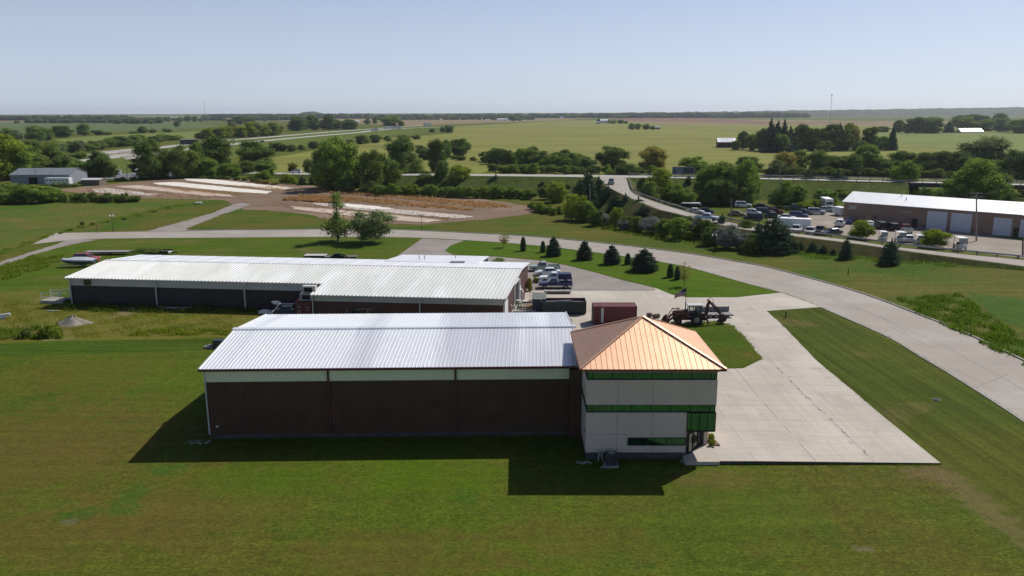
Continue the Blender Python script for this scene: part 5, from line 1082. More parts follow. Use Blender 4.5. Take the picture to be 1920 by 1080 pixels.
# flag on the machine
p = P(1296, 606, .05); fg = thing('flag', 'small striped flag with dark canton drooping from a thin pole on the backhoe bonnet', 'flag', (p.x-.9, p.y, 2.0), 0)
MB().tube((0, 0, 0), (0, 0, 3.3), .045, n=8).build('pole', M_BLACK, fg); MB().tube((0, 0, 0), (0, 0, 1.1), .075, n=8).build('pole_sleeve', MR, fg)
b = MB(); nx, nz = 10, 9
vs = [(-.06-1.55*i/nx, .12*math.sin(i*1.1), 3.05-.95*j/nz-(.95*(i/nx)**1.4)*(1-.45*j/nz)-.02*math.cos(i*2+j)) for j in range(nz+1) for i in range(nx+1)]
for j in range(nz):
    for i in range(nx):
        q = (i+j*(nx+1), i+1+j*(nx+1), i+1+(j+1)*(nx+1), i+(j+1)*(nx+1)); b.f.append(q); b.m.append(2 if (i < 4 and j < 5) else j % 2)
b.v = vs; b.build('cloth', [mat('flag_red', (.30, .03, .04), .8), mat('flag_white', (.62, .60, .58), .8), mat('flag_blue', (.04, .05, .14), .8)], fg)
# low loader ramp panels beside it
t = thing('flat_trailer', 'low grey flatbed trailer with sheet sides right of the backhoe', 'trailer', P(1346, 593, .05), R(3), 'trailers standing in the yard')
MB().box(-3.0, -1.0, .35, 1.9, 1.0, .48).build('deck', mat('grey_sheet', (.27, .255, .26), .7, col2=(.21, .20, .20)), t)
b = MB(); b.box(-3.0, .96, .48, 1.9, 1.02, 1.2); [b.box(x, .9, .3, x+.06, 1.05, 1.25) for x in (-3.0, -1.4, .2, 1.84)]; b.build('side_panel', mat('grey_sheet', ()), t); b = MB(); b.bar((-3.0, -1.02, .38), (1.95, -1.02, .38), .08, .14); b.build('frame', M_BLACK, t)
for x in (-1.4, -.6):
    for y in (-1.0, 1.0): wheel(t, x, y, .28)
for px_, py_, w_, lb in ((1217, 594, .45, 'small dark bucket lying on the slab behind the tower roof'), (1230, 596, .75, 'squat rusty drum lying on the slab behind the tower roof')):
    t = thing('scrap_drum', lb, 'drum', P(px_, py_, .05), .3, 'drums on the slab behind the tower'); MB().tube((-w_/1.5, 0, .3), (w_/1.5, 0, .3), .3, n=12).build('drum', M_WOOD, t); b = MB(); b.tube((-w_/3, 0, .3), (-w_/3+.05, 0, .3), .33, n=12); b.tube((w_/3, 0, .3), (w_/3+.05, 0, .3), .33, n=12); b.build('hoop', M_DARK, t)

# ---- street lamps, posts, poles, masts, billboard, stop sign
def lamp(px, py, label, copy=None):
    if copy: return copy_tree(copy, P(px, py), 0, label, 'twin globe street lamps along the curved road')
    t = thing('street_lamp', label, 'street lamp', P(px, py), 0, 'twin globe street lamps along the curved road')
    b = MB(); b.tube((0, 0, 0), (0, 0, .5), .14, .09, n=10); b.tube((0, 0, .5), (0, 0, 3.5), .06, .045, n=8); b.build('post', M_FRAME, t)
    b = MB()
    for s_ in (-1, 1): b.tube((0, 0, 3.3), (s_*.38, 0, 3.5), .03); b.tube((s_*.38, 0, 3.45), (s_*.38, 0, 3.62), .07, .1, n=8)
    b.build('arm', M_FRAME, t)
    for s_ in (-1, 1): b = MB(); b.ball((s_*.38, 0, 3.88), .19, 10, 7, sz=1.35); b.tube((s_*.38, 0, 4.1), (s_*.38, 0, 4.25), .04, .01); b.build('globe', M_LAMP, t)
    return t
L0 = lamp(212, 433.5, 'black twin globe street lamp at the left end of the road by the crop field')
lamp(791, 431.5, 'black twin globe street lamp in front of the drying beds', L0); lamp(1338, 475, 'black twin globe street lamp in front of the silvery bushes', L0)
def small_post(px, py, h, label, m_=M_BLACK, z=0):
    t = thing('marker_post', label, 'post', P(px, py, z), 0, 'small marker posts'); MB().tube((0, 0, -.1), (0, 0, h), .09, .08, n=8).build('post', m_, t); MB().tube((0, 0, h), (0, 0, h+.1), .13, .1, n=8).build('cap', m_, t)
small_post(1590, 516, 1.1, 'short dark marker post on the grass right of the curved road', mat('rusty_post', (.10, .05, .03), .9))
small_post(1473, 597, .9, 'leaning dark hydrant post in the verge between drive and road')
small_post(182, 432.5, 1.4, 'thin wooden stake left of the far left street lamp', M_WOOD); small_post(341, 373, .8, 'tiny dark post on the edge of the dirt ground', M_RED)
t = thing('manhole', 'dark manhole cover in worn grass between the drive and the road', 'manhole', P(1756, 750, .02)); MB().tube((0, 0, -.05), (0, 0, .1), .38, n=16).build('ring', M_KERB, t); MB().tube((0, 0, .1), (0, 0, .13), .33, n=16).build('cover', M_DARK, t)
def pole(px, py, top, label, arm=0, z=0, lean=0, m_=M_WOOD, r_=.15):
    p = P(px, py, z); q = F(px+lean, top, p.y); t = thing('utility_pole', label, 'utility pole', p, 0, 'utility poles'); v = q-p
    MB().tube((0, 0, -.3), v, r_, r_*.7, n=8).build('pole', m_, t)
    if arm:
        for a in ((1,) if arm == 1 else (1, .93)):
            b = MB(); c = v*a+Vector((0, 0, -.2)); b.bar(c-Vector((1.4, 0, 0)), c+Vector((1.4, 0, 0)), .12, .14); o = b.build('crossarm', m_, t)
            b = MB(); [b.tube(c+Vector((x, 0, .05)), c+Vector((x, 0, .3)), .05) for x in (-1.25, -.5, .5, 1.25)]; b.build('insulator', M_STEEL, o)
    return p+v
GREYP = mat('weathered_pole', (.30, .28, .26), .9)
pole(1371, 424, 373, 'pale greenish pole rising from the bushes before the beige sedan', z=0, m_=mat('green_grey_pole', (.20, .23, .17), .9), r_=.2)
pole(1462, 388, 307, 'tall pale pole at the back of the car lot by dark trees', m_=GREYP); pt1 = pole(1831, 452, 361, 'tall wooden pole with crossarm before the garage doors', 2, m_=GREYP, r_=.2)
pt0 = pole(1893, 372, 344, 'pale pole behind the garage row near the bridge', 1, m_=GREYP); pole(1106, 413, 345, 'slim pale pole in front of the dark conifers', 0, m_=GREYP); pole(1111, 345, 308, 'leaning pole behind the dark conifers at the junction', 1, lean=7, m_=GREYP, r_=.12)
pole(816, 350, 303, 'pale pole among bushes right of the big pair of trees', m_=GREYP); pole(626, 350, 300, 'thin pale pole in front of the big left tree', m_=GREYP, r_=.11); pole(238, 337, 306, 'dark thin pole in the far left gravel yard'); pole(20, 340, 308, 'dark pole at the left end of the grey shed'); pt2 = pole(1918, 480, 443, 'stub of dark pole at the right picture edge', r_=.2)
pole(66, 345, 317, 'pole with a lamp in front of the grey shed', r_=.12); pole(29, 298, 265, 'bare thin pole among the far left trees', 1, r_=.12)
def mast(px, py, top, label, d, r_, plat=False):
    p = F(px, py, d); p.z = 0; q = F(px-1, top, d); t = thing('radio_mast', label, 'radio mast', p, 0, 'radio masts on the horizon'); h = q.z; b = MB()
    for a in (0, 2.09, 4.19): b.bar((math.cos(a)*r_, math.sin(a)*r_, 0), (math.cos(a)*r_*.7, math.sin(a)*r_*.7, h), r_*.22, r_*.22)
    n = int(h/(r_*5))
    for i in range(n):
        z0, z1 = h*i/n, h*(i+1)/n
        for a in (0, 2.09, 4.19): b.bar((math.cos(a)*r_, math.sin(a)*r_, z0), (math.cos(a+2.09)*r_*.85, math.sin(a+2.09)*r_*.85, z1), r_*.14, r_*.14)
    b.build('lattice', mat('mast_steel', (.22, .23, .26), .6), t)
    if plat: MB().tube((0, 0, h-3), (0, 0, h), r_*2.2, n=8).build('antenna_platform', M_STEEL, t)
mast(1557, 214, 177, 'lattice radio mast with antennas on top right of centre on the horizon', 1900, .7, True); mast(384, 212, 187, 'thin radio mast on the left part of the horizon', 2600, .75)
p0, p1 = F(1261, 327, 302), F(1303.5, 327, 300); h0 = F(1261, 312.5, 302).z-p0.z
t = thing('billboard', 'wide billboard with blue-grey left half and dark right half beyond the bridge', 'billboard', ((p0.x+p1.x)/2, p0.y, 0), math.atan2(p1.y-p0.y, p1.x-p0.x)); Lb = (p1-p0).length
MB().box(-Lb/2, 0, p0.z, Lb/2, .3, p0.z+h0-.1).build('panel', mat('billboard_dark', (.03, .035, .07), .4), t)
b = MB()
for a in ((-Lb/2, -.1, p0.z, Lb/2, 0, p0.z+.2), (-Lb/2, -.1, p0.z+h0-.3, Lb/2, 0, p0.z+h0-.1), (-Lb/2, -.1, p0.z+.2, -Lb/2+.2, 0, p0.z+h0-.3), (Lb/2-.2, -.1, p0.z+.2, Lb/2, 0, p0.z+h0-.3)): b.box(*a)
b.build('frame', M_STEEL, t); b = MB(); b.box(-Lb/2+.3, -.03, p0.z+.3, -.05, -.005, p0.z+h0-.5); b.build('printed_picture', mat('billboard_blue', (.18, .21, .32), .5, 0, col2=(.09, .12, .20), scale=.5), t)
b = MB(); b.box(-Lb/2+.5, -.05, p0.z+.4, -Lb/2+1.2, -.031, p0.z+h0-.9); b.box(-Lb/2+1.5, -.05, p0.z+.4, -Lb/2+1.9, -.031, p0.z+1.2); b.build('printed_shape', mat('billboard_dark', ()), t)
b = MB(); [b.tube((x, .2, 0), (x, .2, p0.z), .18, n=8) for x in (-Lb*.35, 0, Lb*.35)]; b.build('post', M_STEEL, t)
p = P(1180, 335, 6.0); t = thing('stop_sign', 'small red stop sign on a post where the ramp meets the state road', 'road sign', p); MB().tube((0, 0, -.3), (0, 0, 2.4), .05).build('post', M_STEEL, t)
b = MB(); b.v = [(.45*math.cos(R(22.5+45*i)), y, 2.2+.45*math.sin(R(22.5+45*i))) for y in (-.09, -.05) for i in range(8)]; b.f = [tuple(range(8)), tuple(range(15, 7, -1))]+[(i, (i+1) % 8, 8+(i+1) % 8, 8+i) for i in range(8)]; b.m = [0]*10; o = b.build('sign_plate', M_RED, t)
MB().box(-.3, -.10, 2.12, .3, -.092, 2.28).build('sign_lettering', M_WHITE, o)

# ---- distant buildings
def farm(px, py, w_px, h, label, cat='farm building', depth=10, wallm=M_WHITE, roofm=M_GREYROOF, d=None, rise=2.2, rz=0, name='farm_building', win=0, door=None, z=0):
    p = P(px, py, z) if d is None else Vector((F(px, py, d).x, d, 0)); W = w_px*math.sqrt(p.x**2+p.y**2+H*H)/FPX
    t = thing(name, label, cat, p, R(rz), 'buildings in the distance'); b = MB()
    b.add([(x, y, zz) for x in (-W/2, W/2) for y, zz in ((0, 0), (0, h), (depth/2, h+rise*.96), (depth, h), (depth, 0))], [(0, 1, 2, 3, 4), (9, 8, 7, 6, 5), (0, 5, 6, 1), (3, 8, 9, 4)]); b.build('wall', wallm, t)
    b = MB(); b.slab([(-W/2-.3, -.35, h), (W/2+.3, -.35, h), (W/2+.3, depth/2, h+rise), (-W/2-.3, depth/2, h+rise)], .15); b.slab([(-W/2-.3, depth+.35, h), (W/2+.3, depth+.35, h), (W/2+.3, depth/2, h+rise), (-W/2-.3, depth/2, h+rise)], .15); b.build('roof', roofm, t)
    for k in range(win): x = -W/2+W*(k+.5)/win; MB().box(x-.5, -.06, h*.4, x+.5, -.01, h*.75).build('window', M_DGLASS, t)
    if door: MB().box(W*door[0], -.06, 0, W*door[1], -.01, h*door[2]).build('door', M_DARK, t)
    return t, W
BR = mat('barn_red', (.10, .035, .03), .8)
t, W = farm(1362, 277, 31, 4.6, 'old barn with a silvery roof standing in the field by dark trees', 'barn', 9, BR, M_STEELROOF, rise=3.2, name='barn', win=2, rz=-6)
t, W = farm(76, 345, 92, 3.9, 'large grey-blue metal shed with an open dark door at the far left', 'shed', 16, mat('grey_blue_wall', (.27, .29, .33), .6), M_GREYROOF, rise=2.3, rz=3, name='metal_shed', door=(-.19, -.04, .72))
farm(170, 348, 30, 2.4, 'open timber pavilion with a pale flat roof beside the drying beds', 'pavilion', 6, M_WOOD, M_TRIM, rise=.5, name='pavilion')
farm(262, 329, 14, 2.6, 'white roofed shed, leftmost of the sheds by the bridge', 'shed', 6, M_WOOD, M_WHITE, rise=.9, name='small_shed', rz=-12); farm(270, 330.5, 16, 2.7, 'brown shed with a red gable beside the white roofed shed', 'shed', 5, M_PLY, M_RED, rise=1.1, name='small_shed', rz=-20)
farm(290, 330, 18, 2.7, 'blue-grey shed in the middle of the far left yard', 'shed', 5, mat('blue_grey_wall', (.12, .15, .20), .7), M_GREYROOF, rise=.9, name='small_shed', win=1); farm(310, 329.5, 16, 2.5, 'pale blue shed with two white doors', 'shed', 4, mat('pale_blue_wall', (.30, .34, .45), .7), M_GREYROOF, rise=.8, name='small_shed', win=2)
farm(338, 330, 15, 1.8, 'low brown shed at the right end of the far left yard', 'shed', 4, M_WOOD, M_WOOD, rise=.5, name='small_shed')
p = P(218.5, 328); t = thing('storage_tank', 'round pale grey storage tank standing in the gravel yard', 'tank', p); MB().tube((0, 0, 0), (0, 0, 2.5), 2.3, n=20).build('shell', mat('tank_grey', (.36, .38, .45), .6), t); MB().tube((0, 0, 2.5), (0, 0, 2.8), 2.35, .6, n=20).build('lid', M_STEEL, t)
sheet('far_yard_gravel', [(150, 332), (180, 326), (220, 323), (260, 322), (345, 326), (345, 334), (240, 335), (160, 340)], .03, mat('dark_gravel', (.17, .165, .18), .95))
farm(1823, 249.5, 35, 2.0, 'low white barn with a bright roof among the far right trees', 'barn', 14, M_WHITE, M_WHITEMEM, rise=4); farm(1133, 231, 15, 7, 'white farmhouse on the field horizon right of centre', 'farmhouse', 10, M_WHITE, M_WHITEMEM, rise=3, win=2); farm(1122, 232, 8, 3, 'low grey farm shed left of the white farmhouse', wallm=M_WOOD)
farm(1230, 242.5, 16, 3, 'long grey shed beside the dark clump in the big field', wallm=mat('grey_wall', (.28, .28, .3), .8), depth=7); farm(942, 226, 19, 4.5, 'long white farm shed on the horizon, centre', roofm=M_WHITEMEM, rise=2.5); farm(914, 227.5, 8, 3.5, 'small white shed left of the long white farm shed', roofm=M_WHITEMEM)
farm(900, 221.5, 6, 12, 'tall white grain bin farther back in the centre', 'grain bin', 12, roofm=M_WHITEMEM); farm(1053, 221.5, 7, 7, 'white far farmhouse between centre and the red field', 'farmhouse', 12); farm(325, 226, 9, 10, 'white farm building in the left far trees', 'farm building', 12, roofm=M_WHITEMEM); farm(352, 227.5, 6, 7, 'small white house right of the left farm building', 'house'); farm(66, 219.8, 16, 9, 'white farm shed at far left on the horizon', roofm=M_WHITEMEM); farm(1519, 216.3, 5, 9, 'tiny white house before the right wooded ridge', 'house', roofm=M_WHITEMEM); farm(1898, 214.3, 8, 8, 'white building on the wooded ridge at far right', 'house', roofm=M_WHITEMEM); farm(115, 218, 8, 9, 'white building with a mast at far left', 'farm building', roofm=M_WHITEMEM); farm(668, 229, 10, 3, 'low white roof beside the interstate trees', 'shed', roofm=M_WHITEMEM)
farm(1862, 236, 22, 3, 'pale low building half hidden in the far right trees', 'farm building', roofm=M_WHITEMEM)

# ================================================================ VEGETATION
def ico(c, r, seed, mesh):
    rg = np.random.default_rng(seed); b = MB(); b.ball((0, 0, 0), 1, 8, 6); v = np.array(b.v)*(1+rg.normal(0, .12, (len(b.v), 1)))*np.array(r)+np.array(c)
    o = len(mesh[0]); mesh[0].extend(v.tolist()); mesh[1].extend([tuple(i+o for i in f) for f in b.f])
def leaves(pts, nrm, size, rg, aspect=.75):
    """one small four cornered leaf spray per point"""
    n = len(pts); nrm = nrm/np.maximum(np.linalg.norm(nrm, axis=1, keepdims=True), 1e-6)
    t = rg.normal(size=(n, 3)); u = np.cross(nrm, t); u /= np.maximum(np.linalg.norm(u, axis=1, keepdims=True), 1e-6); v = np.cross(nrm, u)
    s = size*rg.uniform(.55, 1.35, (n, 1)); u *= s; v *= s*aspect
    q = np.stack([pts-u-v*.5, pts+u*.2-v, pts+u+v*.4, pts-u*.3+v], 1).reshape(-1, 3)
    return q.tolist()
def make_crown(name, blobs, n, size, seed, m_, core=.70, shell=(.70, 1.22), droop=0, clip=0):
    rg = np.random.default_rng(seed); mesh = ([], [])
    for k, (c, r) in enumerate(blobs): ico(c, np.array(r)*core, seed*100+k, mesh)
    w_ = np.array([(r[0]*r[2]) for c, r in blobs]); w_ = w_/w_.sum()
    for (c, r), q in zip(blobs, w_):
        k = max(6, int(n*q)); d = rg.normal(size=(k, 3)); d /= np.linalg.norm(d, axis=1, keepdims=True)
        rad = rg.uniform(shell[0], shell[1], (k, 1)); rad = rad+(rg.uniform(0, 1, (k, 1)) > .90)*rg.uniform(0, .45, (k, 1))
        p = np.array(c)+d*rad*np.array(r); nn = d+rg.normal(0, .55, (k, 3)); nn[:, 2] += droop
        p[:, 2] = np.maximum(p[:, 2], clip); o = len(mesh[0]); mesh[0].extend(leaves(p, nn, size, rg)); mesh[1].extend([(o+4*i, o+4*i+1, o+4*i+2, o+4*i+3) for i in range(k)])
    me = bpy.data.meshes.new(name); me.from_pydata(mesh[0], [], mesh[1]); me.materials.append(m_); return me
def broad_blobs(seed, nb=15, zc=.60, hz=.34, hr=.36, low=.2):
    rg = random.Random(seed); out = [((0, 0, zc), (hr*.72, hr*.72, hz*.72)), ((0, 0, max(low+.14, zc-hz*.5)), (hr*.66, hr*.66, .17))]
    for i in range(nb):
        a = rg.uniform(0, 6.28); z = rg.uniform(-1, 1); rr = math.sqrt(max(0, 1-z*z))*rg.uniform(.65, 1.0); s_ = rg.uniform(.07, .16)
        out.append(((math.cos(a)*rr*hr, math.sin(a)*rr*hr, max(low+s_*.7, zc+z*(hz-.04))), (s_*1.15, s_*1.15, s_*.85)))
    return out
def trunk_mesh(seed, h=.5, r=.022, forks=4):
    rg = random.Random(seed); b = MB(); b.tube((0, 0, -.03), (rg.uniform(-.01, .01), 0, h*.5), r, r*.75, n=7); b.tube((0, 0, h*.48), (0, 0, h), r*.78, r*.4, n=6)
    for i in range(forks):
        a = 6.28*i/forks+rg.uniform(-.4, .4); z = h*rg.uniform(.4, .8); b.tube((0, 0, z), (math.cos(a)*.2, math.sin(a)*.2, z+rg.uniform(.12, .28)), r*.42, r*.15, n=5)
    me = bpy.data.meshes.new('trunk'); me.from_pydata(b.v, [], b.f); me.materials.append(M_BARK); return me
def cone_blobs(seed, tiers, R0, taper=.85, z0=.04, per=7):
    rg = random.Random(seed); out = []
    for i in range(tiers):
        f = i/(tiers-1); z = z0+(.95-z0)*f; r = R0*(1-f)**taper*(1+rg.uniform(-.12, .12)); k = max(1, int(per*(1-f)+1))
        out.append(((0, 0, z), (max(r*.6, .02), max(r*.6, .02), .07)))
        for j in range(k): a = 6.28*j/k+rg.uniform(0, 1); s_ = max(r*.42, .02); out.append(((math.cos(a)*r*.68, math.sin(a)*r*.68, z-.01), (s_, s_, .042+.02*rg.random())))
    return out
CR = {}
for i in range(5): CR['broad%d' % i] = (make_crown('crown', broad_blobs(i+1, 30+i, .50, .46, .40, .0), 8000, .019, i+1, M_LEAF), trunk_mesh(i))
for i in range(3): CR['tall%d' % i] = (make_crown('crown', broad_blobs(20+i, 28, .50, .46, .28, .0), 8000, .018, 30+i, M_LEAF), trunk_mesh(i+10))
for i in range(4): CR['bush%d' % i] = (make_crown('crown', broad_blobs(40+i, 22, .48, .44, .44, .0), 6000, .021, 50+i, M_LEAF, clip=0.0), None)
for i in range(2): CR['olive%d' % i] = (make_crown('crown', broad_blobs(60+i, 24, .5, .42, .42, .0), 6000, .017, 62+i, M_LEAF, core=.6, shell=(.7, 1.25)), None)
for i in range(2): CR['spruce%d' % i] = (make_crown('crown', cone_blobs(70+i, 11, .27, .62), 6000, .015, 70+i, M_NEEDLE, droop=.3), trunk_mesh(70, .2, .02, 0))
for i in range(3): CR['cedar%d' % i] = (make_crown('crown', cone_blobs(80+i, 8, .38, .42, .10, 6), 6500, .017, 80+i, M_NEEDLE, shell=(.7, 1.35)), trunk_mesh(80, .2, .02, 0))
CR['blue0'] = (make_crown('crown', cone_blobs(90, 10, .44, .52, .1, 9), 7500, .020, 90, M_NEEDLE, droop=.2), trunk_mesh(90, .2, .022, 0))
CR['blue1'] = (make_crown('crown', cone_blobs(91, 10, .46, .45, .1, 9), 7500, .020, 91, M_NEEDLE, shell=(.7, 1.25)), trunk_mesh(91, .2, .022, 0))
CR['arbor0'] = (make_crown('crown', [((0, 0, .1+.08*i), (.165*(1-.5*(i/10)**3), .165*(1-.5*(i/10)**3), .09)) for i in range(11)], 3600, .012, 95, M_NEEDLE, core=.9, shell=(.85, 1.08)), trunk_mesh(95, .1, .02, 0))
CR['sparse0'] = (make_crown('crown', broad_blobs(97, 18, .62, .34, .30, .25), 1700, .017, 97, M_LEAF, core=.02, shell=(.2, 1.2)), trunk_mesh(97, .8, .016, 9))
CR['young0'] = (make_crown('crown', [((0, 0, .3), (.17, .17, .15)), ((.09, .03, .22), (.13, .12, .10)), ((-.10, -.02, .27), (.12, .11, .11)), ((-.02, 0, .44), (.09, .08, .08)), ((.05, 0, .56), (.04, .04, .06)), ((-.07, .02, .70), (.07, .06, .05)), ((.06, 0, .76), (.08, .07, .06)), ((-.02, 0, .86), (.09, .06, .05)), ((.09, 0, .90), (.05, .05, .04)), ((-.10, 0, .92), (.04, .04, .04))], 2600, .015, 98, M_LEAF, core=.35, shell=(.5, 1.4)), trunk_mesh(98, .85, .014, 6))
TCOL = dict(g=(.86, .90, .88), b=(.98, 1.10, .8), y=(1.12, 1.08, .58), d=(.66, .72, .76), o=(.95, .92, 1.6), t=(1.35, .95, .95), n=(.88, 1.02, 1.0), k=(.75, .8, .9), s=(1.0, .88, 3.0), m=(.95, 1.05, .8))
CNAME = dict(g='green', b='bright green', y='yellow-green', d='dark green', o='greyish olive', t='brownish', n='dark', k='blue-green', s='silvery', m='fresh green')
KN = dict(broad='broadleaf tree', tall='tall leafy tree', bush='leafy bush', olive='feathery bush', spruce='spruce tree', cedar='juniper tree', blue='blue spruce', arbor='columnar arborvitae', sparse='thin sapling', young='young tree')
ON = 'first second third fourth fifth sixth seventh eighth ninth tenth eleventh twelfth thirteenth fourteenth fifteenth sixteenth seventeenth eighteenth nineteenth twentieth'.split()
def ordinal(i):
    if i < 20: return ON[i]
    tens = ['', '', 'twenty', 'thirty', 'forty', 'fifty', 'sixty'][(i+1)//10]; u = (i+1) % 10
    return (tens+'-'+ON[u-1]) if u else tens[:-1]+'ieth'
seedn = [0]
def plant(kind, px, by, ty, wpx, tint, label, group=None, z=0):
    seedn[0] += 1; vs = sorted(k for k in CR if k.startswith(kind)); key = vs[seedn[0] % len(vs)]
    p = P(px, by, z); q = F(px, ty, p.y); h = max(q.z-p.z, .5)*1.0; dist = (p-Vector((0, 0, H))).length; w_ = wpx*dist/FPX
    base = {'broad': .92, 'tall': .68, 'bush': .96, 'olive': .88, 'spruce': .46, 'cedar': .70, 'blue': .9, 'arbor': .34, 'sparse': .72, 'young': .31}[kind]
    cm, tm = CR[key]; c = TCOL[tint]; j = 1+rnd.uniform(-.1, .1); col = (c[0]*j, c[1]*j, c[2]*j*(1+rnd.uniform(-.08, .08)), 1)
    nm = {'broad': 'broadleaf_tree', 'tall': 'broadleaf_tree', 'bush': 'shrub', 'olive': 'shrub', 'spruce': 'spruce_tree', 'cedar': 'juniper_tree', 'blue': 'spruce_tree', 'arbor': 'arborvitae', 'sparse': 'sapling', 'young': 'young_tree'}[kind]
    if tm is None:
        t = bpy.data.objects.new(nm, cm); C.objects.link(t); t.color = col
    else:
        t = bpy.data.objects.new(nm, None); C.objects.link(t)
        a = bpy.data.objects.new('crown', cm); C.objects.link(a); a.parent = t; a.color = col; a2 = bpy.data.objects.new('trunk', tm); C.objects.link(a2); a2.parent = t
    t.location = p-Vector((0, 0, .05)); t.rotation_euler = (0, 0, rnd.uniform(0, 6.28)); t.scale = (w_/base, w_/base, h)
    t['label'] = label; t['category'] = 'shrub' if nm == 'shrub' else 'tree'
    if group: t['group'] = group
    return t
def stand(group, place, items, z=0):
    """items: 'kind tint px base top width' separated by ;"""
    L = []
    for s_ in items.split(';'):
        s_ = s_.split()
        if s_: L.append((s_[0], s_[1], *map(float, s_[2:6]), float(s_[6]) if len(s_) > 6 else z))
    L.sort(key=lambda a: a[2])
    for i, (k, t, px, by, ty, w_, zz) in enumerate(L):
        plant(k, px, by, ty, w_, t, f'{CNAME[t]} {KN[k]}, {ordinal(i)} from the left of {place}', group, zz)
def belt(group, place, line, n, kinds, wpx, jit=.25, z=0):
    """a row of individual trees following a line of (px, base, top)"""
    L = []
    for i in range(n):
        t = (i+.5)/n*(len(line)-1); k = min(int(t), len(line)-2); f_ = t-k; a, c = line[k], line[k+1]
        px = a[0]+(c[0]-a[0])*f_+rnd.uniform(-1, 1)*wpx*jit; by = a[1]+(c[1]-a[1])*f_; ty = a[2]+(c[2]-a[2])*f_; hh = by-ty
        kd, tn = rnd.choice(kinds); L.append((kd, tn, px, by+rnd.uniform(-.05, .05)*hh, by-hh*rnd.uniform(.72, 1.08), wpx*rnd.uniform(.75, 1.25), z))
    L.sort(key=lambda a: a[2])
    for i, (k, t, px, by, ty, w_, zz) in enumerate(L): plant(k, px, by, ty, w_, t, f'{CNAME[t]} {KN[k]}, {ordinal(i)} from the left {place}', group, zz)
belt('scrub below the state road', 'in the scrub below the state road', [(905, 353, 334), (980, 358, 334), (1060, 366, 340)], 15, [('cedar', 'n'), ('bush', 'y'), ('bush', 'g'), ('cedar', 'n'), ('olive', 'g')], 26)
belt('weedy shrubs at the east end', 'in the weedy patch east of the beds', [(990, 392, 376), (1040, 404, 388), (1060, 396, 374)], 9, [('bush', 'y'), ('bush', 'm')], 22)
belt('wild trees behind the left sheds', 'behind the left sheds', [(245, 322, 300), (300, 322, 292), (345, 326, 296), (440, 330, 300)], 10, [('broad', 'g'), ('bush', 'g'), ('tall', 'g')], 28)
belt('bushes under the bridge trees', 'under the trees beyond the bridge', [(1440, 330, 312), (1560, 331, 312), (1700, 333, 314), (1925, 338, 314)], 26, [('bush', 'd'), ('bush', 'g'), ('bush', 'd')], 32)
belt('bushes of the state road belt', 'under the state road trees', [(915, 322, 306), (1000, 325, 304), (1100, 326, 308), (1240, 328, 308)], 18, [('bush', 'm'), ('bush', 'g'), ('bush', 'd')], 26)
# near the road
plant('young', 634, 453, 357, 44, 'g', 'slender young tree with a bushy skirt beside the curved road')
plant('olive', 693, 456, 388, 82, 'o', 'wide round greyish green tree right of the slender young tree')
stand('evergreens on the island lawn', 'the island lawn', 'arbor n 981 470.5 443 12;arbor n 1018 473 451 11;blue k 1038 480 441 29;blue k 1096 487 449 33;blue k 1147 495 457 32;arbor n 1177 496 474 13;blue k 1208 508 464 53;arbor n 1256.5 520 494 14;arbor n 1270 524 498 13')
plant('sparse', 1283, 537, 490, 26, 't', 'thin brownish half bare sapling beside the two dark columns'); plant('sparse', 945, 464, 436, 24, 't', 'thin reddish sapling beside the curved road near the annex')
plant('bush', 993, 546, 518, 14, 't', 'rusty brown column shaped shrub at the shed side wall'); plant('bush', 975, 578, 567, 14, 'b', 'green potted shrub by the shed door'); plant('bush', 1004, 530, 517, 12, 't', 'low tan shrub beside the rusty one at the shed side wall')
plant('bush', 1333, 826, 811, 14, 'y', 'yellow-green low shrub in the mulch bed, farther one', 'shrubs in the entrance bed', .35); plant('bush', 1335, 835, 822, 13, 'y', 'yellow-green low shrub in the mulch bed, nearer one', 'shrubs in the entrance bed', .35)
plant('olive', 272, 480, 464, 56, 'd', 'dark low weedy shrub behind the left end of the long shed'); plant('bush', 935, 492, 483, 26, 'm', 'low green shrub at the annex corner')
plant('olive', 94, 632, 606, 30, 'y', 'small yellow-leaved bush in the weeds at the left'); plant('bush', 50, 632, 613, 24, 'g', 'dark weedy bush left of the yellow-leaved one'); plant('bush', 154, 422, 414, 9, 'g', 'small round bush on the crop field edge')
# drying-bed surroundings and left hedge
stand('hedge bushes before the grey shed', 'the hedge before the grey shed', 'bush b 8 383 345 52;bush g 30 381 340 55;bush b 60 381 345 50;bush m 86 380 348 44;bush m 101 378 349 34;bush g -14 384 344 50')
belt('low hedge at the crop field end', 'in the low hedge beyond the crop field', [(112, 379, 358), (180, 379, 359), (225, 379, 360), (262, 379, 368)], 12, [('bush', 'g'), ('bush', 'm'), ('bush', 'd')], 22)
stand('olive bushes by the travel trailer', 'bushes beside the travel trailer', 'olive o 108 352 341 22;olive o 122 351 341 18;olive o 138 350 344 16')
stand('big trees at the far left', 'big trees at the far left', 'broad y 8 338 248 62;tall b 34 336 262 50;tall g 62 330 262 48;broad g 84 325 262 54;tall g 48 328 275 50;broad g 22 336 292 50;bush g 60 334 306 50;bush g 90 332 300 46;tall g 112 326 282 36;broad d 135 326 298 40;bush g 165 330 306 34;broad g 150 316 284 36;tall d 200 318 292 30;bush g 222 322 304 24;broad g 232 312 296 20;broad y -20 340 258 60;tall g 100 322 265 38;broad d 122 332 293 40;broad n 148 330 300 38;tall d 188 331 282 40;tall g 208 332 300 26')
stand('round trees across the left fields', 'round trees across the left fields', 'broad n 68 265 235 36;broad g 88 263 241 26;broad d 115 258 236 36;broad n 158 254 232 25;broad d 185 253 243 24;broad g 200 253 247 16;broad d 268 250 237 19;bush g 286 249 241 16;broad g 310 247 240 10;bush g 316 248 241 14;broad d 332 238 227 13;broad g 14 263 240 26;olive o 32 264 243 20;bush g 250 251 245 16')
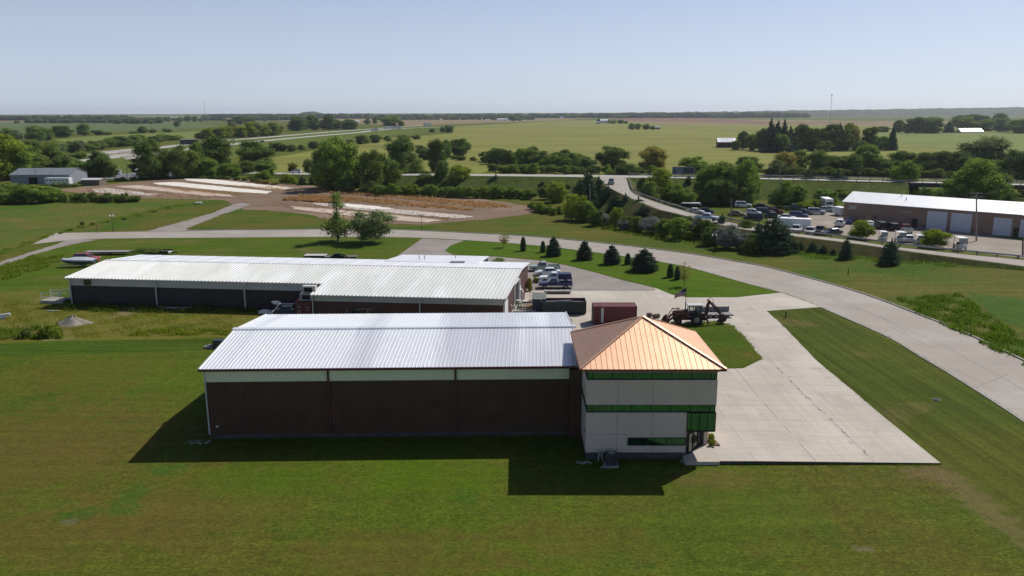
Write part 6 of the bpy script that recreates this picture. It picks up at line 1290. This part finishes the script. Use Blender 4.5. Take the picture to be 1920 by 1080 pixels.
belt('trees between the left fields and the interstate', 'between left fields and interstate', [(95, 292, 264), (170, 284, 262), (210, 276, 256), (260, 272, 256)], 14, [('broad', 'g'), ('broad', 'd'), ('olive', 'g'), ('bush', 'o')], 27)
belt('trees behind the interstate on the left', 'behind the interstate on the left', [(240, 272, 254), (300, 266, 250), (330, 262, 252)], 7, [('broad', 'g'), ('broad', 'm'), ('broad', 'd')], 26)
stand('trees in front of the interstate', 'trees in front of the interstate', 'broad d 282 336 262 52;broad g 306 334 274 38;tall g 340 334 272 36;broad g 362 333 282 40;tall d 402 322 254 62;tall m 388 332 294 36;tall m 425 334 306 34;broad m 440 333 306 26;tall d 478 322 263 60;tall g 500 332 300 40;tall g 462 327 300 34;bush m 496 336 318 30;broad g 372 330 268 30')
stand('bushes behind the white beds', 'bushes behind the white beds', 'bush y 536 343 324 30;bush y 550 345 330 20;cedar n 567 347 329 17;cedar n 590 346 326 22;bush t 549 323 304 20;broad g 580 325 298 26;bush n 602 338 318 28;bush n 516 262 262 1' .replace(';bush n 516 262 262 1', ''))
stand('big trees behind the drying beds', 'big trees behind the drying beds', 'broad m 634 356 256 82;tall g 612 352 270 46;broad g 700 358 278 62;tall g 668 352 290 40;broad d 752 330 258 62;broad g 730 354 296 44;bush d 655 360 330 40;bush d 690 362 335 44;bush g 620 356 328 36;olive g 784 340 296 38;bush m 771 334 312 42;broad d 820 322 262 40;broad d 798 300 277 30;broad d 862 293 258 46;broad n 838 298 262 20;broad y 862 352 309 52;broad g 832 350 302 32;cedar n 930 356 327 40;cedar n 945 356 332 30;bush g 796 350 318 34')
belt('hedge of leafy bushes behind the drying beds', 'in the leafy hedge behind the beds', [(700, 366, 340), (780, 368, 344), (860, 370, 346), (940, 372, 346), (1000, 373, 350)], 26, [('bush', 'b'), ('bush', 'm'), ('bush', 'y'), ('bush', 'b')], 24)
belt('trees along the state road', 'along the far side of the state road', [(905, 300, 282), (940, 312, 278), (1000, 316, 274), (1060, 318, 290), (1110, 322, 284)], 17, [('broad', 'd'), ('bush', 'g'), ('broad', 'g'), ('bush', 'm'), ('bush', 'd')], 34)
stand('round trees beyond the state road', 'round trees beyond the state road', 'broad d 998 306 275 30;broad d 1060 305 280 30;broad d 1146 318 272 60;broad t 1222 322 275 58;olive g 1180 328 306 46;bush d 1166 328 304 30;broad m 1300 326 292 54;broad g 1338 332 308 40;broad d 1400 330 294 52;bush d 1185 327 307 30;bush m 1145 329 316 26;olive g 1360 332 304 34')
belt('bushes along the field ditch', 'along the field ditch', [(745, 282, 262), (800, 290, 276), (860, 300, 292), (920, 304, 292), (950, 305, 292)], 14, [('bush', 'd'), ('bush', 'g'), ('olive', 'g')], 20)
belt('bushes on the interstate bank', 'on the interstate bank', [(505, 284, 262), (548, 284, 268), (640, 275, 258), (700, 268, 248), (790, 260, 250)], 15, [('bush', 'd'), ('bush', 'g'), ('broad', 'd')], 22)
stand('trees at the interstate bend', 'trees at the interstate bend', 'broad d 842 249 235 22;broad d 830 248 238 10;broad g 810 248 241 12;tall m 732 238 217 36;broad g 752 238 226 14;broad n 690 233 221 14;broad n 704 232 221 12')
belt('long dark wood behind the interstate', 'in the wood behind the interstate', [(545, 246, 220), (580, 243, 217), (630, 242, 217), (664, 243, 224)], 13, [('tall', 'd'), ('broad', 'g'), ('broad', 'd')], 24)
belt('yellowish wood left of the interstate', 'in the yellowish wood by the interstate', [(380, 262, 244), (425, 258, 234), (475, 256, 226), (530, 253, 232)], 18, [('broad', 't'), ('broad', 'g'), ('broad', 'y'), ('broad', 'd')], 27)
stand('dark trees in the left far field', 'dark trees in the left far field', 'broad d 450 233 217 26;broad g 466 232 219 22;broad g 434 232 223 16;broad n 270 231 224 12;broad n 282 232 226 12;broad n 300 228 219 12;broad n 316 228 219 12;broad n 338 229 219 12;broad n 352 228 216 12;broad n 366 228 217 12;broad n 376 228 221 8')
# ramp bank
stand('trees and bushes on the ramp bank', 'the ramp bank growth', 'cedar n 1100 392 318 44;cedar n 1122 388 330 40;cedar n 1086 394 335 34;cedar n 1140 392 348 30;bush y 1080 413 360 58;bush m 1100 416 374 34;bush y 1042 380 338 50;bush d 1026 374 344 36;bush y 1012 398 376 26;bush y 1030 400 382 22;cedar n 1172 408 362 44;cedar n 1196 412 368 38;cedar n 1152 408 362 34;cedar d 1205 424 382 44;bush y 1155 426 386 28;olive s 1133 422 398 30;bush d 1118 424 392 34;bush d 1176 430 402 34;olive s 1222 438 404 44;olive s 1168 432 410 26;bush g 1196 434 404 36;bush g 1244 442 408 34;bush m 1272 448 404 50;olive s 1298 446 412 36;bush d 1290 438 402 30;bush y 1295 449 432 34;cedar n 1262 424 396 26;bush d 1320 450 408 36;cedar n 1352 446 400 34;bush d 1334 460 420 40;olive s 1366 466 420 52;olive s 1388 468 434 44;olive s 1345 458 424 34;bush d 1398 452 410 32;cedar n 1420 462 414 30;cedar n 1450 474 404 68;cedar n 1432 474 428 40;cedar n 1470 470 430 36;olive s 1482 456 436 20;bush d 1410 474 436 40')
stand('small junipers on the bare bank', 'small junipers on the bare bank', 'cedar n 1488 474 448 22;cedar n 1500 472 452 17;cedar n 1523 474 452 20;cedar n 1543 478 458 18;cedar n 1562 479 466 12;cedar n 1586 486 446 26;cedar n 1668 496 447 34;cedar n 1580 488 470 14')
stand('round trees in the car lot', 'round trees in the car lot', 'bush y 1612 447 410 46;bush y 1752 463 428 50')
plant('olive', 1540, 438, 424, 24, 't', 'scrubby half bare bush between the white and dark cars'); plant('bush', 1238, 372, 311, 50, 'y', 'bright yellow-green tree at the junction corner, left', 'trees inside the ramp curve', 2)
stand('trees inside the ramp curve', 'trees inside the ramp curve', 'bush g 1208 366 336 30 3;bush g 1220 378 338 42 2;olive o 1232 380 352 30 1;bush m 1262 386 340 46;bush m 1284 388 352 40;bush d 1204 360 330 18 4;cedar n 1290 352 328 16 3;cedar n 1312 366 330 26;broad m 1342 380 304 64;broad g 1372 382 312 60;broad m 1398 382 300 54;broad d 1320 378 322 44;broad d 1352 384 330 60;bush d 1330 384 346 60;bush d 1380 384 346 60;bush n 1400 383 350 44;broad m 1410 374 310 30')
stand('trees between the lot and the bridge', 'trees behind the lot', 'bush y 1505 392 376 40;bush g 1630 372 350 30;bush g 1775 384 352 40;broad g 1845 384 320 56;broad m 1812 384 310 60;bush m 1476 388 336 46;bush m 1496 388 344 40;bush g 1458 388 352 36;cedar d 1512 368 320 42;cedar n 1568 370 318 46;bush m 1598 368 336 34;bush m 1610 366 340 28;tall b 1692 372 300 44;bush y 1524 390 372 34;bush n 1540 384 352 40;broad b 1826 384 299 86;broad b 1790 380 330 48;broad g 1862 378 318 50;bush y 1918 374 346 22;bush b 1556 386 356 34;bush b 1578 376 352 34')
stand('bushes on the bank before the bridge', 'the bank before the bridge', 'bush n 1735 380 350 34;bush n 1765 382 352 36;bush n 1892 384 352 30;bush n 1712 376 350 24;bush d 1416 350 328 26;bush g 1430 360 340 24;bush g 1640 366 344 26;bush g 1660 366 346 26;bush d 1740 378 356 30')  # darkest bushes are added as stand-ins for the shade under the bridge
stand('trees beyond the bridge', 'beyond the bridge', 'broad t 1470 328 286 48;broad g 1498 324 282 32;olive o 1456 330 298 34;broad d 1550 328 288 50;broad g 1530 328 282 40;broad d 1580 328 292 44;broad m 1622 328 272 48;broad g 1600 330 290 34;broad d 1648 330 296 40;broad d 1690 328 282 52;broad g 1672 330 300 34;broad d 1730 330 286 56;broad d 1760 330 283 46;broad d 1790 330 282 50;broad o 1842 328 258 92;broad g 1880 330 286 44;broad d 1900 336 278 50;broad d 1920 336 290 40;broad g 1705 330 300 36;broad d 1812 332 292 50;broad g 1866 336 300 40;broad d 1948 338 282 50')
# far right farm trees
stand('dark farm trees beyond the barn', 'dark farm trees beyond the barn', 'spruce n 1443 284 221 32;spruce n 1456 285 226 36;spruce n 1468 285 224 34;spruce n 1480 284 236 30;spruce d 1450 286 240 34;broad n 1462 286 248 30;bush d 1490 284 262 24;bush d 1380 282 262 18;bush g 1545 285 262 26;bush d 1612 284 262 26;broad d 1394 280 246 26;broad g 1410 282 250 26;broad d 1428 283 240 26;broad d 1505 283 233 40;broad g 1522 283 238 34;broad d 1540 283 240 36;broad d 1558 283 233 34;spruce n 1572 283 230 26;broad y 1592 280 230 32;broad d 1582 283 240 32;broad d 1630 282 238 34;broad n 1650 282 254 24;spruce n 1672 282 234 17;broad n 1660 282 256 18;broad t 1600 282 240 22')
stand('park trees at the far right', 'park trees at the far right', 'broad d 1685 249 225 21;broad d 1655 248 237 24;broad d 1720 250 219 38;broad n 1745 250 220 40;broad d 1702 250 230 22;spruce n 1778 249 226 18;broad g 1810 246 217 42;broad g 1848 246 224 28;broad o 1880 248 222 34;broad g 1912 250 222 40;broad o 1872 238 212 30;broad d 1828 238 214 50;broad d 1800 240 216 30;broad g 1940 250 220 30')
stand('tree clumps in the wide fields', 'tree clumps in the wide fields', 'broad n 1184 243 231 14;broad n 1196 243 231 14;broad n 1212 243 232 16;broad n 1224 243 236 10;broad d 1122 231 222 6;broad n 1150 232 225 14;broad n 1164 232 224 14;broad n 1174 232 227 9;broad n 1142 231 224 6;broad n 963 227 216 17;broad n 975 227 221 10;broad n 1070 222 215 12;broad n 1080 222 215 12;broad n 948 222 216 10;broad n 906 222 216 8;broad n 1190 221 215 12')
belt('shrubs along the field edge', 'along the crop field edge', [(105, 441, 435), (160, 424, 419), (250, 409, 404), (330, 387, 382)], 9, [('bush', 'g'), ('bush', 'm')], 9)
belt('shrubs by the gravel yard', 'by the gravel yard hedge', [(150, 345, 338), (240, 338, 331), (340, 333, 327), (440, 337, 328), (520, 347, 340)], 24, [('bush', 'g'), ('bush', 't'), ('bush', 'd'), ('olive', 'g')], 18)

# far woods: one mass beyond counting
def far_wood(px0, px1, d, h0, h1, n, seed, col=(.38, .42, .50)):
    rg = np.random.default_rng(seed); mesh = ([], []); a = F(px0, 300, d).x; c = F(px1, 300, d).x
    for i in range(n):
        x = a+(c-a)*rg.random(); y = d+rg.normal()*d*.02; h = rg.uniform(h0, h1); w_ = rg.uniform(.7, 1.6)*h
        ico((x, y, h*.45), (w_, w_, h*.55), seed*1000+i, mesh)
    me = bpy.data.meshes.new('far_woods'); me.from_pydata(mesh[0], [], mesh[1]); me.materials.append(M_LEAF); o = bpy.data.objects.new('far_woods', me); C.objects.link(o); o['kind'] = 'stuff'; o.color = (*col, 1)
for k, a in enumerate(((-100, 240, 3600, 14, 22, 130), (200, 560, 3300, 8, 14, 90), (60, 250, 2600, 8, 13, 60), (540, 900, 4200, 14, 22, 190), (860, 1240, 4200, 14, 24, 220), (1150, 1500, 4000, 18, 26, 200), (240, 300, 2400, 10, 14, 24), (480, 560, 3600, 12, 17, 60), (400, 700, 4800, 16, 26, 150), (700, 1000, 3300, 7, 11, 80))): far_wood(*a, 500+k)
# wooded ridge at the right: a long low hill
rg = np.random.default_rng(5); b = MB(); n = 160; xs = np.linspace(F(1180, 300, 4700).x, F(2000, 300, 4700).x, n); vs = []; fs = []
for j, (yy, f_) in enumerate(((4500, 0), (4620, .62), (4760, 1.0), (5200, .7), (5600, 0))):
    for i, x in enumerate(xs):
        t = i/n; hh = (26+26*min(1, max(0, (t-.12)*1.15)))*f_; vs.append((x, yy, hh+(rg.normal()*1.6 if f_ else -1)))
for j in range(4):
    for i in range(n-1): fs.append((j*n+i, j*n+i+1, (j+1)*n+i+1, (j+1)*n+i))
b.add(vs, fs); o = b.build('wooded_hill', mat('wooded_hill_cover', (.045, .062, .026), .95, col2=(.03, .045, .02), scale=.02), kind='structure')
b = MB(); p = F(585, 212, 5600); vs = []; n = 24
b.add([(p.x-170, 5600, -1), (p.x-60, 5600, 34), (p.x+10, 5600, 40), (p.x+90, 5600, 22), (p.x+190, 5600, -1), (p.x, 5750, -1), (p.x, 5450, -1)], [(0, 1, 5), (1, 2, 5), (2, 3, 5), (3, 4, 5), (0, 6, 1), (1, 6, 2), (2, 6, 3), (3, 6, 4)]); o = b.build('spoil_hill', mat('wooded_hill_cover', ()), kind='structure')

# tall weeds, grass and stalks: ground cover
def weeds(name, px, n, h, m_, seed, zb=0.0, w_=.05, col=(1, 1, 1), world=False):
    rg = np.random.default_rng(seed); poly = [P(a, c, 0) for a, c in px] if not world else px
    xs = [p[0] for p in poly]; ys = [p[1] for p in poly]; k = 0; V = []; Fc = []
    X = rg.uniform(min(xs), max(xs), n*4); Y = rg.uniform(min(ys), max(ys), n*4); ins = np.zeros(n*4, bool); j = len(poly)-1
    for i in range(len(poly)):
        xi, yi, xj, yj = poly[i][0], poly[i][1], poly[j][0], poly[j][1]; c = ((yi > Y) != (yj > Y)) & (X < (xj-xi)*(Y-yi)/((yj-yi) or 1e-9)+xi); ins ^= c; j = i
    X = X[ins][:n]; Y = Y[ins][:n]; cl = np.sin(X*.9+seed)*np.sin(Y*.7+seed*2)+.5*np.sin(X*2.3)*np.sin(Y*1.9); keep = cl > rg.uniform(-.7, 1.0, len(X)); X = X[keep]; Y = Y[keep]; m = len(X)
    a = rg.uniform(0, 6.28, m); hh = h*rg.uniform(.45, 1.25, m); ww = w_*rg.uniform(.6, 1.6, m); lx = rg.normal(0, .22, m)*hh; ly = rg.normal(0, .22, m)*hh
    dx, dy = np.cos(a)*ww, np.sin(a)*ww
    q = np.stack([np.stack([X-dx, Y-dy, np.full(m, zb)], 1), np.stack([X+dx, Y+dy, np.full(m, zb)], 1), np.stack([X+lx*.6+dx, Y+ly*.6+dy, zb+hh*.7], 1), np.stack([X+lx, Y+ly, zb+hh], 1)], 1).reshape(-1, 3)
    me = bpy.data.meshes.new(name); me.from_pydata(q.tolist(), [], [(4*i, 4*i+1, 4*i+2, 4*i+3) for i in range(m)]); me.materials.append(m_); o = bpy.data.objects.new(name, me); C.objects.link(o); o['kind'] = 'stuff'; o.color = (*col, 1)
weeds('tall_weeds', [(120, 566), (590, 560), (590, 570), (500, 586), (300, 588), (120, 584)], 12000, .6, M_WEED, 1, w_=.05, col=(.55, .65, .6))
weeds('tall_weeds', [(0, 500), (60, 482), (120, 480), (110, 494), (60, 512), (0, 528)], 7000, .6, M_WEED, 2, w_=.05, col=(.9, .95, .7))
weeds('tall_weeds', [(0, 560), (120, 575), (440, 590), (440, 628), (100, 635), (0, 640)], 16000, .22, M_WEED, 3, w_=.035, col=(1.0, .85, .7))
weeds('tall_weeds', [(-10, 622), (50, 618), (110, 612), (120, 636), (-10, 637)], 2600, .7, M_WEED, 4, w_=.06, col=(.8, .9, .8))
weeds('tall_weeds', [(260, 622), (330, 616), (440, 620), (430, 629), (240, 630)], 3500, .35, M_WEED, 14, w_=.05, col=(1.0, 1.0, .6))
weeds('tall_weeds', [(1680, 560), (1760, 555), (1800, 552), (1925, 640), (1925, 690), (1800, 625), (1720, 590)], 16000, .5, M_WEED, 5, w_=.06, col=(.52, .68, .45))
weeds('tall_weeds', [(1490, 472), (1925, 500), (1925, 508), (1500, 484)], 9000, .5, M_WEED, 6, w_=.05, col=(.6, .75, .7))
weeds('dry_stalks', [(405, 347), (520, 351), (600, 356), (560, 360), (430, 350)], 3000, .45, M_DRY, 7, w_=.09)
weeds('dry_stalks', [(300, 352), (440, 360), (500, 366), (430, 366), (330, 358)], 3500, .45, M_DRY, 8, w_=.09)
for a_, seed_ in (([(590, 358), (740, 366), (940, 384), (960, 390), (900, 390), (740, 372), (600, 362)], 9), ([(560, 366), (700, 374), (880, 392), (900, 396), (840, 393), (680, 380), (560, 371)], 19), ([(540, 372), (640, 378), (620, 381), (530, 376)], 29)):
    weeds('dry_stalks', a_, 14000, .8, M_DRY, seed_, w_=.1, col=(.92, .82, .72))
weeds('dry_stalks', [(500, 380), (600, 385), (760, 398), (860, 411), (840, 414), (740, 402), (600, 390), (510, 388)], 4000, .35, M_DRY, 10, w_=.08, col=(.7, .6, .55))
weeds('dry_stalks', [(160, 352), (420, 368), (440, 372), (300, 370), (170, 366)], 3500, .35, M_DRY, 11, w_=.08, col=(.6, .5, .45))
weeds('crop_edge_weeds', [(330, 383), (345, 386), (180, 422), (105, 441), (-40, 494), (-60, 490), (90, 440), (200, 413)], 5000, .4, M_WEED, 12, w_=.06, col=(.8, .95, .6))
weeds('bank_weeds', [(1100, 425), (1240, 452), (1480, 478), (1480, 462), (1240, 436), (1120, 405)], 9000, .6, M_WEED, 13, w_=.07, col=(.7, .8, .7))

# grass creeping over the edges of the paving
def fringe(pts, wd, dens, h, seed, zb=.0, col=(.62, .8, .6)):
    for i in range(len(pts)-1):
        a, c = Vector((pts[i][0], pts[i][1], 0)), Vector((pts[i+1][0], pts[i+1][1], 0)); yield_ = (c-a).normalized(); nn = Vector((-yield_.y, yield_.x, 0))*wd
        EDGE.append(((a-nn*.5, c-nn*.5, c+nn*.5, a+nn*.5), int(dens*(c-a).length), h, zb))
EDGE = []
fringe([(16.9, 62.30), (35.3, 62.30)], .18, 60, .14, 1); fringe([(35.5, 62.3), (35.55, 82), (35.5, 90.5), (36.8, 108), (37.0, 115)], .25, 45, .13, 2)
fringe([tuple(P(a, c))[:2] for a, c in ((1262, 611), (1347, 601), (1373, 611), (1400, 637), (1429, 673), (1393, 690), (1340, 691))], .3, 40, .12, 3, .05)
fringe([tuple(p)[:2] for p in L3[60:]], .3, 26, .14, 4); fringe([tuple(p)[:2] for p in U3[30:]], .3, 22, .14, 5)
fringe([tuple(wNL)[:2], tuple(wNR)[:2]], .5, 50, .25, 6); fringe([(X0, 63.2), (14.0, 63.1)], .4, 50, .2, 7)
rg = np.random.default_rng(77); V = []
for q, n_, h, zb in EDGE:
    if n_ < 1: continue
    u = rg.random(n_)[:, None]; v = rg.random(n_)[:, None]; a, c, d, e = [np.array(x) for x in q]
    p = (a*(1-u)+c*u)*(1-v)+(e*(1-u)+d*u)*v; cl = np.sin(p[:, 0]*1.7)+np.sin(p[:, 1]*1.3+1); p = p[cl > rg.uniform(-1.6, 1.2, len(p))]; m = len(p)
    an = rg.uniform(0, 6.28, m); w_ = .03; hh = h*rg.uniform(.4, 1.3, m); dx = np.cos(an)*w_; dy = np.sin(an)*w_; X, Y = p[:, 0], p[:, 1]; lx = rg.normal(0, .05, m); ly = rg.normal(0, .05, m)
    V += np.stack([np.stack([X-dx, Y-dy, np.full(m, zb)], 1), np.stack([X+dx, Y+dy, np.full(m, zb)], 1), np.stack([X+lx*.6+dx, Y+ly*.6+dy, zb+hh*.7], 1), np.stack([X+lx, Y+ly, zb+hh], 1)], 1).reshape(-1, 3).tolist()
me = bpy.data.meshes.new('edge_grass'); me.from_pydata(V, [], [(4*i, 4*i+1, 4*i+2, 4*i+3) for i in range(len(V)//4)]); me.materials.append(M_WEED); o = bpy.data.objects.new('edge_grass', me); C.objects.link(o); o['kind'] = 'stuff'; o.color = (.5, .66, .5, 1)

# overhead line
b = MB()
for a, c in ((pt1, pt0), (pt1, pt2)):
    for dx in (-1.2, 0, 1.2):
        q0 = None
        for k in range(13):
            f_ = k/12; p = a.lerp(c, f_)+Vector((dx, 0, -.1-1.2*4*f_*(1-f_)))
            if q0 is not None: b.tube(q0, p, .012, n=4)
            q0 = p
o = b.build('power_line', M_BLACK); o['label'] = 'thin dark overhead wires running between the poles by the garage row'; o['category'] = 'wire'

# ================================================================ AIR
b = MB(); b.box(-9000, -400, -1.2, 9000, 8000, 75); hz = b.build('haze', None, kind='stuff')
hm = bpy.data.materials.new('haze_air'); hm.use_nodes = True; t = hm.node_tree; t.nodes.remove(t.nodes['Principled BSDF']); pv = t.nodes.new('ShaderNodeVolumePrincipled')
pv.inputs['Color'].default_value = (.84, .91, 1, 1); pv.inputs['Density'].default_value = .000055; pv.inputs['Anisotropy'].default_value = .45
t.links.new(pv.outputs[0], t.nodes['Material Output'].inputs['Volume']); hz.data.materials.clear(); hz.data.materials.append(hm)
